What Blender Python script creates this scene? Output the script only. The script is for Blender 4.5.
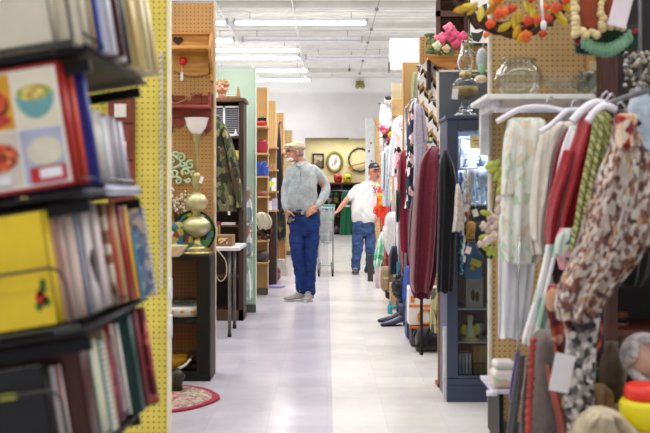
import bpy, bmesh, math, random
from mathutils import Vector, Matrix, noise
C = bpy.context.scene.collection
for o in list(bpy.data.objects): bpy.data.objects.remove(o)
random.seed(7)
PI = math.pi
# ---------------------------------------------------------------- camera
F = 903.0; VX = 327.0; VY = 195.0; CH = 1.17
cam_d = bpy.data.cameras.new('camera'); cam = bpy.data.objects.new('camera', cam_d); C.objects.link(cam)
cam.location = (0, 0, CH); cam.rotation_euler = (PI/2, 0, 0)
cam_d.sensor_width = 36; cam_d.lens = 36*F/650
cam_d.shift_x = -(VX-325)/650; cam_d.shift_y = -(216.5-VY)/650
cam_d.clip_start = .05; cam_d.clip_end = 200
cam_d.dof.use_dof = True; cam_d.dof.focus_distance = 10.0; cam_d.dof.aperture_fstop = 3.3
S = bpy.context.scene
S.camera = cam
S.view_settings.view_transform = 'Standard'; S.view_settings.look = 'None'
S.view_settings.gamma = 1; S.view_settings.use_curve_mapping = False
S.view_settings.exposure = 0.08
w = bpy.data.worlds.new('world'); S.world = w; w.use_nodes = True
w.node_tree.nodes['Background'].inputs[0].default_value = (.93, .95, 1, 1)
w.node_tree.nodes['Background'].inputs[1].default_value = .5
def area(name, loc, sx, sy, power, col=(1, .98, .95), rot=(0, 0, 0)):
    l = bpy.data.lights.new(name, 'AREA'); l.shape = 'RECTANGLE'; l.size = sx; l.size_y = sy
    l.energy = power; l.color = col
    o = bpy.data.objects.new(name, l); C.objects.link(o); o.location = loc; o.rotation_euler = rot
    return o
# rows of ceiling tubes above and behind the camera (all out of the frame)
for y, e in ((-2.5, 50), (0, 80), (2.5, 110), (5, 160), (7.5, 210), (10, 250), (12.5, 290)):
    area('ceiling_row_light', (-.8, y, 4.28), 11, .35, e, (1, .985, .97))

# broad upward fills, added to brighten the ceiling in place of tube spill
area('ceiling_fill_near', (-.5, 4.5, 4.1), 14, 17, 290, (1, .985, .97), (PI, 0, 0))
area('ceiling_fill_far', (-.2, 19.6, 4.05), 9, 12, 165, (1, .985, .95), (PI, 0, 0))
# the deeper rows hang in the frame: small lights along the tubes' undersides
for y, xa, xb in ((16.4, -4.2, -1.8), (16.4, -1.7, .7), (18.3, -4.2, -1.9), (20.5, -2.9, -.6), (22.7, -2.8, -.5), (19.4, -1.4, -.6), (24.6, -2.6, -.4)):
    area('tube_light', ((xa+xb)/2, y, 4.30), xb-xa, .09, 85, (1, .98, .93))

# ---------------------------------------------------------------- helpers
def P(px, py, d): return Vector(((px-VX)/F*d, d, CH+(VY-py)/F*d))
def lin(h):
    if isinstance(h, str):
        h = h.lstrip('#'); c = [int(h[i:i+2], 16)/255 for i in (0, 2, 4)]
    else: c = h
    return tuple([(x/12.92 if x <= .04045 else ((x+.055)/1.055)**2.4) for x in c] + [1])
MC = {}
def nodes(name):
    m = bpy.data.materials.new(name); m.use_nodes = True
    nt = m.node_tree; b = nt.nodes['Principled BSDF']
    return m, nt, b
def coord(nt, scale=(1, 1, 1), rot=(0, 0, 0), kind='Object'):
    t = nt.nodes.new('ShaderNodeTexCoord'); mp = nt.nodes.new('ShaderNodeMapping')
    mp.inputs['Scale'].default_value = scale; mp.inputs['Rotation'].default_value = rot
    nt.links.new(t.outputs[kind], mp.inputs[0]); return mp.outputs[0]
def ramp(nt, fac, cols, const=False):
    r = nt.nodes.new('ShaderNodeValToRGB'); cr = r.color_ramp
    if const: cr.interpolation = 'CONSTANT'
    n = len(cols)
    while len(cr.elements) < n: cr.elements.new(.5)
    for i, c in enumerate(cols):
        if isinstance(c, tuple) and len(c) == 2: pos, c = c
        else: pos = i/n if const else i/max(1, n-1)
        cr.elements[i].position = pos; cr.elements[i].color = lin(c)
    nt.links.new(fac, r.inputs[0]); return r.outputs[0]
def bump(nt, b, h, dist, strength=1):
    n = nt.nodes.new('ShaderNodeBump'); n.inputs['Distance'].default_value = dist; n.inputs['Strength'].default_value = strength
    nt.links.new(h, n.inputs['Height']); nt.links.new(n.outputs[0], b.inputs['Normal'])
def mix(nt, fac, a, b):
    m = nt.nodes.new('ShaderNodeMix'); m.data_type = 'RGBA'
    if isinstance(fac, float): m.inputs[0].default_value = fac
    else: nt.links.new(fac, m.inputs[0])
    for v, s in ((a, m.inputs[6]), (b, m.inputs[7])):
        if isinstance(v, (str, tuple)): s.default_value = lin(v)
        else: nt.links.new(v, s)
    return m.outputs[2]
def shade(h, k):
    h = h.lstrip('#'); return '#' + ''.join('%02x' % max(0, min(255, int(int(h[i:i+2], 16)*k))) for i in (0, 2, 4))
def plain(col, rough=.6, metal=0, var=.12, scale=12, bmp=0, spec=.5, sheen=0, coat=0):
    k = ('p', col, rough, metal, var, scale, bmp, spec, sheen, coat)
    if k in MC: return MC[k]
    m, nt, b = nodes('paint_%d' % len(MC)); MC[k] = m
    n = nt.nodes.new('ShaderNodeTexNoise'); n.inputs['Scale'].default_value = scale; n.inputs['Detail'].default_value = 4
    nt.links.new(coord(nt), n.inputs['Vector'])
    c = ramp(nt, n.outputs['Fac'], [(.3, shade(col, 1-var)), (.7, shade(col, 1+var*.6))])
    nt.links.new(c, b.inputs['Base Color'])
    b.inputs['Roughness'].default_value = rough; b.inputs['Metallic'].default_value = metal
    b.inputs['Specular IOR Level'].default_value = spec
    if sheen: b.inputs['Sheen Weight'].default_value = sheen
    if coat: b.inputs['Coat Weight'].default_value = coat; b.inputs['Coat Roughness'].default_value = .1
    if bmp: bump(nt, b, n.outputs['Fac'], bmp)
    return m
def cloth(col, rough=.9, scale=60, var=.14, bmp=.004): return plain(col, rough, 0, var, scale, bmp, .2, .3)
def wood(c1, c2=None, scale=1.0, axis=2, rough=.45, coat=0):
    k = ('w', c1, c2, scale, axis, rough)
    if k in MC: return MC[k]
    c2 = c2 or shade(c1, .68)
    m, nt, b = nodes('wood_%d' % len(MC)); MC[k] = m
    s = [14*scale]*3; s[axis] = 1.2*scale
    n = nt.nodes.new('ShaderNodeTexNoise'); n.inputs['Scale'].default_value = 3; n.inputs['Detail'].default_value = 6; n.inputs['Distortion'].default_value = .6
    nt.links.new(coord(nt, tuple(s)), n.inputs['Vector'])
    nt.links.new(ramp(nt, n.outputs['Fac'], [(.3, c2), (.62, c1)]), b.inputs['Base Color'])
    b.inputs['Roughness'].default_value = rough; bump(nt, b, n.outputs['Fac'], .001)
    b.inputs['Coat Weight'].default_value = coat
    return m
def peg(col, hole, rough=.7, ax='x', ramt=.0038):
    k = ('g', col, hole, ax, ramt)
    if k in MC: return MC[k]
    m, nt, b = nodes('pegboard_%d' % len(MC)); MC[k] = m
    t = nt.nodes.new('ShaderNodeTexCoord'); sx = nt.nodes.new('ShaderNodeSeparateXYZ'); nt.links.new(t.outputs['Object'], sx.inputs[0])
    def mth(op, a, b_=None, c_=None):
        n = nt.nodes.new('ShaderNodeMath'); n.operation = op
        for i, v in enumerate((a, b_, c_)):
            if v is None: continue
            if isinstance(v, (int, float)): n.inputs[i].default_value = v
            else: nt.links.new(v, n.inputs[i])
        return n.outputs[0]
    def cell(o): return mth('SUBTRACT', mth('FRACT', mth('DIVIDE', o, .0254)), .5)
    u = cell(sx.outputs[0 if ax == 'x' else 1]); v = cell(sx.outputs[2])
    r2 = mth('ADD', mth('MULTIPLY', u, u), mth('MULTIPLY', v, v))
    h = mth('LESS_THAN', r2, (ramt/.0254)**2)
    n = nt.nodes.new('ShaderNodeTexNoise'); n.inputs['Scale'].default_value = 4; n.inputs['Detail'].default_value = 5
    nt.links.new(t.outputs['Object'], n.inputs['Vector'])
    base = ramp(nt, n.outputs['Fac'], [(.3, shade(col, .93)), (.7, shade(col, 1.04))])
    nt.links.new(mix(nt, h, base, hole), b.inputs['Base Color']); b.inputs['Roughness'].default_value = rough
    return m
def pattern(cols, scale=20, rough=.85, stretch=(1, 1, 1), dist=.0, bmp=0, smooth=False):
    k = ('v', tuple(cols), scale, rough, stretch, dist, bmp)
    if k in MC: return MC[k]
    m, nt, b = nodes('print_%d' % len(MC)); MC[k] = m
    v = nt.nodes.new('ShaderNodeTexVoronoi'); v.inputs['Scale'].default_value = scale
    co = coord(nt, stretch)
    if dist:
        n = nt.nodes.new('ShaderNodeTexNoise'); n.inputs['Scale'].default_value = scale*.9; nt.links.new(co, n.inputs['Vector'])
        ad = nt.nodes.new('ShaderNodeVectorMath'); ad.operation = 'MULTIPLY_ADD'; ad.inputs[1].default_value = (dist,)*3
        nt.links.new(n.outputs['Color'], ad.inputs[0]); nt.links.new(co, ad.inputs[2]); co = ad.outputs[0]
    nt.links.new(co, v.inputs['Vector'])
    sp = nt.nodes.new('ShaderNodeSeparateColor'); nt.links.new(v.outputs['Color'], sp.inputs[0])
    nt.links.new(ramp(nt, sp.outputs[0], list(cols), True), b.inputs['Base Color'])
    b.inputs['Roughness'].default_value = rough
    if bmp: bump(nt, b, v.outputs['Distance'], bmp)
    return m
def stripes(cols, period, axis=0, rough=.8, rot=(0, 0, 0)):
    k = ('s', tuple(cols), period, axis, rot)
    if k in MC: return MC[k]
    m, nt, b = nodes('stripe_%d' % len(MC)); MC[k] = m
    sx = nt.nodes.new('ShaderNodeSeparateXYZ'); nt.links.new(coord(nt, rot=rot), sx.inputs[0])
    d = nt.nodes.new('ShaderNodeMath'); d.operation = 'DIVIDE'; nt.links.new(sx.outputs[axis], d.inputs[0]); d.inputs[1].default_value = period
    f = nt.nodes.new('ShaderNodeMath'); f.operation = 'FRACT'; nt.links.new(d.outputs[0], f.inputs[0])
    nt.links.new(ramp(nt, f.outputs[0], list(cols), True), b.inputs['Base Color']); b.inputs['Roughness'].default_value = rough
    return m
def glass(col='#ffffff', rough=.02, ior=1.45):
    k = ('gl', col, rough)
    if k in MC: return MC[k]
    m, nt, b = nodes('glass_%d' % len(MC)); MC[k] = m
    b.inputs['Base Color'].default_value = lin(col); b.inputs['Roughness'].default_value = rough
    b.inputs['Transmission Weight'].default_value = 1; b.inputs['IOR'].default_value = ior
    return m
def pane(col='#f2f6f8'):
    k = ('pn', col)
    if k in MC: return MC[k]
    m, nt, b = nodes('pane_%d' % len(MC)); MC[k] = m
    tr = nt.nodes.new('ShaderNodeBsdfTransparent'); gl = nt.nodes.new('ShaderNodeBsdfGlossy'); mx = nt.nodes.new('ShaderNodeMixShader')
    lw = nt.nodes.new('ShaderNodeLayerWeight'); pw = nt.nodes.new('ShaderNodeMath'); pw.operation = 'POWER'; pw.inputs[1].default_value = 3
    nt.links.new(lw.outputs['Facing'], pw.inputs[0]); fr = nt.nodes.new('ShaderNodeMath'); fr.operation = 'MULTIPLY_ADD'; fr.inputs[1].default_value = .55; fr.inputs[2].default_value = .05; nt.links.new(pw.outputs[0], fr.inputs[0])
    tr.inputs[0].default_value = lin(col); gl.inputs['Roughness'].default_value = .02
    nt.links.new(fr.outputs[0], mx.inputs[0]); nt.links.new(tr.outputs[0], mx.inputs[1]); nt.links.new(gl.outputs[0], mx.inputs[2])
    nt.links.new(mx.outputs[0], nt.nodes['Material Output'].inputs[0]); return m
def glow(col, s):
    k = ('e', col, s)
    if k in MC: return MC[k]
    m, nt, b = nodes('glow_%d' % len(MC)); MC[k] = m
    b.inputs['Base Color'].default_value = lin(col); b.inputs['Emission Color'].default_value = lin(col); b.inputs['Emission Strength'].default_value = s
    return m
def catmull(pts, n):
    out = []; L = len(pts)
    for i in range(L-1):
        p0 = pts[max(i-1, 0)]; p1 = pts[i]; p2 = pts[i+1]; p3 = pts[min(i+2, L-1)]
        for k in range(n):
            t = k/n; out.append(tuple(.5*((2*b_)+(-a+c)*t+(2*a-5*b_+4*c-d)*t*t+(-a+3*b_-3*c+d)*t**3) for a, b_, c, d in zip(p0, p1, p2, p3)))
    out.append(tuple(pts[-1])); return out
class G:
    """mesh collector in world (or self.T local) coordinates"""
    def __init__(s): s.bm = bmesh.new(); s.T = Matrix(); s.mi = 0; s.sm = False
    def at(s, T): s.T = T; return s
    def m(s, i): s.mi = i; return s
    def v(s, p): return s.bm.verts.new(s.T @ Vector(p))
    def f(s, vs, smooth=None):
        try: fc = s.bm.faces.new(vs)
        except ValueError: return
        fc.material_index = s.mi; fc.smooth = s.sm if smooth is None else smooth
        return fc
    def box(s, c, d, rot=None):
        M = Matrix.Translation(Vector(c))
        if rot: M = M @ Matrix.Rotation(rot[2], 4, 'Z') @ Matrix.Rotation(rot[1], 4, 'Y') @ Matrix.Rotation(rot[0], 4, 'X')
        vs = [s.v(M @ Vector((x*d[0]/2, y*d[1]/2, z*d[2]/2))) for x in (-1, 1) for y in (-1, 1) for z in (-1, 1)]
        for q in ((0, 1, 3, 2), (4, 6, 7, 5), (0, 4, 5, 1), (2, 3, 7, 6), (0, 2, 6, 4), (1, 5, 7, 3)): s.f([vs[i] for i in q], False)
        return s
    def bb(s, x0, x1, y0, y1, z0, z1): return s.box(((x0+x1)/2, (y0+y1)/2, (z0+z1)/2), (abs(x1-x0), abs(y1-y0), abs(z1-z0)))
    def rings(s, rs, cap=True, smooth=True, close=False):
        R = [[s.v(p) for p in r] for r in rs]; n = len(R[0])
        for a, b in zip(R, R[1:]+([R[0]] if close else [])):
            for i in range(n): s.f([a[i], a[(i+1) % n], b[(i+1) % n], b[i]], smooth)
        if cap and not close: s.f(R[0][::-1], False); s.f(R[-1], False)
        return s
    def tube(s, pts, r, n=8, cap=True, close=False):
        pts = [Vector(p) for p in pts]; rr = r if isinstance(r, (list, tuple)) else [r]*len(pts); rs = []; L = len(pts); up = None
        for i, p in enumerate(pts):
            if close: t = pts[(i+1) % L]-pts[i-1]
            else: t = pts[min(i+1, L-1)]-pts[max(i-1, 0)]
            t.normalize()
            if up is None: up = Vector((0, 0, 1)) if abs(t.z) < .9 else Vector((0, 1, 0))
            a = t.cross(up).normalized(); b = a.cross(t).normalized(); up = b
            rs.append([p+(a*math.cos(2*PI*k/n)+b*math.sin(2*PI*k/n))*rr[i] for k in range(n)])
        return s.rings(rs, cap, True, close)
    def cyl(s, p0, p1, r, r1=None, n=14): return s.tube([p0, p1], [r, r if r1 is None else r1], n)
    def lathe(s, prof, c, n=24, sx=1, sy=1):
        c = Vector(c); rs = [[c+Vector((max(r, 1e-4)*sx*math.cos(2*PI*k/n), max(r, 1e-4)*sy*math.sin(2*PI*k/n), z)) for k in range(n)] for r, z in prof]
        return s.rings(rs)
    def ball(s, c, r, n=14, rot=None):
        r = r if isinstance(r, (tuple, list)) else (r, r, r); c = Vector(c)
        M = rot if rot is not None else Matrix.Identity(3)
        m = max(5, n//2+1); rs = []
        for j in range(m+1):
            a = -PI/2+PI*j/m; cr = max(math.cos(a), .01)
            rs.append([c+M @ Vector((r[0]*cr*math.cos(2*PI*k/n), r[1]*cr*math.sin(2*PI*k/n), r[2]*math.sin(a))) for k in range(n)])
        return s.rings(rs)
    def prism(s, poly, y0, y1, smooth=False):
        """poly of (x,z), extruded along y"""
        a = [s.v((x, y0, z)) for x, z in poly]; b = [s.v((x, y1, z)) for x, z in poly]; n = len(poly)
        s.f(a, False); s.f(b[::-1], False)
        for i in range(n): s.f([a[i], b[i], b[(i+1) % n], a[(i+1) % n]], smooth)
        return s
    def drape(s, rows, d, th, folds=5, amp=.25, yaw=0, seed=0, n=40, sub=5, dd=0):
        """hanging cloth: rows (py, px_left, px_right[, depth_shift]); closed folded cross-section"""
        rows = [tuple(r)+((0,) if len(r) == 3 else ()) for r in rows]
        rr = catmull(rows, sub); rs = []; N = len(rr)
        for j, (py, xl, xr, ds) in enumerate(rr):
            t = j/(N-1); A = P(xl, py, d+ds); B = P(xr, py, d+ds); cx = (A.x+B.x)/2; hw = max(abs(B.x-A.x)/2, .004); z = A.z
            tt = th*min(1, .35+.65*math.sin(min(1, t*4)*PI/2)); ring = []
            for k in range(n):
                a = 2*PI*k/n; u = math.cos(a); q = math.sin(a)
                ph = seed*1.7+math.sin(t*3+seed)*.7
                fo = math.sin(folds*u*2.2+ph)*.6+math.sin(folds*u*3.7+ph*2+t*2)*.4
                g = .35+.65*t
                y = d+ds+q*tt/2*(1-.25*u*u)+fo*amp*tt*g*(.6 if q > 0 else 1)
                x = cx+u*hw*(1+.03*math.sin(t*9+seed))
                y += yaw*(x-cx)
                zz = z+(.006*math.sin(6*u+seed)*(j == N-1 or j == N-2))
                ring.append((x, y, zz))
            rs.append(ring)
        return s.rings(rs)
    def done(s, name, mats, parent=None, base=(0, 0, 0), bevel=0, wrap=False):
        bmesh.ops.recalc_face_normals(s.bm, faces=s.bm.faces[:])
        base = Vector(base)
        for v in s.bm.verts: v.co -= base
        me = bpy.data.meshes.new(name); s.bm.to_mesh(me); s.bm.free()
        for m_ in (mats if isinstance(mats, (list, tuple)) else [mats]): me.materials.append(m_)
        o = bpy.data.objects.new(name, me); C.objects.link(o)
        if parent is not None: o.parent = parent
        else: o.location = base
        if bevel:
            b = o.modifiers.new('bevel', 'BEVEL'); b.width = bevel; b.segments = 2; b.limit_method = 'ANGLE'; b.angle_limit = .7
        return o
def tag(o, label, cat, group=None, kind=None):
    o['label'] = label; o['category'] = cat
    if group: o['group'] = group
    if kind: o['kind'] = kind
    return o
class Thing:
    def __init__(s, name, base, label, cat, group=None):
        s.base = Vector(base); s.o = bpy.data.objects.new(name, None); C.objects.link(s.o); s.o.location = s.base
        s.o.empty_display_size = .1; tag(s.o, label, cat, group)
    def part(s, name, g, mats, parent=None, bevel=0, label=None):
        o = g.done(name, mats, parent or s.o, s.base, bevel)
        if label: o['label'] = label
        return o
def solo(name, g, mats, base, label, cat, group=None, bevel=0):
    return tag(g.done(name, mats, None, base, bevel), label, cat, group)
def struct(name, g, mats, bevel=0):
    o = g.done(name, mats, None, (0, 0, 0), bevel); o['kind'] = 'structure'; return o

# materials
blackm = plain('#0d0d0f', .5, spec=.3); whitem = plain('#e9e9ee', .4, var=.04); chrome = plain('#b9bcc2', .25, .9, var=.05)
steel = plain('#8d9096', .35, .8, var=.08); peg_brown = peg('#b98d56', '#3d2814'); peg_yellow = peg('#e6d25c', '#6b5420')
peg_green = peg('#c6dcc9', '#356b50', ramt=.0052); peg_cream = peg('#dccfae', '#6a5a38', ramt=.005); peg_tan = peg('#c6a56c', '#4a3518', ramt=.0052); peg_far = peg('#b98d56', '#33200f', ramt=.0052)
raw = wood('#c89c5f', '#a97b43', axis=2, rough=.6); darkwood = wood('#3a2016', '#1f100b'); redwood = wood('#7b3325', '#4a1a12')
walnut = wood('#56371f', '#2e1c0f'); ivory = plain('#e5dfcf', .6, var=.06)

# ---------------------------------------------------------------- setting
m, nt, b = nodes('floor_tile')
t = nt.nodes.new('ShaderNodeTexCoord'); sx = nt.nodes.new('ShaderNodeSeparateXYZ'); nt.links.new(t.outputs['Object'], sx.inputs[0])
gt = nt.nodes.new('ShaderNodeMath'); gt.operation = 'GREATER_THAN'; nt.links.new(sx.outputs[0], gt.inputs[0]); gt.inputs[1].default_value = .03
br = nt.nodes.new('ShaderNodeTexBrick'); br.offset = 0; br.inputs['Scale'].default_value = 1; br.inputs['Brick Width'].default_value = .305; br.inputs['Row Height'].default_value = .305
br.inputs['Mortar Size'].default_value = .0015; br.inputs['Color1'].default_value = (1, 1, 1, 1); br.inputs['Color2'].default_value = (.9, .9, .91, 1); br.inputs['Mortar'].default_value = (.84, .83, .84, 1)
mpf = coord(nt); nt.links.new(mpf, br.inputs['Vector'])
n = nt.nodes.new('ShaderNodeTexNoise'); n.inputs['Scale'].default_value = 1.6; n.inputs['Detail'].default_value = 9; n.inputs['Roughness'].default_value = .7; nt.links.new(t.outputs['Object'], n.inputs['Vector'])
dirt = ramp(nt, n.outputs['Fac'], [(.3, '#e9e6e7'), (.6, '#ffffff')])
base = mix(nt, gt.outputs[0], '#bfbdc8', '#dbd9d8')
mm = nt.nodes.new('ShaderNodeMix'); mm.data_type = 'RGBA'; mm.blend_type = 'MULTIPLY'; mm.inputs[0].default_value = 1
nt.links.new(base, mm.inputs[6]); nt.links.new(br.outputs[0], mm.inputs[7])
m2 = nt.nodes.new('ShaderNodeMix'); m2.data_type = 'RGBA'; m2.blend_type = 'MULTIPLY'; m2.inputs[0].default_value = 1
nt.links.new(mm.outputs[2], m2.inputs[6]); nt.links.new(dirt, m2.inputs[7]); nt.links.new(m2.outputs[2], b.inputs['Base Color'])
rr = ramp(nt, n.outputs['Fac'], [(.3, (.54,)*3), (.7, (.51,)*3)]); nt.links.new(rr, b.inputs['Roughness'])
b.inputs['Specular IOR Level'].default_value = .42
floor_m = m
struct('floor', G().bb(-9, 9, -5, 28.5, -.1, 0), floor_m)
wallw = plain('#f3f3f5', .8, var=.02, scale=2); wally = plain('#e6dcae', .85, var=.03, scale=3); ceilm = plain('#d3d2cf', .6, var=.05, scale=3)
# ceiling of ribbed steel deck
g = G(); zc = 4.5; poly = []; y = -5
while y < 25.9:
    poly += [(y, zc), (y+.10, zc), (y+.13, zc+.04), (y+.23, zc+.04), (y+.26, zc)]; y += .30
a = [g.v((-9, yy, zz)) for yy, zz in poly]; c = [g.v((9, yy, zz)) for yy, zz in poly]
for i in range(len(poly)-1): g.f([a[i], a[i+1], c[i+1], c[i]])
g.bb(-9, 9, -5, 26, zc+.06, zc+.1)
struct('ceiling', g, ceilm)
BW = 25.7
g = G(); g.bb(-9, -.62, BW, BW+.15, 0, 4.56); g.bb(1.1, 9, BW, BW+.15, 0, 4.56); g.bb(-.62, 1.1, BW, BW+.15, 2.78, 4.56)
struct('wall_back', g, wallw)
struct('wall_alcove', G().bb(-2.5, 3, BW+1.6, BW+1.7, 0, 2.9), wally)
struct('wall_alcove_left', G().bb(-2.6, -2.5, BW+.15, BW+1.7, 0, 2.9), wally)
struct('wall_alcove_right', G().bb(3, 3.1, BW+.15, BW+1.7, 0, 2.9), wally)
struct('ceiling_alcove', G().bb(-2.6, 3.1, BW+.15, BW+1.7, 2.9, 3), wallw)
struct('wall_left', G().bb(-9.1, -9, -5, 26, 0, 4.56), wallw); struct('wall_right', G().bb(9, 9.1, -5, 26, 0, 4.56), wallw)
area('alcove_light', (.4, BW+.9, 2.86), 2, .3, 27, (1, .96, .86))
struct('trim_1', G().bb(-.62, .62, BW-.02, BW, 2.75, 2.79), wood('#9c7a4a'))
# roof purlins across the ceiling and conduits along it
for i, y in enumerate((15.6, 17.5, 19.0, 21.6, 23.8)):
    struct('trim_%d' % (i+2), G().bb(-9, 9, y-.03, y+.03, 4.40, 4.5), ceilm)
for k, (x, y0) in enumerate(((-1.85, 14), (-.58, 14), (.86, 14))):
    g = G(); g.cyl((x, y0, 4.37), (x, BW, 4.37), .013 if k < 2 else .006, n=8)
    for yy in (15.6, 17.5, 19.0, 21.6, 23.8): g.bb(x-.03, x+.03, yy-.02, yy+.02, 4.35, 4.41)
    solo('ceiling_conduit', g, plain('#e8e8ea' if k < 2 else '#8a8a88', .5), (x, y0, 4.37),
         ('thin white conduit along the ceiling left of the aisle', 'thin white conduit along the ceiling near its middle', 'thin grey wire along the ceiling right of the lamp ends')[k], 'conduit')
# fluorescent fixtures
tube_on = glow('#fffdf6', 9); tube_off = plain('#d9dae4', .3, var=.03)
def fixture(y, xa, xb, lit, label, z=4.26):
    t = Thing('fluorescent_fixture', ((xa+xb)/2, y, z+.12), label, 'ceiling light', 'fluorescent fixtures on the ceiling')
    g = G(); g.prism([(xa, z+.05), (xb, z+.05), (xb, z+.11), (xa, z+.11)], y-.045, y+.045)
    hs = t.part('housing', g, whitem, bevel=.01)
    for s in (-.035, .035):
        t.part('tube', G().cyl((xa+.04, y+s, z+.028), (xb-.04, y+s, z+.028), .019, n=10), tube_on if lit else tube_off)
    for x in (xa+.015, xb-.015): t.part('end_cap', G().bb(x-.02, x+.02, y-.06, y+.06, z, z+.115), plain('#aeb0b8', .4))
    for x in (xa+.3, xb-.3): t.part('hanger_rod', G().cyl((x, y, z+.11), (x, y, 4.5), .006, n=6), steel)
fixture(16.4, -4.25, -1.80, True, 'lit white twin-tube ceiling fixture, nearest row, at the far left')
fixture(16.4, -1.70, .74, True, 'lit white twin-tube ceiling fixture, nearest row, over the aisle')
fixture(18.3, -4.3, -1.87, True, 'lit white ceiling fixture in the second row, at the far left')
fixture(18.3, -1.72, .72, False, 'unlit grey-white ceiling fixture in the second row over the aisle')
fixture(19.5, -3.7, -.62, True, 'lit short-looking ceiling fixture in the third row')
fixture(20.6, -2.9, -.62, True, 'lit ceiling fixture in the fourth row left of the aisle')
fixture(20.6, -.5, 1.5, False, 'unlit ceiling fixture in the fourth row, right of the middle conduit')
fixture(22.7, -2.95, -.45, True, 'lit ceiling fixture in the fifth row above the green pegboard')
fixture(24.6, -2.6, -.42, True, 'lit ceiling fixture in the farthest row against the white back wall')
for k, (px, py, d) in enumerate(((351.5, 56, 21.0), (349.5, 70, 23), (332, 76, 24.5))):
    p = P(px, py, d); g = G(); g.cyl((p.x, p.y, p.z), (p.x, p.y, 4.5), .006, n=6); g.ball(p, (.035, .035, .05), 10)
    solo('ceiling_sensor', g, plain('#6b6350' if k < 2 else '#cfc9b8', .6), p, ('small dark hook fitting hanging from the ceiling, nearest of two', 'small dark hook fitting hanging from the ceiling nearer the back wall', 'small cream round fitting at the top of the back wall')[k], 'fitting')
p = P(360, 84, 25.45); g = G(); g.box((p.x, p.y+.1, p.z+.05), (.22, .12, .10)); g.ball((p.x-.07, p.y, p.z-.06), .07); g.ball((p.x+.07, p.y, p.z-.06), .07)
solo('emergency_light', g, plain('#8c8750', .5), (p.x, p.y+.16, p.z), 'small olive twin-lamp emergency light high on the white back wall', 'emergency light')
# ---------------------------------------------------------------- left: slanted bookshelf rack by the camera
ROLL = Matrix.Rotation(math.radians(-9), 4, 'Y')
RX = -.50
rack = Thing('book_rack', (-.68, 2.3, 0), 'black slant-shelf book rack running along the left edge of the aisle', 'book rack')
tiers = (1.49, 1.195, .905, .62, .33)
def tierT(z, y=0, dx=0): return Matrix.Translation((RX+dx, y, z)) @ ROLL
for i, z in enumerate(tiers):
    ye = 2.37 if i == 1 else 2.44
    g = G().at(tierT(z-.012)); g.bb(-.30, .004, 1.86, ye, -.012, .0); sh = rack.part('shelf', g, blackm, bevel=.003)
    g = G().at(tierT(z-.012)); g.tube([(.006, 1.84, -.006), (.006, ye+.01, -.006)], .006, 8); g.tube([(.006, 1.84, .022), (.006, ye+.01, .022)], .0025, 6)
    rack.part('shelf_lip', g, plain('#5b5d66', .35, .6) if i == 1 else blackm, parent=sh)
for y in (1.90, 2.40): rack.part('upright', G().bb(-.86, -.82, y-.02, y+.02, 0, 2.0), blackm, bevel=.003)
for y in (1.90, 2.40): rack.part('foot', G().bb(-.86, -.50, y-.025, y+.025, 0, .04), blackm, bevel=.003)
rack.part('back_panel', G().bb(-.89, -.86, 1.88, 2.42, .05, 2.0), blackm)
for i, z in enumerate(tiers):
    for y in (1.90, 2.40):
        g = G().at(tierT(z-.03)); g.bb(-.36, 0, y-.008, y+.008, -.03, -.004)
        rack.part('bracket', g, blackm)
# label strip on the second tier
g = G().at(tierT(1.195-.012)); g.bb(.008, .0105, 2.0, 2.36, -.014, .008)
rack.part('price_strip', g, plain('#cdd3ec', .4), label='pale blue price strip along the second shelf edge')
# rounded wire book ends standing in front of three tiers
def wire_end(z, w_, h_, label):
    pts = [(-.02, 0), (-.02, h_-.03), (-.03, h_-.008), (-.05, h_), (-.28, h_)]
    g = G().at(tierT(z, 1.845, 0)); g.tube([(x, 0, zz) for x, zz in pts], .0035, 8); g.tube([(-.02, 0, 0), (-.28, 0, 0)], .0035, 8)
    g.at(tierT(z, 1.85, 0)); g.bb(-.06, -.02, -.004, .05, -.012, -.0)
    solo('wire_bookend', g, plain('#4a4a44', .4, .5), (RX-.02, 1.85, z), label, 'bookend')
wire_end(1.49, .2, .165, 'thin grey wire bookend in front of the cream binder on the top tier')
wire_end(.905, .2, .125, 'thin wire bookend in front of the yellow binder on the third tier')
wire_end(.62, .2, .16, 'thin wire bookend in front of the black binder on the bottom tier')
page = stripes(['#efe9da', '#d9d2c0', '#f3eee2'], .003, 1)
def book(T, w_, h_, t_, cov, label, name='book', spiral=None, extra=None, cat='book', pg=None):
    """local: right edge x=0 (spine), front face y=0, thickness +y, bottom z=0"""
    base = T @ Vector((-w_/2, t_/2, 0))
    th = Thing(name, base, label, cat)
    g = G().at(T); c_ = .0028
    if spiral:
        g.bb(-w_, -.004, 0, c_, 0, h_); g.bb(-w_, -.004, t_-c_, t_, 0, h_)
    else:
        g.bb(-w_, 0, 0, c_, 0, h_); g.bb(-w_, 0, t_-c_, t_, 0, h_)
        n = 6; poly = [(0, .0), (.004, t_*.25), (.005, t_*.5), (.004, t_*.75), (0, t_), (-.003, t_), (-.003, 0)]
        a = [g.v((x, y, 0)) for x, y in poly]; b_ = [g.v((x, y, h_)) for x, y in poly]
        g.f(a); g.f(b_)
        for i in range(len(poly)): g.f([a[i], a[(i+1) % len(poly)], b_[(i+1) % len(poly)], b_[i]], True)
    cv = th.part('cover', g, cov)
    g = G().at(T); g.bb(-w_+.006, -.004, c_, t_-c_, .003, h_-.003)
    th.part('pages', g, pg or page)
    if spiral:
        g = G().at(T); nn = max(6, int(h_/.0125))
        for i in range(nn):
            z = (i+.5)*h_/nn
            g.tube([(-.004+.006*math.cos(a), t_/2+(t_/2+.003)*math.sin(a), z) for a in [k*PI/4 for k in range(8)]], .0014, 5, close=True)
        th.part('spiral_binding', g, spiral)
    if extra: extra(th, cv, T)
    return th
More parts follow.
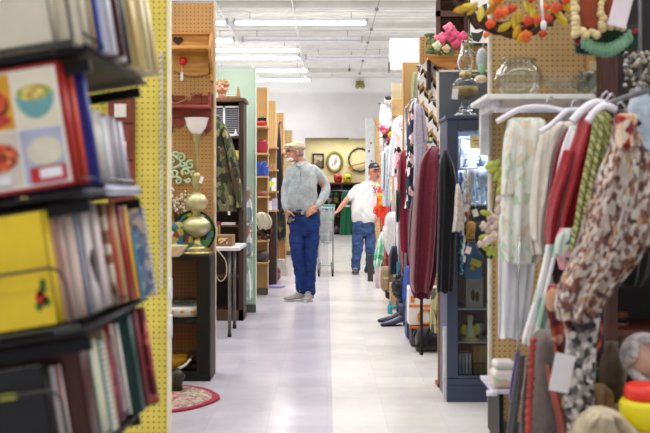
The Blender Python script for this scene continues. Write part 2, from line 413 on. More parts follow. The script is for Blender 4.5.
def cb_extra(th, cv, T):
    g = G().at(T); g.bb(-.205, -.008, -.0012, 0, .006, .249)
    fr = th.part('cover_print', g, plain('#f1ece0', .35, var=.03), parent=cv, label='cream panel of food photographs')
    dn = [0]
    def tile(x0, x1, z0, z1, mt, nm): th.part(nm, G().at(T).bb(x0, x1, -.0018, -.0006, z0, z1), mt, parent=cv)
    tile(-.200, -.106, .130, .245, plain('#e0a520', .4), 'food_picture'); tile(-.102, -.014, .128, .245, plain('#e6dfc4', .4, var=.03), 'food_picture')
    tile(-.200, -.106, .010, .126, plain('#d9cdbe', .4, var=.05), 'food_picture'); tile(-.102, -.014, .010, .124, plain('#b9bfd6', .4), 'food_picture')
    def disc(x, z, rx, rz, mt, nm, half=False, y=-.0024):
        dn[0] += 1; y -= .0003*dn[0]
        N = 24; poly = [(x+rx*math.cos(a), z+rz*math.sin(a)) for a in [2*PI*k/N for k in range(N)]]
        if half: poly = [(x+rx*math.cos(a), z+rz*math.sin(a)) for a in [PI+PI*k/N for k in range(N+1)]]
        th.part(nm, G().at(T).prism(poly, y, -.001), mt, parent=cv)
    meat = pattern(['#a8321c', '#d8552a', '#7c2415', '#e98a52'], 90, .4, dist=.01)
    disc(-.158, .185, .046, .036, meat, 'dish_print'); disc(-.158, .150, .046, .014, plain('#c03a2c', .4), 'dish_print')
    disc(-.058, .196, .040, .050, plain('#6fa7a8', .4), 'bowl_print', True); disc(-.058, .199, .037, .016, pattern(['#c9b04a', '#8fae4c', '#e8d27a', '#b98835'], 120, .4), 'dish_print')
    disc(-.155, .075, .046, .030, meat, 'dish_print'); disc(-.054, .076, .038, .030, plain('#ddd6bd', .4), 'dish_print')
    th.part('red_label', G().at(T).bb(-.09, -.016, -.0058, -.0008, .012, .044), plain('#c01f2a', .4), parent=cv)
    th.part('white_label', G().at(T).bb(-.070, -.024, -.0066, -.001, .020, .040), plain('#efeff2', .4), parent=cv)
    th.part('white_label', G().at(T).bb(-.19, -.13, -.0066, -.001, .018, .036), plain('#efeff2', .4), parent=cv)
def pep_extra(th, cv, T):
    g = G().at(T)
    for (x, z, r, mi) in ((-.028, .055, .012, 0), (-.022, .075, .008, 1), (-.018, .048, .009, 1), (-.035, .04, .008, 1), (-.03, .066, .007, 0), (-.020, .088, .007, 1)):
        N = 12; g.m(mi).prism([(x+r*math.cos(2*PI*k/N), z+r*1.15*math.sin(2*PI*k/N)) for k in range(N)], -.0016, -.0002)
    th.part('vegetable_print', g, [plain('#c8341c', .4), plain('#2f6b2a', .4)], parent=cv)
def tag_extra(th, cv, T):
    th.part('sticker', G().at(T).bb(-.095, -.062, -.0016, -.0001, .14, .152), plain('#d6d82a', .4), parent=cv)
K = lambda c, r=.45: plain(c, r, var=.05)
# (colour word, cover mat, thick, height, width, kind, spiral, extra, dx, top-left lean)
def row(z, items, y0, tier, yend=2.42):
    y = y0; k_ = (yend-y0)/sum(i_[2]+.003 for i_ in items)
    for it in items:
        word, mt, t_, h_, w_, sp, ex, dx = it; t_ = (t_+.003)*k_-.002
        book(tierT(z, y, dx) , w_, h_, t_, mt, '%s, %s tier of the slanted rack' % (word, tier), spiral=sp, extra=ex)
        y += t_+.002
row(1.49, [
    ('cream cloth binder facing the camera', K('#ddd4bd'), .035, .22, .22, None, None, -.065),
    ('ivory album just behind the cream binder', K('#e6ddc6'), .05, .24, .24, None, None, -.012),
    ('tan clothbound book', K('#c9b183'), .02, .235, .2, None, None, -.008),
    ('bright blue edged notebook', K('#2d4fb8'), .014, .25, .2, None, None, .0),
    ('white and pale lilac magazine', K('#dfe2f0'), .045, .25, .2, None, None, .022),
    ('dark maroon hardback', K('#4c1b24'), .02, .25, .2, None, None, .032),
    ('pale grey paperback', K('#d5d2d0'), .05, .24, .2, None, None, .01),
    ('white paperback', K('#eceae6'), .03, .23, .2, None, None, .015),
    ('navy hardback', K('#1d2440'), .03, .26, .2, None, None, .02),
    ('grey ring binder', K('#8d8b90'), .03, .25, .2, None, None, .0),
    ('tall straw-coloured hardback', K('#d9bf7d'), .06, .26, .2, None, None, .03),
    ('pale butter-coloured paperback', K('#e7d8a6'), .04, .25, .2, None, None, .045),
    ('beige paperback at the far end', K('#d8c391'), .045, .245, .2, None, None, .05)], 1.87, 'top')
row(1.195, [
    ('red cookbook with four food pictures facing the camera', K('#b5241f'), .03, .256, .243, None, cb_extra, -.018),
    ('orange-red softback cookbook', K('#d2492a'), .03, .235, .22, None, None, -.01),
    ('deep blue hardback', K('#232c8e'), .028, .26, .2, None, None, .008),
    ('pale yellow-green paperback', K('#cfd9a0'), .03, .18, .2, None, None, -.02),
    ('cream softback with a rubbed spine', K('#ddd6c2'), .05, .175, .2, None, None, -.018),
    ('beige softback', K('#c8bda6'), .045, .17, .2, None, None, -.018),
    ('light grey softback', K('#c9c9cc'), .05, .178, .2, None, None, -.02),
    ('white booklet', K('#eeeef2'), .03, .165, .2, None, None, -.018),
    ('dusty lilac softback', K('#b3a6b4'), .04, .175, .2, None, None, -.018),
    ('silver-grey paperback', K('#a9abb5'), .05, .17, .2, None, None, -.015),
    ('pale violet paperback at the far end', K('#c3bcd0'), .05, .165, .2, None, None, -.012)], 1.87, 'second', 2.36)
row(.905, [
    ('bright yellow binder with a small vegetable print', K('#eccb28'), .03, .235, .25, None, pep_extra, -.055),
    ('dusty pink paperback', K('#c9a49a'), .025, .24, .2, None, None, -.04),
    ('cream and pink striped booklet', stripes(['#e8dfd0', '#cc8e8a', '#e8dfd0'], .03, 1), .045, .24, .2, None, None, -.032),
    ('grey-blue paperback', K('#8d97ac'), .02, .245, .2, None, None, -.03),
    ('white paperback with a black mark', pattern(['#e9e4e2', '#e9e4e2', '#e9e4e2', '#2b1d22', '#dccfd2'], 14), .05, .25, .2, None, None, -.022),
    ('rose-edged white book', K('#e5d3d6'), .045, .25, .2, None, None, -.015),
    ('brown printed paperback', pattern(['#8a5a3a', '#d8cbb8', '#5b3524', '#c7b299'], 30), .03, .25, .2, None, None, -.006),
    ('red slim paperback', K('#b8321f'), .02, .24, .2, None, None, -.003),
    ('tan slim paperback', K('#c49b66'), .03, .25, .2, None, None, .0),
    ('crimson hardback', K('#9c1d1d'), .035, .24, .2, None, None, .006),
    ('orange-yellow paperback', K('#e2a325'), .03, .24, .2, None, None, .01),
    ('small turquoise booklet', K('#2e93b8'), .015, .17, .2, None, None, .014),
    ('blue-checked spiral notebook at the far end', pattern(['#8e9db8', '#c9ccd2', '#6d83a6', '#d9d2c0'], 60), .022, .235, .21, plain('#3c4c70', .3, .5), None, .05)], 1.87, 'third')
row(.62, [
    ('black padded album with a yellow sticker facing the camera', K('#0a090a', .5), .045, .20, .25, None, tag_extra, -.06),
    ('white and red striped paperback beside the black album', stripes(['#d9cfd0', '#a8484a', '#e6e1de'], .02, 1), .03, .19, .2, None, None, -.045),
    ('large dark brown leather album', K('#4a1f1c', .4), .085, .262, .25, None, None, -.002),
    ('pale mint paperback', K('#c4cfb6'), .03, .215, .2, None, None, .0),
    ('cream paperback', K('#e0d6bc'), .03, .225, .2, None, None, .0),
    ('aqua spiral-bound cookbook', K('#7dbab4'), .06, .215, .2, plain('#1f2b2b', .3, .4), None, .012),
    ('beige cloth hardback', K('#c9b08a'), .03, .235, .2, None, None, .0),
    ('crimson printed hardback', pattern(['#8d2430', '#5b1c2a', '#b84a48'], 22), .035, .22, .2, None, None, .0),
    ('violet-brown paperback', K('#6a4a5c'), .04, .205, .2, None, None, .0),
    ('red spiral-bound booklet', K('#c8453c'), .03, .235, .2, plain('#d9d4cc', .3, .4), None, .0),
    ('white slim booklet', K('#e3ddd6'), .02, .23, .2, None, None, .004),
    ('dark bottle-green hardback', K('#123f37'), .06, .262, .2, None, None, .03),
    ('burgundy hardback', K('#7a1f2c'), .03, .262, .2, None, None, .036),
    ('rust-red marbled hardback at the far end', pattern(['#8f2f34', '#c06a5c', '#5c1c22'], 40), .05, .255, .2, None, None, .05)], 1.87, 'bottom')
# ---------------------------------------------------------------- pegboard partitions
def panel(name, x0, x1, y, mt, label, z1=2.43, edge=None, edge_m=plain('#d2bf9a', .5), z0=.08, kick=True):
    t = Thing(name, ((x0+x1)/2, y, 0), label, 'pegboard partition')
    t.part('board', G().bb(x0, x1, y-.006, y+.006, z0, z1), mt)
    e = edge if edge is not None else (x1 if x0 < 0 else x0)
    t.part('edge_post', G().bb(e-.008, e+.005, y-.02, y+.03, 0, z1) if x0 < 0 else G().bb(e-.005, e+.008, y-.02, y+.03, 0, z1), edge_m, bevel=.002)
    o = x0 if x0 < 0 else x1
    t.part('post', G().bb(o-.02, o+.02, y+.006, y+.04, 0, z1), steel)
    t.part('foot', G().bb(x0, x1, y-.02, y+.035, 0, z0), plain('#55504a', .5))
    return t
LP1 = panel('pegboard_partition', -2.0, -.715, 4.1, peg_yellow, 'yellow pegboard partition behind the book rack with a white slotted strip', z1=2.6, edge_m=plain('#efe7c8', .5, var=.03))
g = G(); xs = P(161.5, 0, 4.08).x; g.bb(xs-.006, xs+.006, 4.07, 4.095, .75, 1.82)
LP1.part('slotted_strip', g, plain('#ded9c4', .5))
g = G()
for i in range(42): g.bb(xs-.002, xs+.002, 4.068, 4.0705, .76+i*.025, .772+i*.025)
LP1.part('slot', g, plain('#8f8a7c', .6))['kind'] = 'stuff'
# white plastic hooks near the right edge
for k, (py) in enumerate((285, 322)):
    p = P(166, py, 4.05); g = G(); g.bb(p.x+.008, p.x+.024, 4.05, 4.08, p.z-.07, p.z+.03)
    solo('plastic_clip', g, plain('#f0eee8', .3), (p.x, 4.07, p.z), ('white plastic clip on the yellow board edge, upper of two', 'white plastic clip on the yellow board edge, lower of two')[k], 'clip', bevel=.004)
# brown tile plaque on yellow board
t = Thing('tile_plaque', P(121, 200, 4.09), 'red-brown wooden plaque with cream square tiles on the yellow pegboard', 'plaque')
a, c = P(108, 97, 4.06), P(134, 207, 4.06)
t.part('board', G().bb(a.x, c.x, 4.06, 4.09, c.z, a.z), wood('#8a3f26', '#5d2416'), bevel=.004)
for py in (110.5, 148, 188):
    q = P(120, py, 4.05); t.part('tile', G().bb(q.x-.027, q.x+.027, 4.052, 4.06, q.z-.03, q.z+.03), ivory, bevel=.002)
for py in (123, 160):
    q = P(121, py, 4.05); t.part('groove', G().bb(a.x+.003, c.x-.003, 4.056, 4.061, q.z-.003, q.z+.003), plain('#3a140c'))
g = G(); p = P(100, 99, 4.05)
for k in range(5): g.ball((p.x+.01*math.sin(k*2), 4.06-.006*k, p.z+.012*math.cos(k*2.3)), (.014, .01, .02))
solo('green_ornament', g, plain('#9fc94a', .5), (p.x, 4.09, p.z), 'small lime green ornament left of the brown tile plaque', 'ornament')

LP2 = panel('pegboard_partition', -2.2, -.738, 5.95, peg_brown, 'tan pegboard partition with the heart shelf and red shelf, left of the aisle', z1=2.435)
# shelf with heart cutout
def W(px, py, d): return P(px, py, d)
t = Thing('heart_shelf', P(190, 82, 5.94), 'honey wood wall shelf with a heart cutout and scalloped lower board', 'shelf')
a, c = P(160, 33, 5.9), P(213, 82, 5.9)
hx, hz = P(177.5, 40, 5.9).x, P(0, 40, 5.9).z
topz, shz = P(0, 33, 5.9).z, P(0, 48, 5.9).z
wd = wood('#c28d48', '#9c6a2e', axis=0)
t.part('back_board', G().bb(a.x, c.x-.02, 5.925, 5.94, shz, topz), wd)
hp = []
for k in range(36):
    u = 2*PI*k/36; hp.append((hx+.033*math.sin(u)**3*1.05, hz+.033*(13*math.cos(u)-5*math.cos(2*u)-2*math.cos(3*u)-math.cos(4*u))/17))
t.part('heart_cutout', G().prism(hp, 5.918, 5.926), plain('#2a160b', .8))
t.part('top_rail', G().bb(a.x, c.x-.01, 5.905, 5.94, topz-.006, topz+.006), wd)
t.part('shelf_board', G().bb(a.x, c.x-.01, 5.80, 5.94, shz-.022, shz), wood('#d9a35a', '#b57e3c', axis=0), bevel=.003)
sc = [(a.x, shz-.02)]+[(c.x-.03, shz-.02)]
N = 24
for k in range(N+1):
    u = k/N; x = (c.x-.03)+(a.x-c.x+.03)*u; sc.append((x, shz-.02-.115-.045*math.cos(u*PI*1.0-.9)))
t.part('scalloped_board', G().prism(sc, 5.925, 5.94), wd)
# curved side bracket
sp = []
for k in range(21):
    u = k/20; z = topz+.01-u*(topz-P(0, 82, 5.9).z); sp.append((5.94-.03-.10*(math.sin(u*PI*1.15)**2)*(1 if u < .9 else .4)-.03*(1-u), z))
g = G(); xs = c.x-.018
va = [g.v((xs, yy, zz)) for yy, zz in sp]+[g.v((xs, 5.94, sp[-1][1])), g.v((xs, 5.94, sp[0][1]))]
vb = [g.v((xs+.018, yy, zz)) for yy, zz in sp]+[g.v((xs+.018, 5.94, sp[-1][1])), g.v((xs+.018, 5.94, sp[0][1]))]
g.f(va); g.f(vb[::-1])
for i in range(len(va)): g.f([va[i], va[(i+1) % len(va)], vb[(i+1) % len(va)], vb[i]])
t.part('side_bracket', g, wd)
p = P(183, 61, 5.9); g = G(); g.ball(p, (.026, .022, .028)); g.cyl((p.x, 5.90, p.z), (p.x, 5.93, p.z), .008)
solo('red_apple_ornament', g, plain('#c81f1c', .25), (p.x, 5.925, p.z), 'shiny red round ornament on the scalloped board of the heart shelf', 'ornament')
p = P(181.5, 76, 5.9); solo('price_tag', G().box((p.x, 5.915, p.z), (.018, .002, .055)).cyl((p.x, 5.915, p.z+.027), (p.x, 5.92, p.z+.09), .0015, n=5), whitem, p, 'white paper tag hanging below the red ornament', 'tag')
# dark red wood shelf with pegs
rw = wood('#8c2f2e', '#5e1a1c', axis=0)
t = Thing('red_peg_shelf', P(190, 145, 5.94), 'dark red painted wall shelf with pointed fence-board back above the brass lamp', 'shelf')
a, c = P(160, 92, 5.9), P(213, 107, 5.9)
for k, (x0, x1) in enumerate(((160, 172), (172.5, 184), (190, 201), (201.5, 210.5))):
    A, B = P(x0, 93+2*(k % 2), 5.9), P(x1, 140, 5.9)
    zb = P(0, (136, 128, 137, 134)[k], 5.9).z; mid = (A.x+B.x)/2
    t.part('fence_board', G().prism([(A.x, zb+.03), (mid, zb), (B.x, zb+.03), (B.x, A.z), (A.x, A.z)], 5.925, 5.94), rw, bevel=.002)
t.part('back_board', G().bb(a.x, c.x-.02, 5.928, 5.942, P(0, 122, 5.9).z, P(0, 100, 5.9).z), rw)
t.part('shelf_board', G().bb(a.x, c.x-.01, 5.82, 5.94, c.z-.01, c.z+.006), wood('#a8514a', '#7d2c28', axis=0), bevel=.003)
t.part('side_panel', G().bb(c.x-.025, c.x-.01, 5.83, 5.94, c.z, P(0, 93, 5.9).z), rw)
for px in (171, 205):
    q = P(px, 125, 5.9); g = G(); g.tube([(q.x, 5.925, q.z), (q.x, 5.88, q.z-.02), (q.x, 5.85, q.z-.012), (q.x, 5.845, q.z+.02)], .006, 8)
    t.part('hook', g, plain('#c9c2a8', .35))
pts = [P(160, 103, 5.87), P(170, 102, 5.86), P(176, 104, 5.86), P(185, 100, 5.87), P(193, 95, 5.88), P(202, 93, 5.88)]
g = G(); g.tube(pts, [.006, .007, .006, .005, .005, .003], 8); g.tube([pts[3], P(189, 97, 5.85), P(192, 99, 5.84)], .003, 6)
solo('twig', g, wood('#9a6a3c'), P(180, 106, 5.87), 'crooked brown twig lying across the dark red shelf', 'twig')
# black cabinet
t = Thing('black_bookcase', P(171, 378, 5.6), 'low black open cabinet with pegboard back under the brass lamp', 'cabinet')
X0, X1 = -1.55, P(210.5, 0, 5.68).x; Y0, Y1 = 5.66, 5.93; ZT = .79
t.part('top', G().bb(X0, X1, Y0, Y1, ZT-.03, ZT), blackm, bevel=.003)
t.part('base', G().bb(X0, X1, Y0+.01, Y1, 0, .06), blackm)
t.part('side_panel', G().bb(X1-.085, X1-.001, Y0, Y0+.03, .06, ZT-.03), blackm, bevel=.002)
t.part('side_panel', G().bb(X1-.03, X1, Y0+.03, Y1, .06, ZT-.03), blackm)
t.part('side_panel', G().bb(X0, X0+.03, Y0, Y1, .06, ZT-.03), blackm)
t.part('back_panel', G().bb(X0+.03, X1-.03, Y1-.012, Y1, .06, ZT-.03), peg('#7a4a2c', '#2a170c'))
ZS = .39
t.part('shelf', G().bb(X0+.03, X1-.03, Y0+.01, Y1-.012, ZS-.025, ZS), blackm)
# casserole
p = P(184, 0, 5.76); g = G(); g.lathe([(.09, 0), (.125, .012), (.14, .05), (.146, .072), (.138, .072), (.13, .05), (.115, .02), (.0, .015)], (p.x, 5.79, ZS), 28, 1, .7)
g.box((p.x+.15, 5.79, ZS+.062), (.05, .07, .01))
t = Thing('casserole_dish', (p.x, 5.79, ZS), 'white casserole dish with orange flower pattern on the black cabinet shelf', 'dish')
bd = t.part('body', g, plain('#eef0f0', .2, var=.02))
g = G()
for k in range(7):
    a_ = -PI*.05-k*PI*.15; cx, cy = p.x+.141*math.cos(a_), 5.79+.100*math.sin(a_)
    g.ball((cx, cy, ZS+.045), (.013, .006, .010), 8)
t.part('orange_print', g, plain('#e08a2a', .4), parent=bd)
g = G(); 
t2 = Thing('glass_dish_stack', (p.x+.01, 5.79, ZS+.072), 'clear glass baking dish nested on the white casserole', 'dish')
t2.part('glass_body', g.lathe([(.08, .0), (.12, .03), (.13, .04), (.122, .04), (.075, .008), (0, .006)], (p.x+.0, 5.79, ZS+.074), 24, 1, .7), pane('#dde6ea'))
p = P(170, 0, 5.6); solo('yellow_bowl', G().lathe([(.04, 0), (.07, .01), (.11, .07), (.115, .075), (.105, .072), (.06, .02), (0, .015)], (p.x, 5.79, .06), 24), plain('#d6a32a', .3), (p.x, 5.79, .06), 'mustard yellow bowl in the bottom of the black cabinet', 'bowl')
g = G(); q = P(193, 0, 5.76)
g.box((q.x, 5.79, .075), (.12, .07, .03)); g.tube([(q.x-.06, 5.79, .085), (q.x-.02, 5.79, .16), (q.x+.04, 5.79, .175), (q.x+.07, 5.79, .15)], .011, 8)
solo('black_clamp', g, plain('#26262a', .3, .4), (q.x, 5.79, .06), 'black metal hand press at the bottom of the black cabinet', 'tool', bevel=.003)
q = P(186, 0, 5.7); solo('white_spoon', G().tube([(q.x-.05, 5.70, .070), (q.x, 5.70, .10), (q.x+.03, 5.70, .135)], [.014, .008, .007], 8), whitem, (q.x, 5.7, .06), 'white spoon leaning in the cabinet bottom beside the black press', 'spoon')
# rug
m, nt, b = nodes('rug')
t_ = nt.nodes.new('ShaderNodeTexCoord'); vl = nt.nodes.new('ShaderNodeVectorMath'); vl.operation = 'LENGTH'
mp = nt.nodes.new('ShaderNodeMapping'); mp.inputs['Scale'].default_value = (1/.52, 1/.40, 0); nt.links.new(t_.outputs['Object'], mp.inputs[0]); nt.links.new(mp.outputs[0], vl.inputs[0])
vo = nt.nodes.new('ShaderNodeTexVoronoi'); vo.inputs['Scale'].default_value = 58; nt.links.new(t_.outputs['Object'], vo.inputs['Vector'])
s1 = nt.nodes.new('ShaderNodeSeparateColor'); nt.links.new(vo.outputs['Color'], s1.inputs[0])
fl = ramp(nt, s1.outputs[0], ['#a39384', '#84605c', '#b3a492', '#6f6a68', '#965058', '#b3a492', '#8d8a7c'], True)
fl2 = ramp(nt, s1.outputs[0], ['#a63c48', '#7d2230', '#c49a8c', '#a63c48', '#5a4a52'], True)
c1 = ramp(nt, vl.outputs['Value'], [(0, (0, 0, 0)), (.55, (1, 1, 1))], True)
c2 = ramp(nt, vl.outputs['Value'], [(0, (0, 0, 0)), (.92, (1, 1, 1))], True)
x1 = mix(nt, c1, fl2, fl); x2 = mix(nt, c2, x1, '#8e1f38'); nt.links.new(x2, b.inputs['Base Color']); b.inputs['Roughness'].default_value = .95
g = G(); N = 64
def rugr(a_): return 1+.012*math.cos(8*a_)
cxr, cyr = -1.14, 5.17
top = [g.v((cxr+.52*rugr(2*PI*k/N)*math.cos(2*PI*k/N), cyr+.40*rugr(2*PI*k/N)*math.sin(2*PI*k/N), .012)) for k in range(N)]
bot = [g.v((v.co.x, v.co.y, 0.001)) for v in top]
g.f(top); g.f(bot[::-1])
for k in range(N): g.f([top[k], top[(k+1) % N], bot[(k+1) % N], bot[k]])
solo('oval_rug', g, m, (cxr, cyr, 0), 'oval oriental rug with a crimson border on the floor by the black cabinet', 'rug')
# dark cast boot / doorstop on rug
p = P(176, 0, 5.35); g = G(); g.tube([(p.x, 5.36, .013), (p.x, 5.36, .05), (p.x+.01, 5.36, .10), (p.x-.004, 5.36, .135)], [.04, .035, .045, .02], 12); g.tube([(p.x-.02, 5.36, .12), (p.x-.05, 5.36, .15), (p.x-.045, 5.36, .09)], .008, 8)
solo('iron_doorstop', g, plain('#3b3a30', .4, .5), (p.x, 5.36, .012), 'dark cast-iron figure standing on the oval rug', 'doorstop')
# ---- brass lamp
lx, ly, lz = P(196.5, 0, 5.79).x, 5.79, ZT
t = Thing('table_lamp', (lx, ly, lz), 'tall brass table lamp with white milk-glass bowl shade on the black cabinet', 'table lamp')
brass = plain('#b5aa74', .3, .7, var=.12, scale=6); bg = plain('#c4bf94', .34, .55, var=.12, scale=8)
def zz(py): return P(0, py, 5.79).z
t.part('foot', G().lathe([(.0, lz), (.100, lz), (.102, lz+.014), (.07, lz+.022), (.085, zz(249)), (.05, zz(246)), (.030, zz(242)), (.026, zz(236))], (lx, ly, 0), 32), brass)
t.part('lower_globe', G().lathe([(.03, zz(237)), (.055, zz(235)), (.083, zz(231)), (.092, zz(226.5)), (.085, zz(222)), (.05, zz(217.5)), (.026, zz(216))], (lx, ly, 0), 32), bg)
t.part('collar', G().lathe([(.026, zz(216.5)), (.034, zz(215)), (.020, zz(213)), (.034, zz(211)), (.028, zz(209.5))], (lx, ly, 0), 24), brass)
t.part('upper_globe', G().lathe([(.03, zz(210.5)), (.055, zz(208.5)), (.071, zz(204)), (.071, zz(200)), (.05, zz(195)), (.022, zz(192.5))], (lx, ly, 0), 32), bg)
t.part('finial_stack', G().lathe([(.024, zz(194)), (.012, zz(190)), (.03, zz(187)), (.034, zz(181)), (.026, zz(178)), (.03, zz(176)), (.02, zz(173.5)), (.012, zz(172))], (lx, ly, 0), 24), brass)
t.part('stem', G().lathe([(.012, zz(173)), (.012, zz(142)), (.024, zz(140)), (.02, zz(137)), (.03, zz(135)), (.03, zz(133.5))], (lx, ly, 0), 20), brass)
g = G(); pr = [(.028, 134.5), (.040, 132), (.058, 128), (.066, 124), (.075, 119), (.080, 118.2), (.074, 118.6), (.060, 124), (.05, 129), (.02, 133)]
g.lathe([(r, zz(y)) for r, y in pr], (lx, ly, 0), 36)
ms, nts, bs = nodes('milk_glass'); bs.inputs['Base Color'].default_value = lin('#f4f2f4'); bs.inputs['Roughness'].default_value = .15; bs.inputs['Subsurface Weight'].default_value = .3; bs.inputs['Subsurface Radius'].default_value = (.02, .02, .02)
t.part('shade', g, ms)
t.part('tag', G().box((lx+.035, ly-.03, zz(180)), (.02, .002, .045), (0, .3, 0)), whitem)
# mosaic glass tray leaning behind lamp
t = Thing('stained_glass_plate', P(192, 254, 5.84), 'round black-rimmed plate with green blue and yellow mosaic leaning behind the lamp', 'plate')
c = P(194, 232, 5.82); N = 36
g = G(); R_ = .135
g.prism([(c.x+R_*math.cos(2*PI*k/N), c.z+R_*math.sin(2*PI*k/N)) for k in range(N)], 5.815, 5.835)
t.part('disc', g, pattern(['#1d4a34', '#2f7a4a', '#10241c', '#2b6fa8', '#1d4a34', '#c9b23a', '#d8e6e8', '#0c1512', '#3f8a5a'], 24, .15))
t.part('rim', G().tube([(c.x+R_*math.cos(2*PI*k/N), 5.81, c.z+R_*math.sin(2*PI*k/N)) for k in range(N)], .007, 8, close=True), blackm)
# fabric/plate mosaic lower left
t = Thing('folded_quilt', P(178, 254, 5.75), 'green and blue patchwork cloth bundle at the left end of the black cabinet top', 'cloth')
g = G(); g.drape([(222, 174, 182), (230, 168, 190), (245, 162, 194), (254, 160, 196)], 5.76, .06, 4, .3, seed=3); t.part('cloth', g, pattern(['#2c5a3a', '#173626', '#2f6a90', '#a8983a', '#c9d4d2', '#7a2430', '#2f7050'], 30, .5))
# pale bowl
p = P(169, 0, 5.45); solo('cream_bowl', G().lathe([(.035, 0), (.05, .012), (.085, .065), (.088, .07), (.08, .066), (.045, .02), (0, .016)], (p.x+.01, 5.57, ZT), 28), plain('#dcc79c', .3), (p.x+.01, 5.57, ZT), 'cream pottery bowl on the front left of the black cabinet', 'bowl')
# mint scrollwork
def scroll(g, c, r, turns, dir_, start, y, th):
    pts = []
    for k in range(int(16*turns)+1):
        a_ = start+dir_*2*PI*k/16; rr_ = r*(1-.8*k/(16*turns)); pts.append((c[0]+rr_*math.cos(a_), y, c[1]+rr_*math.sin(a_)))
    g.tube(pts, [th*(1-.4*i/len(pts)) for i in range(len(pts))], 7)
t = g = None
t = Thing('scroll_bracket', P(180, 170, 5.93), 'mint green scrolled metal wall ornament left of the lamp stem', 'wall ornament')
g = G()
for (px, py, r, tn, dr, st) in ((172, 160, .035, 1.3, 1, 0), (181, 158, .03, 1.2, -1, 2), (190, 165, .03, 1.3, 1, 1), (186, 172, .028, 1.2, -1, 4), (169, 175, .03, 1.2, 1, 5), (183, 164, .022, 1.1, 1, 2), (176, 155, .022, 1.1, -1, 3), (188, 180, .02, 1.1, 1, 3), (174, 173, .032, 1.3, 1, 3), (168, 167, .03, 1.1, -1, 1), (193, 174, .02, 1.1, 1, 0), (178, 181, .025, 1.2, -1, 2)):
    q = P(px, py, 5.92); scroll(g, (q.x, q.z), r, tn, dr, st, 5.92, .0085)
t.part('scrollwork', g, plain('#b9d3b0', .5))
g = G(); q = [P(164, 162, 5.925), P(172, 168, 5.925), P(181, 166, 5.925), P(190, 172, 5.925), P(194, 178, 5.925)]
g.tube(catmull([tuple(v) for v in q], 5), .009, 8); t.part('stem', g, plain('#b9d3b0', .5))
# dried flowers
t = Thing('dried_flower_spray', P(176, 226, 5.86), 'spray of dried white blossoms on brown twigs behind the lamp', 'dried flowers')
g = G(); random.seed(11); tips = []
root = P(177, 222, 5.88)
for k in range(16):
    e = P(random.uniform(164, 189), random.uniform(181, 212), random.uniform(5.84, 5.9)); mid = (root+e)/2+Vector((random.uniform(-.03, .03), 0, 0)); g.tube([root, mid, e], .0022, 5); tips += [e, (mid+e)/2, mid*.3+e*.7]
t.part('twigs', g, plain('#5b4028', .8))
g = G()
for e in tips:
    for q in range(2):
        g.ball(e+Vector((random.uniform(-.015, .015), random.uniform(-.01, .01), random.uniform(-.015, .015))), random.uniform(.006, .011), 7)
t.part('blossoms', g, plain('#e3d8c6', .8))['kind'] = 'stuff'

# ---- card table and things
t = Thing('card_table', (-1.0, 7.65, 0), 'small table with pale grey top and two round metal legs toward the aisle', 'table')
tx1 = P(240, 0, 7.4).x; TZ = .745
t.part('tabletop', G().bb(-1.75, tx1, 7.35, 8.0, TZ-.03, TZ), plain('#d3d3d4', .4, var=.04), bevel=.006)
for (px, y) in ((229.5, 7.44), (234.5, 7.92)):
    x = P(px, 0, y).x; lg = t.part('leg', G().cyl((x, y, .02), (x, y, TZ-.03), .014, n=12), plain('#6d6a64', .35, .7)); t.part('foot_cap', G().cyl((x, y, 0), (x, y, .03), .017, n=12), blackm, parent=lg)
for y in (7.44, 7.92): t.part('leg', G().cyl((-1.7, y, 0), (-1.7, y, TZ-.03), .014, n=12), steel)
g = G(); q = [P(213, 250, 7.36), P(216, 262, 7.34), P(215, 272, 7.34), P(220, 281, 7.34), P(226, 276, 7.34), P(226, 262, 7.34), P(220, 253, 7.34), P(215, 249, 7.36)]
g.tube(catmull([tuple(v) for v in q], 5), .0045, 6)
solo('cord', g, plain('#b3a68a', .6), P(215, 250, 7.36), 'beige cord hanging in a loop below the table edge', 'cord')
p0 = P(214, 0, 7.5).x; p1 = P(233, 0, 7.5).x
t = Thing('carton', (p0, 7.6, TZ), 'brown printed carton lying on the small table behind the lamp', 'box')
t.part('body', G().bb(p0, p1-.005, 7.45, 7.72, TZ, TZ+.09), plain('#8a6a48', .6)); t.part('label_panel', G().bb(p0+.03, p1-.04, 7.447, 7.45, TZ+.02, TZ+.07), pattern(['#d8c23a', '#7a3a24', '#c8b89a', '#4a3a28'], 40, .5))
t = Thing('picture_frame', (p0, 7.8, TZ+.0), 'tan picture frame standing behind the carton on the small table', 'picture frame')
A, B = P(213, 225, 7.8), P(220, 248, 7.8); t.part('frame', G().bb(A.x-.05, B.x, 7.79, 7.82, TZ, A.z), wood('#a8824e')); t.part('picture', G().bb(A.x-.03, B.x-.02, 7.785, 7.79, TZ+.03, A.z-.02), plain('#cdbb98'))
# ---- dark cabinet before green board
t = Thing('dark_bookcase', (-1.2, 8.6, 0), 'tall dark brown open bookcase in front of the green pegboard', 'bookcase')
A, B = P(190, 98, 8.4), P(243.5, 300, 8.4); X0, X1 = -2.0, B.x; Y0, Y1 = 8.4, 8.72; ZT2 = P(0, 98, 8.4).z
bk = plain('#2a1c14', .7)
t.part('side_panel', G().bb(X1-.045, X1, Y0, Y1, 0, ZT2-.03), darkwood); t.part('side_panel', G().bb(X0, X0+.03, Y0, Y1, 0, ZT2-.03), darkwood)
t.part('top', G().bb(X0-.02, X1+.02, Y0-.02, Y1, ZT2-.035, ZT2), wood('#7a5a38', '#4f3620', axis=0), bevel=.004); t.part('back_panel', G().bb(X0, X1, Y1-.01, Y1, 0, ZT2-.03), bk)
for z in (P(0, 136, 8.4).z, P(0, 160, 8.4).z, P(0, 190, 8.4).z, P(0, 225, 8.4).z, .42): t.part('shelf', G().bb(X0+.03, X1-.045, Y0+.01, Y1-.01, z-.02, z), walnut)
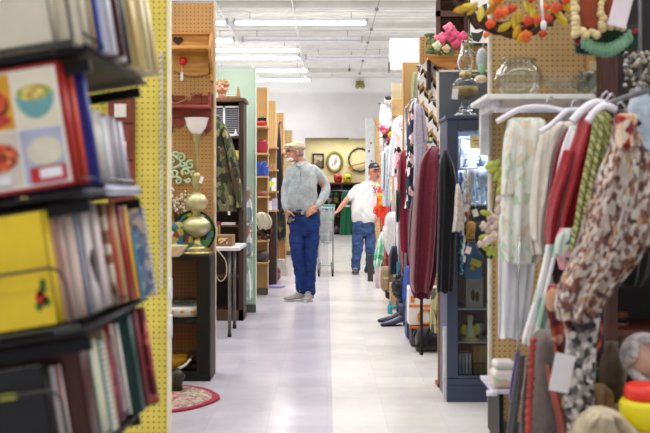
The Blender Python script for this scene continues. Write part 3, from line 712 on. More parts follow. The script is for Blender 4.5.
t.part('base', G().bb(X0, X1, Y0, Y1, 0, .10), walnut)
# louvred picture in the top bay
A, B = P(200, 106, 8.42), P(240, 133, 8.42)
t = Thing('louvred_shutter', ((A.x+B.x)/2, 8.43, P(0, 136, 8.4).z), 'white framed grey slatted shutter in the top bay of the dark bookcase', 'shutter')
zb = P(0, 136, 8.4).z
g = G(); g.bb(A.x, B.x, 8.42, 8.44, A.z-.015, A.z); g.bb(A.x, B.x, 8.42, 8.44, zb, zb+.02); g.bb(B.x-.015, B.x, 8.42, 8.44, zb, A.z); mx = P(224, 0, 8.42).x; g.bb(mx-.01, mx+.01, 8.42, 8.44, zb, A.z)
t.part('frame', g, whitem)
g = G(); nsl = 12
for i in range(nsl): g.box(((A.x+B.x)/2, 8.435, zb+.025+i*(A.z-zb-.04)/nsl), (B.x-A.x, .018, .004), (.6, 0, 0))
t.part('slats', g, plain('#9a9aa2', .5)); t.part('backing', G().bb(A.x, B.x, 8.445, 8.45, zb, A.z), plain('#6d6d76'))
p = P(235.5, 134, 8.41); solo('bottle_figurine', G().lathe([(.012, 0), (.014, .02), (.012, .035), (.005, .045), (.005, .06)], (p.x, 8.412, zb), 14), whitem, (p.x, 8.412, zb), 'tiny white bottle shape in front of the slatted shutter', 'figurine')
p = P(236, 0, 8.45); zb3 = P(0, 160, 8.4).z; solo('yellow_box', G().bb(p.x-.03, p.x+.03, 8.42, 8.5, zb3, zb3+.09), pattern(['#e0c52c', '#c9a820', '#e8d85a', '#5a4a18'], 30, .5), (p.x, 8.46, zb3), 'small yellow box in the second bay of the dark bookcase', 'box', bevel=.002)
z4 = P(0, 190, 8.4).z
zf = P(0, 225, 8.4).z
p = P(228, 0, 8.45); solo('paper_stack', G().bb(p.x-.06, p.x+.07, 8.42, 8.6, zf, zf+.02), stripes(['#e6e2d8', '#b9b2a4'], .006, 2), (p.x, 8.5, zf), 'flat stack of pale paper on the dark bookcase shelf below the camouflage jacket', 'papers')
p = P(217, 0, 8.45); solo('red_book', G().bb(p.x-.05, p.x+.03, 8.43, 8.6, zf, zf+.03), plain('#7d2a22'), (p.x, 8.5, zf), 'dark red book lying beside the paper stack', 'book')
# doll head and tray on the bookcase top
c = P(222, 88, 8.5)
t = Thing('doll_head', (c.x, 8.5, ZT2), 'vintage doll head with blond hair on the dark bookcase top', 'doll')
g = G(); g.ball(c, (.058, .06, .068), 18); g.cyl((c.x, 8.5, ZT2), (c.x, 8.5, c.z-.03), .035, .028); g.ball((c.x+.012, 8.44, c.z-.005), (.010, .012, .01), 8); g.ball((c.x-.03, 8.455, c.z-.02), (.018, .014, .016), 8); g.ball((c.x+.035, 8.455, c.z-.02), (.014, .014, .016), 8)
t.part('head', g, plain('#e0a58c', .4))
g = G()
for s in (-.012, .032): g.ball((c.x+s, 8.447, c.z+.012), (.009, .006, .008), 8)
t.part('eyes', g, plain('#241a16', .2)); t.part('lips', G().ball((c.x+.012, 8.442, c.z-.03), (.012, .006, .006), 8), plain('#b23a34'))
g = G(); random.seed(4)
for k in range(46):
    a_ = random.uniform(0, 2*PI); b_ = random.uniform(.25, 1.45); v = Vector((math.cos(a_)*math.cos(b_)*.06, math.sin(a_)*math.cos(b_)*.062+.01, math.sin(b_)*.07))
    if v.y < -.03 and v.z < .03: continue
    g.ball(c+v, (.02, .018, .018), 7)
t.part('hair', g, plain('#b08a58', .7, bmp=.01, scale=60))
g = G(); q = P(232, 95.5, 8.4); g.bb(q.x-.08, q.x+.075, 8.42, 8.58, ZT2, ZT2+.02); solo('wooden_tray', g, wood('#a9783f'), (q.x, 8.5, ZT2), 'thin tan wooden tray on the dark bookcase top', 'tray', bevel=.004)
q = P(237, 0, 8.4); g = G(); g.prism([(q.x-.015, ZT2+.02), (q.x+.02, ZT2+.02), (q.x+.012, ZT2+.11), (q.x-.008, ZT2+.11)], 8.5, 8.515); g.bb(q.x-.03, q.x+.03, 8.49, 8.54, ZT2+.02, ZT2+.028)
solo('easel', g, wood('#c99d62'), (q.x, 8.5, ZT2+.02), 'small light wooden easel standing on the thin tray', 'easel')
# camouflage jacket
cam_m = pattern(['#3d4a2c', '#6b7048', '#2a2a1e', '#8f8a62', '#4d3b28', '#3d4a2c', '#6e6850', '#22281c'], 24, .9, (1, 1, .7), .05)
t = Thing('camouflage_jacket', P(228, 118, 7.9), 'camouflage jacket hanging beside the dark bookcase', 'jacket')
body = t.part('body', G().drape([(119, 210, 219), (124, 206, 224), (132, 204, 229), (150, 203, 235), (175, 204, 240), (200, 205, 243), (211, 206, 243)], 7.95, .20, 4, .22, seed=1), cam_m)
t.part('sleeve', G().drape([(121, 214, 222, -.06), (130, 219, 228, -.08), (150, 226, 235, -.1), (175, 231, 240, -.1), (198, 236, 243, -.08), (207, 236, 243, -.07)], 7.95, .09, 2, .25, seed=2), cam_m)
t.part('collar', G().drape([(116, 211, 218), (119, 209, 220), (123, 208, 222)], 7.92, .10, 2, .1, seed=5), cam_m)
p = P(229, 213, 7.84); t.part('tag', G().box((p.x, 7.85, p.z), (.02, .002, .035)), whitem)
solo('hanger_rod', G().cyl((-1.7, 7.95, P(0, 116, 7.95).z), (P(219, 0, 7.95).x, 7.95, P(0, 116, 7.95).z), .01), steel, (-1.3, 7.95, P(0, 116, 7.95).z), 'short steel rod that carries the camouflage jacket', 'rod')
for x in (-1.7,):
    solo('rod_post', G().cyl((x, 7.95+.1, 0), (x, 7.95+.1, 2.0), .012).cyl((x, 7.93, P(0, 116, 7.95).z), (x, 8.06, P(0, 116, 7.95).z), .01), steel, (x, 8.05, 0), 'steel post behind the left end of the jacket rod', 'post')
# green board and deeper ones
LP3 = panel('pegboard_partition', -2.4, P(256, 0, 9.0).x, 9.0, peg_green, 'mint green pegboard partition left of the aisle', z1=2.43, edge_m=plain('#cfe6d0', .5, var=.04))
# hanging plastic sleeves on the green board edge
random.seed(5)
for k, (y0, y1) in enumerate(((187, 222), (222, 256), (258, 300))):
    g = G(); g.drape([(y0, 244, 248), (y0+6, 243.5, 251), ((y0+y1)/2, 244, 252), (y1, 244, 253)], 8.93, .02, 3, .3, seed=k)
    solo('plastic_sleeve', g, pattern(['#dfe6ea', '#b9c6cc', '#eef2f2', '#93a8ac', '#e6ece8', '#a88a78'] if k < 2 else ['#d6e8da', '#eef5f0', '#b3cdb9'], 22, .25, (1, 1, .5)), P(248, y0, 8.97), ('topmost clear plastic packet of the three hung on the green board', 'middle clear plastic packet of the three hung on the green board', 'lowest pale green packet of the three hung on the green board')[k], 'packet')
LP4 = panel('pegboard_partition', -2.5, P(268, 0, 10.6).x, 10.6, peg_far, 'tan pegboard partition with glassware shelves, right behind the green one')
LP5 = panel('pegboard_partition', -2.5, P(276, 0, 12.1).x, 12.1, peg_tan, 'tan pegboard partition second behind the green one', z1=2.43)
LP6 = panel('pegboard_partition', -2.5, P(284, 0, 13.9).x, 13.9, peg_far, 'tan pegboard partition third behind the green one', z1=2.43)
LP7 = panel('pegboard_partition', -2.6, P(292, 0, 17.6).x, 17.6, peg_tan, 'tan pegboard partition farthest down the left side', z1=2.43)
# shelves on LP4 with objects
glz = []
sh4 = (126, 153, 176, 196, 219, 240, 262)
shm = wood('#c9a06a', '#a87d48', axis=0)
for py in sh4:
    z = P(0, py, 10.3).z; LP4.part('shelf', G().bb(-1.6, P(268, 0, 10.3).x, 10.24, 10.59, z-.02, z), shm); glz.append(z)
def pot(px, z, y, prof, mt, name, label, cat, n=20): 
    x = P(px, 0, y).x; return solo(name, G().lathe(prof, (x, y, z+.001), n), mt, (x, y, z), label, cat)
pot(261.5, glz[0], 10.35, [(.03, 0), (.06, .02), (.065, .05), (.04, .06), (0, .06)], plain('#b3242c', .3), 'red_bowl', 'small red bowl on the top shelf behind the green board', 'bowl')
t = Thing('small_toy', (P(262, 0, 10.35).x, 10.35, glz[0]+.06), 'small black and green toy resting on the red bowl', 'toy'); x = P(262, 0, 10.35).x
t.part('body', G().box((x, 10.35, glz[0]+.08), (.10, .05, .035)), blackm, bevel=.006); t.part('cap', G().box((x+.01, 10.35, glz[0]+.105), (.04, .04, .02)), plain('#4a9a4a'), bevel=.004)
pot(262, glz[1], 10.35, [(.05, 0), (.065, .02), (.07, .09), (.06, .12), (.066, .13), (.05, .14), (.01, .16), (0, .165)], plain('#a4273a', .2), 'red_jar', 'crimson glass jar on the second shelf behind the green board', 'jar')
pot(261, glz[2], 10.35, [(.05, 0), (.055, .02), (.05, .08), (.065, .16), (.06, .165), (0, .165)], plain('#2b46a8', .15), 'blue_vase', 'cobalt blue glass vase on the third shelf behind the green board', 'vase')
pot(265.5, glz[2], 10.42, [(.03, 0), (.04, .02), (.035, .09), (.045, .12), (0, .12)], plain('#3f6ac8', .15), 'blue_tumbler', 'lighter blue tumbler beside the cobalt vase', 'tumbler')
pot(261, glz[3], 10.35, [(.06, 0), (.08, .03), (.05, .055), (0, .06)], plain('#8a4a32', .4), 'brown_dish', 'brown covered dish on the fourth shelf behind the green board', 'dish')
pot(260, glz[4], 10.35, [(.05, 0), (.09, .02), (.07, .05), (.02, .07), (0, .07)], pattern(['#d9cbb0', '#b89a74', '#efe6d4', '#8d7250'], 40, .8), 'shell_dish', 'beige shell-like dish heaped on the fifth shelf behind the green board', 'dish')
g = G(); random.seed(3); c0 = Vector((P(263, 0, 10.3).x, 10.34, glz[5]))
for k in range(22): g.ball(c0+Vector((random.uniform(-.09, .09), random.uniform(-.05, .05), random.uniform(.01, .17))), random.uniform(.02, .035), 8)
for k in range(4): g.cyl(c0+Vector((-.05+.03*k, 0, 0)), c0+Vector((-.05+.03*k, 0, .1)), .006, n=6)
solo('dried_rose_bunch', g, pattern(['#5c2328', '#3a2a22', '#7d3a34', '#4a4432', '#2a1a18'], 30), c0, 'bunch of dark red dried flowers on the sixth shelf behind the green board', 'dried flowers')
g = G(); g.drape([(212, 259, 263), (216, 256, 270), (224, 257, 272), (229, 259, 270)], 10.26, .10, 4, .3, seed=9)
solo('lace_cloth', g, cloth('#c9bda6'), P(263, 219, 10.3), 'crumpled beige cloth hanging over the fifth shelf edge', 'cloth')
pot(262, glz[6], 10.35, [(.07, 0), (.08, .05), (.07, .12), (0, .12)], plain('#3c3230', .5), 'dark_crock', 'dark crock on the lowest shelf behind the green board', 'crock')
# LP5 shelves
z5 = []
for py in (147, 169.5, 191, 210): z = P(0, py, 11.85).z; LP5.part('shelf', G().bb(-1.6, P(277.5, 0, 11.8).x, 11.76, 12.09, z-.02, z), shm); z5.append(z)
def pkg(px0, px1, y, z, h, mt, name, label, cat='box', dp=.08): 
    a_, b_ = P(px0, 0, y).x, P(px1, 0, y).x; return solo(name, G().bb(a_, b_, y, y+dp, z, z+h), mt, ((a_+b_)/2, y+dp/2, z), label, cat, bevel=.003)
pkg(269, 276, 11.8, z5[2], .17, pattern(['#8fb84a', '#e8eef0', '#3f8ac0', '#e6d23a', '#b34aa0', '#f0f0f0'], 16, .3), 'toy_package', 'bright green and white toy package on a tan pegboard shelf', 'package')
pkg(268.5, 272, 11.8, z5[3], .12, plain('#e5e2ea', .4), 'white_carton', 'small white carton with lilac neighbour below the toy package', 'box')
pkg(272.5, 277, 11.8, z5[3], .15, plain('#b7b3e0', .4), 'lilac_carton', 'small lilac carton below the toy package', 'box')
pkg(268, 275, 11.85, z5[1], .08, wood('#b98c54'), 'wooden_box', 'plain wooden box on the pegboard shelf above the toy package', 'box')
t = Thing('cabinet', (-1.2, 11.9, 0), 'dark brown low cabinet under the lilac carton left of the man', 'cabinet')
x1_ = P(276, 0, 11.7).x; t.part('body', G().bb(-1.7, x1_, 11.75, 12.05, 0, z5[3]-.06), darkwood, bevel=.004); t.part('side_post', G().bb(x1_-.03, x1_+.004, 11.735, 11.76, 0, z5[3]-.05), plain('#2b2326', .5))
t = Thing('cabinet', (-1.2, 13.6, 0), 'honey wood low cabinet beyond the dark brown one', 'cabinet')
x1_ = P(285, 0, 13.4).x; t.part('body', G().bb(-1.7, x1_, 13.4, 13.8, 0, P(0, 205, 13.4).z), wood('#b07c44'), bevel=.004); t.part('side_post', G().bb(x1_-.02, x1_+.005, 13.39, 13.42, 0, P(0, 195, 13.4).z), wood('#b07c44'))
for py in (175, 152): z = P(0, py, 13.6).z; LP6.part('shelf', G().bb(-1.6, P(286, 0, 13.6).x, 13.6, 13.89, z-.02, z), shm)
# low clutter by the floor
p = P(275, 0, 11.4); solo('purple_disc', G().lathe([(.0, 0), (.12, 0), (.13, .015), (.05, .03), (0, .03)], (p.x, 11.45, .0), 24), plain('#8a7ab8', .4), (p.x, 11.45, 0), 'purple round lid on the floor in front of the dark cabinet', 'lid')
p = P(277, 0, 12.4); solo('shoe_pair', G().ball((p.x, 12.4, .05), (.05, .12, .05)).ball((p.x+.0, 12.48, .10), (.045, .05, .07)), plain('#7a2c2a', .5), (p.x, 12.4, 0), 'dark red shoe on the floor beyond the purple lid', 'shoe')
p = P(281, 0, 13.0); solo('shopping_bag', G().prism([(p.x-.1, 0), (p.x+.08, 0), (p.x+.06, .24), (p.x-.08, .24)], 13.0, 13.15), plain('#b9b4ae', .6), (p.x, 13.07, 0), 'grey bag on the floor left of the man in blue jeans', 'bag')
# black hanging coat strip at 278
t = Thing('black_umbrella', P(279, 128, 13.0), 'furled black umbrella hanging on the end of a tan pegboard', 'umbrella')
g = G(); q = P(279, 128, 13.0); g.tube([(q.x, 13, q.z), (q.x, 13, q.z-.3), (q.x+.01, 13, q.z-.7), (q.x+.015, 13, q.z-1.1), (q.x+.015, 13, q.z-1.22)], [.012, .035, .05, .035, .006], 10)
t.part('canopy', g, cloth('#18181a')); t.part('handle', G().tube([(q.x, 13, q.z), (q.x, 13, q.z+.06), (q.x+.02, 13, q.z+.09), (q.x+.04, 13, q.z+.07)], .008, 8), blackm)
solo('wall_hook', G().cyl((q.x, 13.0, q.z+.085), (q.x, 13.9, q.z+.085), .006, n=8), steel, (q.x, 13.9, q.z+.085), 'long steel hook carrying the black umbrella', 'hook')
t = Thing('dark_coat', P(279, 185, 13.3), 'black and olive coat hanging low beside the honey wood cabinet', 'coat')
t.part('body', G().drape([(183, 279, 283), (190, 277, 285), (210, 276, 285), (232, 277, 286), (240, 278, 285)], 13.3, .14, 3, .2, seed=8), pattern(['#17181a', '#2c2f22', '#101214', '#55603a'], 14, .9))
# ---------------------------------------------------------------- back of the shop
AW = BW+1.58
def ring_pts(c, rx, rz, n=36): return [(c.x+rx*math.cos(2*PI*k/n), c.y, c.z+rz*math.sin(2*PI*k/n)) for k in range(n)]
c = P(334.5, 162, AW-.03); sx_ = AW/F
t = Thing('oval_picture', c, 'oval picture with olive gilt frame and pale flower print on the yellow wall', 'picture')
t.part('frame', G().tube(ring_pts(c, 7.2*sx_, 9.2*sx_), .045, 10, close=True), plain('#8f8236', .4, .3), label='olive gilt frame')
N = 32; t.part('print', G().prism([(c.x+6.6*sx_*math.cos(2*PI*k/N), c.z+8.6*sx_*math.sin(2*PI*k/N)) for k in range(N)], c.y, c.y+.02), plain('#eef0f2', .5, var=.03))
g = G(); random.seed(2)
for k in range(12): g.ball((c.x+random.uniform(-.07, .07), c.y-.005, c.z+random.uniform(-.1, .1)), (.022, .008, .03), 7)
t.part('flower_print', g, pattern(['#c98a9a', '#7f93b0', '#c7a05a', '#8d9a8a', '#d4a9ac'], 30))
t = Thing('framed_picture', P(318, 168, AW), 'dark brown framed picture on the yellow wall left of the oval one', 'picture')
A, B = P(312.5, 153.5, AW), P(324, 168, AW)
g = G(); f_ = .045
for bx in ((A.x, B.x, A.z-f_, A.z), (A.x, B.x, B.z, B.z+f_), (A.x, A.x+f_, B.z, A.z), (B.x-f_, B.x, B.z, A.z)): g.bb(bx[0], bx[1], AW-.04, AW-.005, bx[2], bx[3])
t.part('frame', g, darkwood); t.part('picture', G().bb(A.x+.03, B.x-.03, AW-.02, AW-.005, B.z+.03, A.z-.03), pattern(['#8e8676', '#5d544a', '#a79c86', '#6c5c4c', '#c0b49c'], 8, .5, dist=.1))
# vine ring wreath
c = P(359.5, 160, AW-.0)
t = Thing('vine_wreath', c, 'large bare vine ring wreath with a straw bow on the yellow wall', 'wreath')
g = G(); random.seed(21)
for q in range(4):
    pts = [(c.x+(10.6+random.uniform(-.7, .7))*sx_*math.cos(2*PI*k/30), c.y-random.uniform(0, .05), c.z+(11.6+random.uniform(-.7, .7))*sx_*math.sin(2*PI*k/30)) for k in range(30)]
    g.tube(pts, .017, 6, close=True)
for k in range(16):
    a_ = 2*PI*k/16+.2; r0 = 10.5*sx_; v = Vector((math.cos(a_), 0, math.sin(a_))); p = c+v*r0; g.tube([p, p+v*random.uniform(-.12, .1)+Vector((.04, -.02, .03))], [.010, .003], 5)
t.part('vine', g, plain('#4c4436', .8))
g = G(); q = P(351, 168, AW-.1)
for k in range(9): a_ = k*.7; g.tube([q, q+Vector((.12*math.cos(a_), -.03, .12*math.sin(a_)))], [.02, .006], 6)
g.tube([P(350, 166, AW-.1), P(360, 164, AW-.08), P(372, 160, AW-.08)], .018, 6)
t.part('straw_bow', g, plain('#b58f3a', .7))
# shelving counter under the yellow wall
t = Thing('back_shelf_unit', (.3, BW+1.3, 0), 'long dark brown shelf unit under the yellow wall at the back', 'shelf unit')
Y0, Y1 = BW+1.0, BW+1.55; zt = P(0, 182.5, Y0).z; x0, x1 = -1.6, 2.2
t.part('top', G().bb(x0, x1, Y0-.02, Y1, zt-.05, zt), wood('#6d3a2a', axis=0))
for z in (.10, .55, .95, zt-.42): t.part('shelf', G().bb(x0, x1, Y0, Y1, z-.03, z), darkwood)
for x in (x0, -.15, .45, 1.3, x1): t.part('divider', G().bb(x-.025, x+.025, Y0, Y1, 0, zt-.05), darkwood)
t.part('back_panel', G().bb(x0, x1, Y1-.02, Y1, 0, zt-.05), plain('#3c2620'))
random.seed(9)
cols = ['#c9c2b4', '#8a3a32', '#5a7a8a', '#d0b060', '#e8e4dc', '#4a6a4a', '#a06a8a']; cn = ['cream', 'brick red', 'slate blue', 'mustard', 'white', 'moss green', 'mauve']
shelfn = ['floor', 'second', 'third', 'top']
i = 0
for sh, z in enumerate((.10, .55, .95, zt-.42)):
    for k, x in enumerate((-.4, .08, .28, .62, .95)):
        j = (i*3+sh) % 7; h = random.uniform(.12, .24); i += 1
        g = G().lathe([(.05, 0), (.08, .03), (.085, h*.6), (.04, h*.85), (.05, h), (0, h)], (x, Y0+.2, z+.001), 14)
        solo('pottery_jar', g, plain(cols[j], .4), (x, Y0+.2, z), '%s jar %s on the %s shelf of the back unit' % (cn[j], ('far left', 'left of centre', 'in the centre', 'right of centre', 'far right')[k], shelfn[sh]), 'jar', 'jars in the back shelf unit')
for px, col, nm in ((338, '#c9201c', 'red'), (347.5, '#d9cf1f', 'yellow')):
    c = P(px, 188, BW+1.15); c.z = zt; r = .125
    t = Thing('toy_helmet', c, 'shiny %s toy helmet on the back shelf unit' % nm, 'helmet')
    t.part('shell', G().lathe([(.09, 0), (.12, .04), (.135, .12), (.12, .2), (.07, .25), (.0, .265)], c, 24), plain(col, .2, coat=.5))
    t.part('visor', G().box((c.x+.02, c.y-.115, c.z+.13), (.12, .05, .06)), plain('#3a1416' if nm == 'red' else '#4a4a18', .2), bevel=.01)
    t.part('crest', G().tube([(c.x, c.y-.11, c.z+.2), (c.x, c.y-.03, c.z+.27), (c.x, c.y+.08, c.z+.24)], .012, 8), plain(shade(col, .8), .3))
# green dress hanging at the back
q = P(346, 192, BW+.75)
t = Thing('green_apron_dress', q, 'dark green dress with a white mark hanging at the back, behind the pointing arm', 'dress')
bd = t.part('body', G().drape([(191, 343, 350), (197, 341.5, 351), (210, 341, 352), (225, 340, 353), (237, 339.5, 353)], BW+.75, .25, 4, .25, seed=4), cloth('#1d6a48'))
p = P(347, 206, BW+.6); t.part('white_print', G().ball(p, (.10, .012, .03), 10), whitem, parent=bd)
g = G(); g.tube([(q.x-.5, BW+.78, q.z+.04), (q.x+.6, BW+.78, q.z+.04)], .012, 8); g.cyl((q.x-.5, BW+.78, 0), (q.x-.5, BW+.78, q.z+.06), .015); g.cyl((q.x+.6, BW+.78, 0), (q.x+.6, BW+.78, q.z+.06), .015)
solo('garment_rail', g, steel, (q.x, BW+.78, 0), 'steel garment rail at the back that carries the green dress', 'garment rail')
# pillar with marks left of opening and right
g = G(); x0, x1 = P(366, 0, 19).x, P(373.5, 0, 19).x; g.bb(x0, x1, 19, 19.12, 0, P(0, 118, 19).z)
t = Thing('white_post', ((x0+x1)/2, 19.06, 0), 'white square post with small dark marks right of the yellow wall', 'post'); pb = t.part('post', g, plain('#e4eaec', .5, var=.03))
g = G()
for px, py in ((371, 143), (369, 151), (371.5, 161)):
    q = P(px, py, 18.99); g.ball(q, (.022, .008, .018), 8)
t.part('mark', g, plain('#25282c'), parent=pb)
# ---------------------------------------------------------------- people
def remesh(g, name, voxel, mats, parent, base, smooth=6, matfn=None, noise_amt=0, nscale=12, nstretch=(1, 1, 1)):
    bmesh.ops.recalc_face_normals(g.bm, faces=g.bm.faces[:])
    me = bpy.data.meshes.new('tmp'); g.bm.to_mesh(me); g.bm.free()
    o = bpy.data.objects.new('tmp', me); C.objects.link(o)
    r = o.modifiers.new('r', 'REMESH'); r.mode = 'VOXEL'; r.voxel_size = voxel
    s_ = o.modifiers.new('s', 'SMOOTH'); s_.iterations = smooth; s_.factor = .5
    dg = bpy.context.evaluated_depsgraph_get(); dg.update()
    m2_ = bpy.data.meshes.new_from_object(o.evaluated_get(dg)); bpy.data.objects.remove(o)
    m2_.materials.clear()
    for m_ in mats: m2_.materials.append(m_)
    if noise_amt:
        nn = [v.normal.copy() for v in m2_.vertices]
        for v, n_ in zip(m2_.vertices, nn):
            q = Vector((v.co.x*nstretch[0], v.co.y*nstretch[1], v.co.z*nstretch[2]))*nscale
            v.co += n_*(noise_amt*noise.noise(q)+noise_amt*.5*noise.noise(q*2.3))
    for p in m2_.polygons:
        p.use_smooth = True
        if matfn: p.material_index = matfn(p.center)
    base = Vector(base)
    for v in m2_.vertices: v.co -= base
    m2_.name = name
    ob = bpy.data.objects.new(name, m2_); C.objects.link(ob); ob.parent = parent
    return ob
def limb(g, pts, radii, n=14, sub=4):
    """tapering limb with rounded ends"""
    q = catmull([tuple(p)+(r,) for p, r in zip(pts, radii)], sub)
    pp = [Vector(a[:3]) for a in q]; rr = [a[3] for a in q]
    g.tube(pp, rr, n); g.ball(pp[0], rr[0], 12); g.ball(pp[-1], rr[-1], 12)
def torso(g, rows, n=24, sub=4, yaw=0):
    """rows: (cx, cy, z, rx, ry)"""
    rs = []
    for cx, cy, z, rx, ry in catmull(rows, sub):
        ring = []
        for k in range(n):
            a_ = 2*PI*k/n; u = math.copysign(abs(math.cos(a_))**.85, math.cos(a_))*rx; v = math.copysign(abs(math.sin(a_))**.85, math.sin(a_))*ry
            ring.append((cx+u*math.cos(yaw)-v*math.sin(yaw), cy+u*math.sin(yaw)+v*math.cos(yaw), z))
        rs.append(ring)
    g.rings(rs)
def head(g, M, s=1.0):
    """local: x right, y = face direction, z up, origin at head centre"""
    R = M.to_3x3()
    def b_(c, r): g.ball(M @ (Vector(c)*s), tuple(x*s for x in r), 18, rot=R)
    b_((0, -.012, .030), (.076, .094, .086)); b_((0, .022, -.030), (.060, .068, .078)); b_((0, .058, -.088), (.028, .026, .020))
    b_((.03, .060, -.02), (.024, .024, .026)); b_((-.03, .060, -.02), (.024, .024, .026)); b_((0, .070, .030), (.052, .020, .014))
    b_((0, .045, -.06), (.042, .046, .032))
    g.tube([M @ (Vector(p)*s) for p in ((0, .082, .022), (0, .100, -.008), (0, .108, -.026))], [.008*s, .011*s, .015*s], 10); b_((0, .104, -.028), (.018, .014, .012))
    for x in (-1, 1): b_((x*.076, -.012, -.004), (.012, .020, .033)); b_((x*.083, -.004, .012), (.006, .014, .014))
    b_((0, .086, -.052), (.024, .012, .006)); b_((0, .084, -.063), (.021, .012, .006))
def hand(g, wrist, dirv, palm_n, s=1.0, curl=.5, mirror=1):
    """palm plus four unequal curled fingers and a thumb leaving the side of the palm"""
    d = Vector(dirv).normalized(); n = Vector(palm_n); n = (n-d*n.dot(d)).normalized(); side = d.cross(n)*mirror
    wrist = Vector(wrist)
    M = Matrix((side, d, n)).transposed()
    g.ball(wrist+d*.048*s, (.042*s, .056*s, .017*s), 14, rot=M)
    for k, (L, off) in enumerate(((.070, -.032), (.080, -.011), (.075, .010), (.060, .030))):
        p = wrist+d*.088*s+side*off*s; a_ = curl*.5; dd = d.copy(); pts = [wrist+d*.06*s+side*off*.8*s, p]
        for j in range(3):
            dd = (Matrix.Rotation(-a_*mirror, 3, side) @ dd).normalized() if True else dd
            # curl toward palm normal
            v = d*math.cos(a_)+n*math.sin(a_); p = p+v*L*s*(.42, .32, .26)[j]; pts.append(p.copy()); a_ += curl
        g.tube(pts, [.009*s, .0092*s, .0088*s, .008*s, .007*s], 8); g.ball(pts[-1], .007*s, 8)
    t0 = wrist+d*.025*s-side*.034*s; t1 = t0+(d*.6-side*.75+n*.3).normalized()*.036*s; t2 = t1+(d*.85-side*.3+n*.5).normalized()*.030*s; t3 = t2+(d*.9+n*.5).normalized()*.024*s
    g.tube([wrist+d*.02*s-side*.01*s, t0, t1, t2, t3], [.014*s, .014*s, .0115*s, .010*s, .008*s], 8); g.ball(t3, .008*s, 8)
def look(c, yaw, pitch=0, roll=0):
    """yaw 0 looks at the camera (-Y); positive turns towards image left"""
    base = Matrix.Rotation(PI, 4, 'Z')  # local +y -> world -y
    return Matrix.Translation(c) @ Matrix.Rotation(-yaw, 4, 'Z') @ base @ Matrix.Rotation(pitch, 4, 'X') @ Matrix.Rotation(roll, 4, 'Y')
def facemat(M, s=1.0):
    Mi = M.inverted()
    def fn(c):
        p = (Mi @ c)/s
        if p.length < .2:
            if p.y > .05 and abs(abs(p.x)-.030) < .011 and abs(p.z-.006) < .006: return 1
            if p.y > .07 and abs(p.x) < .024 and abs(p.z+.0575) < .007: return 2
        return 0
    return fn
# --- man in grey shirt
D1 = 10.03
base1 = P(304, 300, D1); base1.z = 0
man = Thing('person', base1, 'man in grey long-sleeved shirt, blue jeans and beige flat cap looking left, hand in pocket', 'person')
def Q(px, py, dy=0): v = P(px, py, D1); v.y += dy; return v
skin = plain('#bd836c', .5, var=.08, scale=30); eye = plain('#2a1e1c', .3); lip = plain('#a65a52', .5)
hc = Q(294.5, 152.5, -.01); HM = look(hc, math.radians(72), math.radians(2)); 
g = G(); head(g, HM, 1.0)
limb(g, [Q(298, 157, .01), Q(300.5, 162, .02), Q(302, 169, .03)], [.055, .055, .06])
torso(g, [(Q(302, 0).x, D1+.02, Q(0, y).z, r_, q_) for y, r_, q_ in ((167, .08, .05), (173, .12, .08), (185, .135, .095), (200, .135, .095), (212, .13, .09), (224, .14, .09), (232, .12, .08))])
for pts, rr_ in (([Q(313, 172, .02), Q(325, 187, .05), Q(322, 201, -.05), Q(316.5, 207.5, -.12)], [.05, .042, .036, .026]),
                ([Q(291, 172, 0), Q(285.5, 193, 0), Q(285.5, 203, -.05), Q(287, 210.5, -.09)], [.048, .04, .033, .026]),
                ([Q(297.5, 222, .01), Q(297, 253, -.03), Q(300.5, 290, .0)], [.065, .040, .030]),
                ([Q(311, 222, .01), Q(310.8, 253, -.015), Q(309.8, 292, .0)], [.065, .040, .030])): limb(g, pts, rr_)
hand(g, Q(317, 207.5, -.12), (-.75, -.1, -.45), (.0, .9, -.4), 1.0, .35, 1)
hand(g, Q(287, 210, -.09), (.25, -.15, -.9), (.85, .4, .1), 1.0, .75, -1)
remesh(g, 'body', .0045, [skin, eye, lip], man.o, base1, 4, facemat(HM))
# shirt
gr = plain('#a3a8ac', .95, var=.06, scale=40, bmp=.002, sheen=.3, spec=.2)
g = G(); yw = .12
cx = lambda px: Q(px, 0).x
torso(g, [(cx((a_+b_)/2), D1+.02, Q(0, y).z, (b_-a_)/2/90.0, q_) for y, a_, b_, q_ in ((161.5, 297, 306.5, .062), (164, 293, 310, .085), (167.5, 288.5, 315, .105), (174, 287, 317.5, .125), (185, 287.5, 317, .13), (198, 287, 317.5, .14), (206, 287, 318.5, .14), (212, 288.5, 319.5, .13))])
limb(g, [Q(312.5, 170.5, .02), Q(319, 177, .045), Q(325.5, 187, .06), Q(322.5, 198.5, -.04), Q(318.5, 205, -.11)], [.070, .066, .060, .050, .038])
limb(g, [Q(291.5, 171, .0), Q(287.5, 182, .0), Q(285.2, 193, .0), Q(285.2, 202, -.05), Q(286.6, 208.5, -.085)], [.062, .056, .050, .044, .036])
remesh(g, 'shirt', .007, [gr], man.o, base1, 5, None, .016, 5.5, (1.7, 1, 1.15))
g = G(); g.tube([Q(300.5, 167, -.09), Q(300.8, 172, -.115), Q(301.2, 177, -.125)], .004, 6)
for py in (169, 173, 176.5): g.ball(Q(300.9, py, -.135 if py > 172 else -.11), .007, 8)
man.part('placket', g, plain('#7f8488', .7))
g = G()
rr_ = [Q(295.5, 163, -.02), Q(297, 165.5, -.07), Q(300.5, 166.5, -.085), Q(305, 164, -.05), Q(307, 160.8, .03), Q(303, 159, .085), Q(297.5, 160.5, .05)]
g.tube(catmull([tuple(v) for v in rr_+[rr_[0]]], 4)[:-1], .011, 8, close=True); man.part('collar', g, plain('#9da2a6', .9))
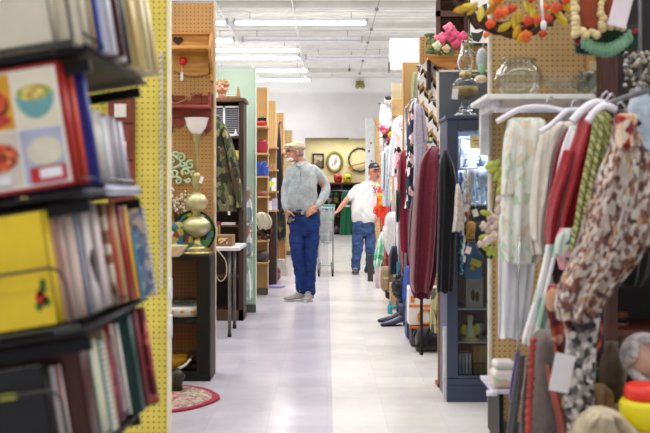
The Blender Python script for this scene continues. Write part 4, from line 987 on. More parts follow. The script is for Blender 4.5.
# cuffs hem
# jeans
dn = plain('#20356c', .85, var=.22, scale=14, bmp=.003, spec=.2)
g = G()
torso(g, [(cx(304.5), D1+.015, Q(0, y).z, r_, q_) for y, r_, q_ in ((209, .165, .125), (214, .172, .13), (222, .175, .135), (232, .165, .12), (236, .12, .09))])
limb(g, [Q(297.5, 224, .01), Q(296.8, 238, -.01), Q(297.2, 254, -.03), Q(299.6, 272, .0), Q(301, 290.5, .0)], [.088, .088, .072, .062, .056])
limb(g, [Q(311, 224, .01), Q(311.5, 238, .0), Q(310.8, 254, -.02), Q(310.6, 272, .01), Q(309.8, 292, .0)], [.088, .088, .076, .064, .060])
remesh(g, 'jeans', .007, [dn], man.o, base1, 4, None, .010, 8, (1, 1, 2.2))
bt = man.part('belt', G().rings([[(cx(304.3)+r_*math.cos(2*PI*k/32)*.172, D1+.015+r_*math.sin(2*PI*k/32)*.133, Q(0, y).z) for k in range(32)] for y, r_ in ((214.5, 1.0), (214.5, 1.05), (211.0, 1.05), (211.0, 1.0))], cap=False), plain('#2a1a14', .4))
man.part('buckle', G().box(Q(303, 212.7, -.135), (.04, .01, .035)), chrome, parent=bt, bevel=.003)
def shoe(T, name, px, py, dy, ang, L=.29, mt=None, solem=None, H=.075):
    v = T; c_ = P(px, py, v['d']); c_.y += dy; c_.z = 0
    R_ = Matrix.Translation(c_) @ Matrix.Rotation(ang, 4, 'Z')   # local -y = toe
    g = G().at(R_); rs = []
    for t_, hw, h in ((-.5, .025, .035), (-.42, .042, .05), (-.25, .050, .055), (0, .043, .078), (.2, .042, .105), (.38, .040, .11), (.48, .030, .08)):
        rs.append([(hw*math.cos(a_), t_*L, .022+max(0, math.sin(a_))*(h-.02)*H/.075+min(0, math.sin(a_))*.004) for a_ in [2*PI*k/18 for k in range(18)]])
    g.rings(rs); up = v['t'].part('shoe', g, mt)
    g = G().at(R_); rs = []
    for z, s_ in ((.001, 1.02), (.02, 1.05), (.026, 1.0)):
        ring = []
        for k in range(28):
            a_ = 2*PI*k/28; ring.append((.047*s_*math.cos(a_)*(1-.12*math.sin(a_)), L*.5*s_*math.sin(a_), z))
        rs.append(ring)
    g.rings(rs); v['t'].part('sole', g, solem, parent=up)
    g = G().at(R_)
    for k in range(4): g.tube([(-.03, -.06+.03*k, .075+.010*k), (0, -.065+.03*k, .085+.010*k), (.03, -.06+.03*k, .075+.010*k)], .004, 6)
    v['t'].part('laces', g, plain('#d8d6d0'), parent=up)
sh = dict(t=man, d=D1); sm_ = plain('#8f8a84', .7); so_ = plain('#d8d4cc', .6)
shoe(sh, 'shoe', 296.5, 297, -.04, math.radians(-58), .30, sm_, so_); shoe(sh, 'shoe', 308.5, 299, -.07, math.radians(-12), .30, sm_, so_)
# beard, hair, flat cap
R3 = HM.to_3x3()
def hb(g, c, r): g.ball(HM @ Vector(c), r, 14, rot=R3)
g = G(); hb(g, (0, .066, -.086), (.030, .028, .028)); hb(g, (0, .068, -.104), (.020, .018, .018)); hb(g, (.035, .045, -.078), (.02, .03, .022)); hb(g, (-.035, .045, -.078), (.02, .03, .022)); hb(g, (0, .096, -.043), (.028, .012, .008))
remesh(g, 'beard', .005, [plain('#d9d5d0', .95, bmp=.004, scale=80)], man.o, base1, 2)
g = G(); hb(g, (0, -.055, -.012), (.074, .055, .045)); hb(g, (.070, -.02, .02), (.014, .03, .03)); hb(g, (-.070, -.02, .02), (.014, .03, .03))
remesh(g, 'hair', .005, [plain('#8f8881', .95, bmp=.004, scale=80)], man.o, base1, 2)
capm = plain('#b9ac90', .9, var=.12, scale=70, bmp=.002)
g = G(); hb(g, (0, -.018, .062), (.090, .112, .050)); hb(g, (0, .035, .066), (.082, .085, .034)); hb(g, (0, -.03, .088), (.078, .085, .040))
cp = remesh(g, 'cap', .005, [capm], man.o, base1, 4)
g = G(); hb(g, (0, .092, .044), (.062, .045, .008)); remesh(g, 'cap_brim', .004, [capm], cp, base1, 2)
# glasses temple dark + phone
g = G(); g.tube([HM @ Vector(p) for p in ((-.078, -.01, .012), (-.077, .06, .014), (-.055, .09, .010))], .0035, 6); g.tube([HM @ Vector(p) for p in ((.078, -.01, .012), (.077, .06, .014), (.055, .09, .010))], .0035, 6)
g.tube([HM @ Vector(p) for p in ((-.055, .09, .012), (0, .092, .014), (.055, .09, .012))], .003, 6)
man.part('glasses', g, plain('#1e1e22', .3))
q = Q(290.3, 220, -.13)
t = Thing('black_phone_case', q, 'small black case held at his hip by the man in grey shirt', 'phone case')
t.part('case', G().box(q, (.05, .025, .10), (0, .25, 0)), blackm, bevel=.006); t.part('screen', G().box(q+Vector((.004, -.0135, .005)), (.034, .002, .06), (0, .25, 0)), plain('#6a7078', .1))
# --- man in white t-shirt
D2 = 13.4; base2 = P(363, 274, D2); base2.z = 0
m2 = Thing('person', base2, 'man in white printed t-shirt, jeans and black cap reaching for the shopping cart', 'person')
def Q2(px, py, dy=0): v = P(px, py, D2); v.y += dy; return v
s2 = 1.12; hc2 = Q2(374.6, 172.5, -.06); HM2 = look(hc2, math.radians(-14), math.radians(-2), math.radians(6))
skin2 = plain('#cf8a72', .5, var=.1, scale=30)
g = G(); head(g, HM2, s2)
limb(g, [Q2(373.8, 177, .0), Q2(372, 182, .03), Q2(369, 187, .05)], [.06, .062, .075])
torso(g, [(Q2(p_, 0).x, D2+.04, Q2(0, y).z, r_, q_) for y, p_, r_, q_ in ((184, 368, .09, .07), (190, 366.5, .15, .10), (200, 365.5, .16, .12), (212, 364.5, .16, .13), (222, 364, .155, .12), (232, 364, .13, .10))])
limb(g, [Q2(357.5, 189, .03), Q2(350.5, 196, .0), Q2(344.5, 202.5, -.03), Q2(337.8, 211, -.06)], [.052, .044, .038, .026])
limb(g, [Q2(377, 190, .03), Q2(381, 203, .0), Q2(378, 214, -.10)], [.052, .042, .030])
limb(g, [Q2(359, 226, .03), Q2(357.6, 247, .0), Q2(356, 268, .03)], [.06, .04, .03]); limb(g, [Q2(369.3, 226, .03), Q2(370.4, 247, .0), Q2(371, 266, .05)], [.06, .04, .03])
hand(g, Q2(337.8, 211, -.06), (-.8, -.2, -.62), (.25, .1, -.95), .98, .35, 1); hand(g, Q2(378, 214, -.10), (-.2, -.3, -.8), (-.9, .3, 0), .98, .5, -1)
remesh(g, 'body', .005, [skin2, eye, lip], m2.o, base2, 4, facemat(HM2, s2))
tw = plain('#dededf', .9, var=.04, scale=40, bmp=.002, spec=.2)
g = G()
torso(g, [(Q2((a_+b_)/2, 0).x, D2+.03, Q2(0, y).z, (b_-a_)/2/67.4, q_) for y, a_, b_, q_ in ((180.5, 367, 377, .07), (183.5, 361, 379, .10), (187.5, 355, 381, .125), (196, 352.5, 380, .145), (205, 352, 378, .165), (213, 351.5, 377, .17), (219, 351.5, 376.5, .165), (222.5, 352, 376.5, .15))])
limb(g, [Q2(358, 189.5, .03), Q2(353.5, 193, .02), Q2(350.2, 196.8, .0)], [.075, .072, .066]); limb(g, [Q2(376, 190, .03), Q2(379.5, 196, .02), Q2(380.5, 200, .0)], [.07, .068, .064])
st = remesh(g, 't_shirt', .008, [tw], m2.o, base2, 5, None, .018, 6, (1.5, 1, 1))
g = G(); random.seed(8)
for k, (px, py, mi) in enumerate(((372.5, 185.5, 0), (375, 186, 0), (378, 186.5, 0), (374, 188, 1), (376.5, 189, 2), (375.5, 192, 1), (378, 191, 0), (377, 195, 2), (375, 190, 3))):
    g.m(mi).ball(Q2(px-.5, py, -.125-.0025*(py-186)), (.018, .012, .015), 8)
m2.part('shirt_print', g, [plain('#e8b02a'), plain('#c8402c'), plain('#7a4a9a'), plain('#3f7ac0')], parent=st, label='colourful yellow and red print')
dn2 = plain('#3c5480', .85, var=.28, scale=12, bmp=.003, spec=.2)
g = G()
torso(g, [(Q2(364, 0).x, D2+.03, Q2(0, y).z, r_, q_) for y, r_, q_ in ((219, .165, .14), (225, .17, .14), (232, .165, .13), (236, .12, .09))])
limb(g, [Q2(359, 226, .03), Q2(358, 238, .01), Q2(357.5, 248, .0), Q2(356.2, 258, .02), Q2(356, 268, .03)], [.088, .086, .080, .074, .072]); limb(g, [Q2(369.3, 226, .03), Q2(370.2, 238, .02), Q2(370.5, 248, .0), Q2(370.5, 258, .03), Q2(371, 266, .05)], [.088, .084, .078, .074, .072])
remesh(g, 'jeans', .008, [dn2], m2.o, base2, 4, None, .014, 9, (1, 1, 1.8))
sh2 = dict(t=m2, d=D2); bs_ = plain('#3c3a3c', .6); bso = plain('#6a6864', .6)
shoe(sh2, 'shoe', 355.5, 273, -.02, math.radians(-8), .29, bs_, bso, .09); shoe(sh2, 'shoe', 371, 271, .06, math.radians(30), .29, bs_, bso, .09)
R3 = HM2.to_3x3(); HM = HM2
def hb(g, c, r): g.ball(HM2 @ (Vector(c)*s2), r, 14, rot=R3)
g = G(); hb(g, (0, .094, -.044), (.032, .013, .009)); hb(g, (.028, .086, -.052), (.012, .012, .012)); hb(g, (-.028, .086, -.052), (.012, .012, .012)); m2.part('mustache', g, plain('#b7aea6', .95))
g = G(); hb(g, (0, -.05, -.005), (.076, .058, .05)); hb(g, (.072, -.01, .02), (.012, .03, .03)); hb(g, (-.072, -.01, .02), (.012, .03, .03)); m2.part('hair', g, plain('#8a8078', .95))
g = G(); hb(g, (0, -.014, .068), (.086, .102, .052)); hb(g, (0, -.02, .088), (.074, .085, .05)); cpo = remesh(g, 'cap', .006, [plain('#232732', .8)], m2.o, base2, 3)
g = G(); hb(g, (0, .105, .046), (.066, .060, .007)); remesh(g, 'cap_brim', .004, [plain('#1b1e26', .8)], cpo, base2, 2)
g = G(); hb(g, (0, .074, .092), (.03, .02, .018)); m2.part('cap_badge', g, plain('#9a9ea8', .5), parent=cpo)
# --- shopping cart
t = Thing('shopping_cart', P(326, 275, 13.2).xyz*Vector((1, 1, 0)) if False else Vector((P(326, 0, 13.2).x, 13.25, 0)), 'chrome wire shopping cart with teal handle behind the man in grey shirt', 'shopping cart')
x0, x1 = P(317, 0, 13.2).x, P(334.5, 0, 13.2).x; Y0, Y1 = 12.95, 13.75; cr = plain('#a9b0b6', .3, .8)
zt, zb = .99, .52
g = G(); wr = .0035
for k in range(9):
    z = zb+(zt-zb)*k/8; s_ = .03*(1-k/8)
    g.tube([(x0+s_, Y0+s_, z), (x1-s_, Y0+s_, z), (x1-s_, Y1-s_*4, z), (x0+s_, Y1-s_*4, z)], wr if k not in (0, 8) else .006, 5, close=True)
for k in range(13):
    x = x0+(x1-x0)*k/12; g.tube([(x, Y0, zt), (x0+.03+(x1-x0-.06)*k/12, Y0+.03, zb), (x0+.03+(x1-x0-.06)*k/12, Y1-.1, zb), (x, Y1, zt)], wr, 5)
for k in range(20):
    y = Y0+(Y1-Y0)*k/19
    for x, xx in ((x0, x0+.03), (x1, x1-.03)): g.tube([(x, y, zt), (xx, Y0+.03+(Y1-Y0-.15)*k/19, zb)], wr, 5)
t.part('basket', g, cr)
g = G()
for x in (x0+.02, x1-.02):
    g.tube([(x, Y0-.06, 1.02), (x, Y0, .95), (x, Y0+.06, .50), (x, Y0+.02, .16)], .010, 8); g.tube([(x, Y0+.02, .16), (x, Y1-.1, .16)], .010, 8); g.tube([(x, Y1-.1, .16), (x, Y1-.2, .5)], .010, 8)
g.tube([(x0+.02, Y0+.02, .16), (x1-.02, Y0+.02, .16)], .008, 8)
t.part('frame', g, cr)
g = G()
for k in range(7): x = x0+.03+(x1-x0-.06)*k/6; g.tube([(x, Y0+.02, .17), (x, Y1-.12, .17)], .003, 5)
t.part('lower_rack', g, cr)
t.part('handle', G().cyl((x0-.01, Y0-.06, 1.02), (x1+.01, Y0-.06, 1.02), .016), plain('#3d9a86', .4), label='teal handle')
t.part('child_seat_flap', G().box(((x0+x1)/2, Y0+.03, .86), (x1-x0-.04, .012, .13)), plain('#b9cfc8', .4))
for x in (x0+.03, x1-.03):
    for y in (Y0+.03, Y1-.12):
        wh = t.part('wheel', G().cyl((x-.014, y, .055), (x+.014, y, .055), .054, n=20), plain('#2c2c30', .5)); t.part('caster_fork', G().bb(x-.022, x+.022, y-.012, y+.012, .05, .16), cr, parent=wh)
g = G(); g.drape([(216, 321, 330), (222, 319, 333), (236, 319, 333), (243, 321, 331)], 13.3, .35, 3, .25, seed=5); solo('white_bag', g, plain('#e3e6e8', .5), P(326, 243, 13.3), 'white plastic bag lying in the shopping cart basket', 'bag')
# ---------------------------------------------------------------- right side pegboards
peg_r = peg('#bd955c', '#33200f', ramt=.0048)
RP1 = panel('pegboard_partition', P(489.5, 0, 4.35).x, P(588, 0, 4.35).x, 4.35, peg('#c2a06a', '#3d2a14'), 'tan pegboard partition behind the hanging clothes at the right', z1=2.6, edge_m=plain('#cdc6b4', .5))
RP2 = panel('pegboard_partition', P(420, 0, 7.2).x, 2.6, 7.2, peg_r, 'tan pegboard partition behind the quilt and flower basket', z1=2.43, edge_m=raw)
RP3 = panel('pegboard_partition', P(403, 0, 8.6).x, 2.6, 8.6, peg_r, 'tan pegboard partition with a narrow wooden edge beyond the quilt', z1=2.43, edge_m=raw)
RP4 = panel('pegboard_partition', P(392, 0, 10.2).x, 2.6, 10.2, peg_cream, 'cream pegboard partition with a tan cross strip', z1=2.43, edge_m=plain('#d8ccae', .6))
A, B = P(392, 99, 10.15), P(404, 116, 10.15); RP4.part('cross_strip', G().bb(A.x, 2.6, 10.16, 10.19, B.z, A.z), plain('#c9a873', .6))
RP5 = panel('pegboard_partition', P(375.5, 0, 14.8).x, 2.9, 14.8, peg_tan, 'tan pegboard partition farthest down the right side', z1=2.43, edge_m=raw)
# white sign box on slim post
xa, xb = P(390, 0, 9.4).x, P(420, 0, 9.4).x; za, zb = P(0, 38, 9.4).z, P(0, 70, 9.4).z
t = Thing('sign_box', ((xa+xb)/2, 9.45, 0), 'blank white box sign standing up above the right-hand clothes, against the ceiling', 'sign')
t.part('panel', G().bb(xa, xb, 9.4, 9.55, zb, za), plain('#eeeef0', .5, var=.02), bevel=.008)
xp = P(405.5, 0, 9.5).x; t.part('post', G().bb(xp-.02, xp+.02, 9.48, 9.52, 0.03, zb), plain('#c2bccb', .4)); t.part('foot', G().bb(xp-.12, xp+.12, 9.36, 9.64, 0, .03), blackm)
t.part('side_bracket', G().bb(xa-.012, xa, 9.42, 9.52, zb-.01, zb+.09), plain('#3a3634'))
# rails along depth
def rail(y0, y1, x, z, label, posts=True):
    t = Thing('garment_rail', (x, (y0+y1)/2, 0), label, 'garment rail')
    t.part('bar', G().cyl((x, y0, z), (x, y1, z), .012), chrome)
    for y in (y0, y1): t.part('post', G().cyl((x, y, 0), (x, y, z), .012), steel if y1 > 8 else blackm); t.part('foot', G().bb(x-.02, x+.3, y-.015, y+.015, 0, .025), blackm)
    return t
rail(8.85, 10.0, .86, P(0, 116, 9.6).z+.02, 'chrome garment rail beyond the quilt')
rail(10.4, 12.5, .79, 1.80, 'chrome garment rail by the cream pegboard')
def garment(name, label, cat, d, body, mt, sleeves=(), th=.16, folds=5, amp=.25, yaw=0, seed=0, smt=None, extra=None, strap=None):
    if 7.4 < d < 12.5 and 'scarf' not in name and 'skirt' not in name and body[0][1] > 380:
        n_ = len(body); body = [(r[0], r[1]+(1.5 if i == 0 else 0), r[2]+(3 if i == 0 else 9 if i == 1 else 13)*9/d) for i, r in enumerate(body)]
    b0 = body[0]; t = Thing(name, P((b0[1]+b0[2])/2, b0[0], d), label, cat)
    if strap:
        q = P((b0[1]+b0[2])/2, b0[0], d); t.part('hanger_hook', G().tube([(q.x, q.y, q.z-.02), (q.x, q.y, (q.z+strap[1])/2), (strap[0], q.y, strap[1])], .004, 6), chrome)
    bd = t.part('body', G().drape(body, d, th, folds, amp, yaw, seed), mt)
    for i, s_ in enumerate(sleeves): t.part('sleeve', G().drape(s_, d-.02, th*.55, 2, .22, yaw, seed+i+3), smt or mt)
    if extra: extra(t, bd)
    return t
mar = cloth('#6b1f33', var=.12); 
# maroon jacket, biggest
d = 6.25
def mar_x(t, bd):
    g = G(); g.drape([(148, 438, 442), (158, 438, 444), (170, 440, 444)], d-.08, .05, 2, .2, seed=3); t.part('lining', g, pattern(['#e8e0e6', '#7a2a44', '#3a3f7a', '#cfb0c0'], 50))
    g = G(); g.drape([(289, 411, 433), (294, 412, 431), (298, 414, 429)], d, .17, 9, .12, seed=6); t.part('cuff', g, cloth('#5c1a2c'))
garment('maroon_jacket', 'maroon jacket hanging nearest the aisle over the black stand', 'jacket', d,
        [(147, 431, 440), (152, 425, 442), (162, 419, 444), (175, 416, 444), (200, 413.5, 442), (230, 411.5, 441), (262, 410, 438), (280, 409, 435), (291, 411, 432)], mar,
        [[(160, 437, 445), (180, 436, 446), (210, 435, 444), (240, 434, 441), (262, 433, 438)]], .24, 3, .34, 0, 2, None, mar_x)
garment('black_garment', 'black top hanging behind the maroon jacket, hem showing below it at left', 'top', 6.55, [(196, 412, 420), (215, 409, 420), (240, 408, 420), (262, 409, 418), (268, 410, 415)], cloth('#17171c'), th=.15, seed=4)
def blk_x(t, bd):
    g = G(); g.drape([(184, 456, 459), (195, 455, 462), (215, 454, 463), (231, 452, 463)], 4.96, .05, 2, .2, seed=4); t.part('cream_panel', g, cloth('#cfcabf'), label='pale cream sleeve panel')
garment('black_dress', 'long black dress with a pale sleeve panel hanging left of the blue display case', 'dress', 5.03, [(150, 443.5, 447.5), (158, 441, 450.5), (168, 439.5, 454), (188, 438.5, 457), (210, 438, 457), (250, 437, 456), (285, 436.5, 454), (292, 437, 452)], cloth('#14151c'), th=.09, amp=.15, seed=5, extra=blk_x)
xr0, xr1, zr0 = P(432, 0, 6.25).x, P(450, 0, 6.3).x, P(0, 147, 6.25).z
t = Thing('garment_rail', (xr1, 6.3, 0), 'black garment rail arm behind the maroon jacket, beside the display case', 'garment rail')
t.part('post', G().cyl((xr1, 6.3, 0), (xr1, 6.3, zr0), .014), blackm); t.part('arm', G().cyl((xr0, 6.28, zr0), (xr1, 6.3, zr0), .010), blackm)
for k, (px0, px1, y0, y1, col, w_) in enumerate(((441, 443.5, 160, 218, '#c8786c', 'salmon pink'), (444, 446, 128, 170, '#c9c6d8', 'pale lavender'), (447.5, 450.5, 118, 175, '#d6c9b4', 'cream'), (443, 445, 100, 160, '#5a55a0', 'violet'), (439, 441.5, 102, 150, '#cfcbd0', 'silvery'))):
    g = G(); g.drape([(y0, px0, px1), ((y0+y1)/2, px0-.3, px1+.4), (y1, px0+.1, px1)], 6.02+.03*k, .04, 2, .2, seed=k)
    solo('necktie_scarf', g, cloth(col) if k < 2 else pattern([col, shade(col, 1.12), shade(col, .7), '#3a3f80' if k == 3 else col], 40), P(px0, y0, 6.02+.03*k), '%s narrow scarf hanging between the maroon jacket and the display case' % w_, 'scarf')
for k, px in enumerate((441, 448)): pass
xr_ = P(445, 0, 6.1).x
solo('scarf_rod', G().cyl((xr_-.10, 6.08, P(0, 100, 6.08).z), (P(452, 0, 6.08).x, 6.08, P(0, 100, 6.08).z), .008).cyl((P(452, 0, 6.08).x, 6.08, 0), (P(452, 0, 6.08).x, 6.08, P(0, 98, 6.08).z), .01), steel, (xr_, 6.08, P(0, 100, 6.08).z), 'thin steel rod and post that carry the narrow scarves', 'rod')
# camo pouch / green bag
g = G(); g.drape([(288, 433, 444), (295, 431, 443), (310, 430, 442), (326, 430, 441), (331, 431, 440)], 6.0, .14, 3, .25, seed=7)
solo('camouflage_shorts', g, pattern(['#6a6a48', '#8d8a62', '#4a4a34', '#a39b70'], 16, .9, dist=.05), P(437, 288, 6.0), 'olive camouflage cloth hanging below the maroon jacket', 'shorts')
p = P(441, 292, 5.85); solo('paper_tag', G().drape([(276, 439, 442), (284, 438, 443), (292, 438, 442)], 5.8, .02, 1, .1), whitem, p, 'white cloth label at the hem of the black dress', 'tag')
# black stand
t = Thing('folding_stand', (P(426, 0, 6.7).x, 6.75, 0), 'thin black folding stand below the maroon jacket', 'stand')
x = P(421.5, 0, 6.6).x; t.part('leg', G().cyl((x, 6.6, .01), (x, 6.6, .60), .011), blackm); t.part('leg', G().tube([P(437, 300, 6.62), P(432, 322, 6.6), P(424.5, 345, 6.6)], .010, 8), blackm); t.part('foot', G().ball((x, 6.6, .015), .017, 10), blackm)
t.part('brace', G().cyl((x, 6.6, .58), (P(437, 0, 6.62).x, 6.62, .42), .008), blackm)
# boxes behind stand
A, B = P(409, 297, 6.95), P(434, 0, 6.95)
zz0 = .17
t = Thing('printed_carton', ((A.x+B.x)/2, 7.05, zz0), 'white carton with orange bands and circle below the maroon jacket', 'box')
zt = P(0, 288, 6.95).z
bd = t.part('body', G().bb(A.x, B.x+.05, 6.95, 7.15, zz0, zt), plain('#e6e2dc', .5, var=.03), bevel=.005)
om = plain('#e07a2a', .5)
for py in (306, 327): z = P(0, py, 6.95).z; t.part('orange_band', G().bb(A.x-.001, B.x-.02, 6.946, 6.95, z-.010, z+.010), om, parent=bd)
c = P(426, 317, 6.945); t.part('orange_circle', G().tube(ring_pts(Vector((c.x, 6.946, c.z)), .058, .055, 28), .010, 6, close=True), om, parent=bd)
c = P(416, 300, 6.945); t.part('orange_mark', G().bb(c.x-.04, c.x-.01, 6.946, 6.95, c.z-.02, c.z+.03), om, parent=bd)
A2, B2 = P(407, 0, 7.35), P(435, 0, 7.35)
g = G(); 
t = Thing('duffel_bag', ((A2.x+B2.x)/2, 6.8, 0), 'black duffel bag on the floor under the white and orange carton', 'bag')
g.rings([[(x_, 6.80+.13*ky*math.cos(a_), .005+.085*ky+.085*ky*math.sin(a_)) for a_ in [2*PI*k/20 for k in range(20)]] for x_, ky in ((P(413, 0, 7).x, .6), (P(415, 0, 7).x, .95), (P(425, 0, 7).x, 1.0), (P(434, 0, 7).x, .97), (P(437, 0, 7).x, .6))]); t.part('body', g, cloth('#161618'))
t.part('strap', G().tube([P(416, 330, 6.82), P(413, 337, 6.78), P(414, 346, 6.72), P(419, 345, 6.68)], .012, 6), blackm)
solo('box_riser', G().bb(A.x+.02, B.x+.04, 6.96, 7.15, 0, zz0), plain('#3a2a22'), (A.x+.1, 7.05, 0), 'low dark block carrying the white and orange carton', 'block')
# blue bag left of the carton
g = G(); g.drape([(282, 409, 413), (295, 406.5, 414), (315, 405, 412), (332, 405, 411), (337, 406, 411)], 7.35, .16, 3, .25, seed=12)
solo('denim_bag', g, plain('#5b6f9e', .8, var=.2), P(409, 337, 7.35), 'faded blue cloth sack hanging left of the white and orange carton', 'sack')
# brown wooden strip & white strip
t = Thing('wooden_post', (P(440, 0, 5.55).x, 5.6, 0), 'orange-brown wooden slat standing left of the blue display case', 'post'); a_, b_ = P(438.2, 0, 5.5).x, P(443.5, 0, 5.5).x
t.part('slat', G().bb(a_, b_, 5.5, 5.53, 0, .66), wood('#a9683a')); t.part('foot', G().bb(a_-.005, b_+.01, 5.48, 5.62, 0, .02), wood('#7a4526'))
t = Thing('white_post', (P(445.2, 0, 5.12).x, 5.13, 0), 'narrow white upright between the wooden slat and the display case', 'post'); a_, b_ = P(443.4, 0, 5.12).x, P(446.9, 0, 5.12).x
t.part('upright', G().bb(a_, b_-.002, 5.12, 5.15, 0, .42), plain('#dcdad8', .5)); 
# ---- blue display case
bl = plain('#3d4863', .45, var=.06, scale=5)
t = Thing('display_case', (1.0, 5.4, 0), 'slate blue display case with a glass door, the oil lamp on its top', 'display cabinet')
X0, X1 = P(447, 0, 5.10).x, 1.32; Y0, Y1 = 5.10, 5.42; ZT = P(0, 115.5, 5.1).z
t.part('side_panel', G().bb(X0, X0+.02, Y0+.03, Y1, P(0, 378, 5.1).z-.005, ZT-.02), bl); t.part('side_panel', G().bb(X1-.02, X1, Y0+.03, Y1, P(0, 378, 5.1).z-.005, ZT-.02), bl); t.part('back_panel', G().bb(X0+.02, X1-.02, Y1-.015, Y1-.001, P(0, 378, 5.1).z, ZT-.02), plain('#6b789c', .6))
t.part('top', G().bb(X0-.01, X1+.01, Y0-.01, Y1, ZT-.02, ZT), bl, bevel=.004)
zb = P(0, 378, 5.1).z; ztp = P(0, 131, 5.1).z; fx = P(458, 0, 5.1).x
t.part('base', G().bb(X0, X1, Y0, Y1, 0, zb-.005), bl, bevel=.003)
t.part('base_moulding', G().bb(X0-.004, X1, Y0-.008, Y0, zb-.06, zb-.045), bl)
dr = t.part('door', G().bb(X0, fx, Y0, Y0+.03, zb, ZT-.022).bb(X1-.05, X1, Y0, Y0+.03, zb, ZT-.022).bb(fx, X1-.05, Y0, Y0+.03, ztp, ZT-.022).bb(fx, X1-.05, Y0, Y0+.03, zb-.003, zb+.012), bl, bevel=.003)
t.part('glass_pane', G().bb(fx, X1-.05, Y0+.012, Y0+.016, zb+.01, ztp), pane('#e4ecf4'), parent=dr)
zs = {}
for py in (205, 252, 308, 341): 
    z = P(0, py, 5.2).z; zs[py] = z; t.part('glass_shelf', G().bb(X0+.02, X1-.02, Y0+.06, Y1-.02, z-.006, z), glass('#cfe6e2', .02) if 0 else plain('#b9cfd0', .15, var=.03))
area('case_light', ((fx+X1)/2-.15, 5.22, ZT-.06), .3, .06, 4)
def cx_(px, d=5.3): return P(px, 0, d).x
# crystal glasses upper
random.seed(31)
pos = [(462, 5.25), (467, 5.33), (472, 5.24), (477, 5.32), (482, 5.24), (486, 5.34)]
cr_m = pane('#f3f7fb'); frost = plain('#d6deea', .15, var=.15, scale=40)
for k, (px, y) in enumerate(pos):
    x = cx_(px, y); h = (.20, .27, .24, .29, .22, .26)[k]; z = zs[205]
    g = G().lathe([(.028, 0), (.028, .006), (.006, .012), (.006, h*.4), (.022, h*.5), (.03, h*.75), (.026, h), (.023, h), (.026, h*.75), (.018, h*.52), (0, h*.5)], (x, y, z), 16)
    solo('crystal_goblet', g, frost if k % 2 == 0 else cr_m, (x, y, z), ('frosted', 'clear tall', 'frosted', 'clear tallest', 'frosted', 'clear')[k]+' crystal goblet on the top shelf of the display case, '+('far left', 'second from left', 'third from left', 'fourth from left', 'fifth from left', 'far right')[k], 'goblet', 'goblets in the display case')
# tray behind, white glassware reflections painted into its pattern
t = Thing('painted_sparkle_tray', (cx_(474, 5.5), 5.39, zs[205]), 'silver tray with painted white reflections standing at the back of the case top shelf', 'tray'); A, B = P(461, 138, 5.37), P(488, 168, 5.37)
t.part('tray', G().bb(A.x, B.x, 5.375, 5.385, zs[205]+.0, A.z), pattern(['#f2f5fa', '#c3cbd8', '#8f9db8', '#ffffff', '#dfe6f0', '#6a7898'], 26, .2, dist=.03)); t.part('rim', G().bb(A.x-.01, B.x+.01, 5.385, 5.395, zs[205], A.z+.01), chrome)
x = cx_(468, 5.3)
t = Thing('toy_pack', (x+.02, 5.3, zs[308]), 'blue blister pack standing on the third shelf of the display case', 'package')
A, B = P(463.5, 250, 5.3), P(481, 269, 5.3)
# second shelf: blue/ yellow packs
z = zs[308]
t2 = None
t.part('card', G().bb(A.x, B.x, 5.36, 5.365, z, P(0, 268, 5.3).z), plain('#2d6ea8', .3)); t.part('blister', G().bb(A.x+.02, B.x-.02, 5.33, 5.36, z+.03, P(0, 280, 5.3).z), pattern(['#e8d23a', '#2a8ad0', '#e6ecef', '#c8402c'], 40, .3), bevel=.004)
A, B = P(464, 252, 5.24), P(483, 305, 5.24)
t = Thing('photo_card', ((A.x+B.x)/2, 5.25, z), 'pale picture card with brown figures leaning in the display case', 'picture'); A = P(466, 277, 5.24)
t.part('card', G().bb(A.x, B.x, 5.24, 5.25, z, A.z), plain('#d8d4c8', .4)); t.part('figure', G().ball((A.x+.04, 5.238, z+.07), (.012, .004, .035), 8).ball((A.x+.065, 5.238, z+.06), (.012, .004, .03), 8), plain('#5a4636'))
z = zs[252]; A, B = P(462, 219, 5.3), P(485, 252, 5.3)
x = cx_(468); t = Thing('gift_box', (x, 5.3, z), 'dark navy box with pale lettering lines on the second shelf of the case', 'box'); t.part('body', G().bb(A.x+.03, B.x, 5.3, 5.4, z, A.z-.03), plain('#2a3558', .4)); t.part('stripe', G().bb(A.x+.04, B.x-.01, 5.298, 5.3, z+.05, z+.06), plain('#8fa0c8'))
t.part('stripe', G().bb(A.x+.04, B.x-.03, 5.298, 5.3, z+.09, z+.097), plain('#8fa0c8'))
x = cx_(474, 5.25); z = zs[252]; 
t = Thing('blue_toy', (x, 5.22, z-.0), 'bright blue and yellow toy pack hanging low in the upper part of the case', 'package'); A, B = P(463.5, 256, 5.2), P(480, 278, 5.2)
t.part('card', G().bb(A.x, B.x, 5.13, 5.135, B.z, P(0, 243, 5.13).z), plain('#2f86c0', .3)); t.part('toy', G().box((x-.01, 5.125, (A.z+B.z)/2+.03), (.06, .02, .035), (0, .4, 0)).ball((x-.03, 5.125, (A.z+B.z)/2), (.015, .012, .02), 8), plain('#d9c33a', .3))
z = zs[341]; x = cx_(470, 5.22)
t = Thing('yellow_figurine', (x, 5.22, z), 'yellow and white figurine on a round base, lower shelf of the case', 'figurine')
t.part('base', G().lathe([(.05, 0), (.052, .012), (.03, .02), (0, .02)], (x, 5.22, z), 20), plain('#d9d07a', .4)); t.part('body', G().lathe([(.03, .018), (.034, .05), (.018, .085), (.012, .1), (.022, .12), (.016, .145), (0, .15)], (x, 5.22, z), 16), plain('#e6e0b0', .4)); t.part('yellow_wings', G().ball((x-.035, 5.22, z+.06), (.022, .01, .032), 10).ball((x+.035, 5.22, z+.06), (.022, .01, .032), 10), plain('#d8c81f', .4))
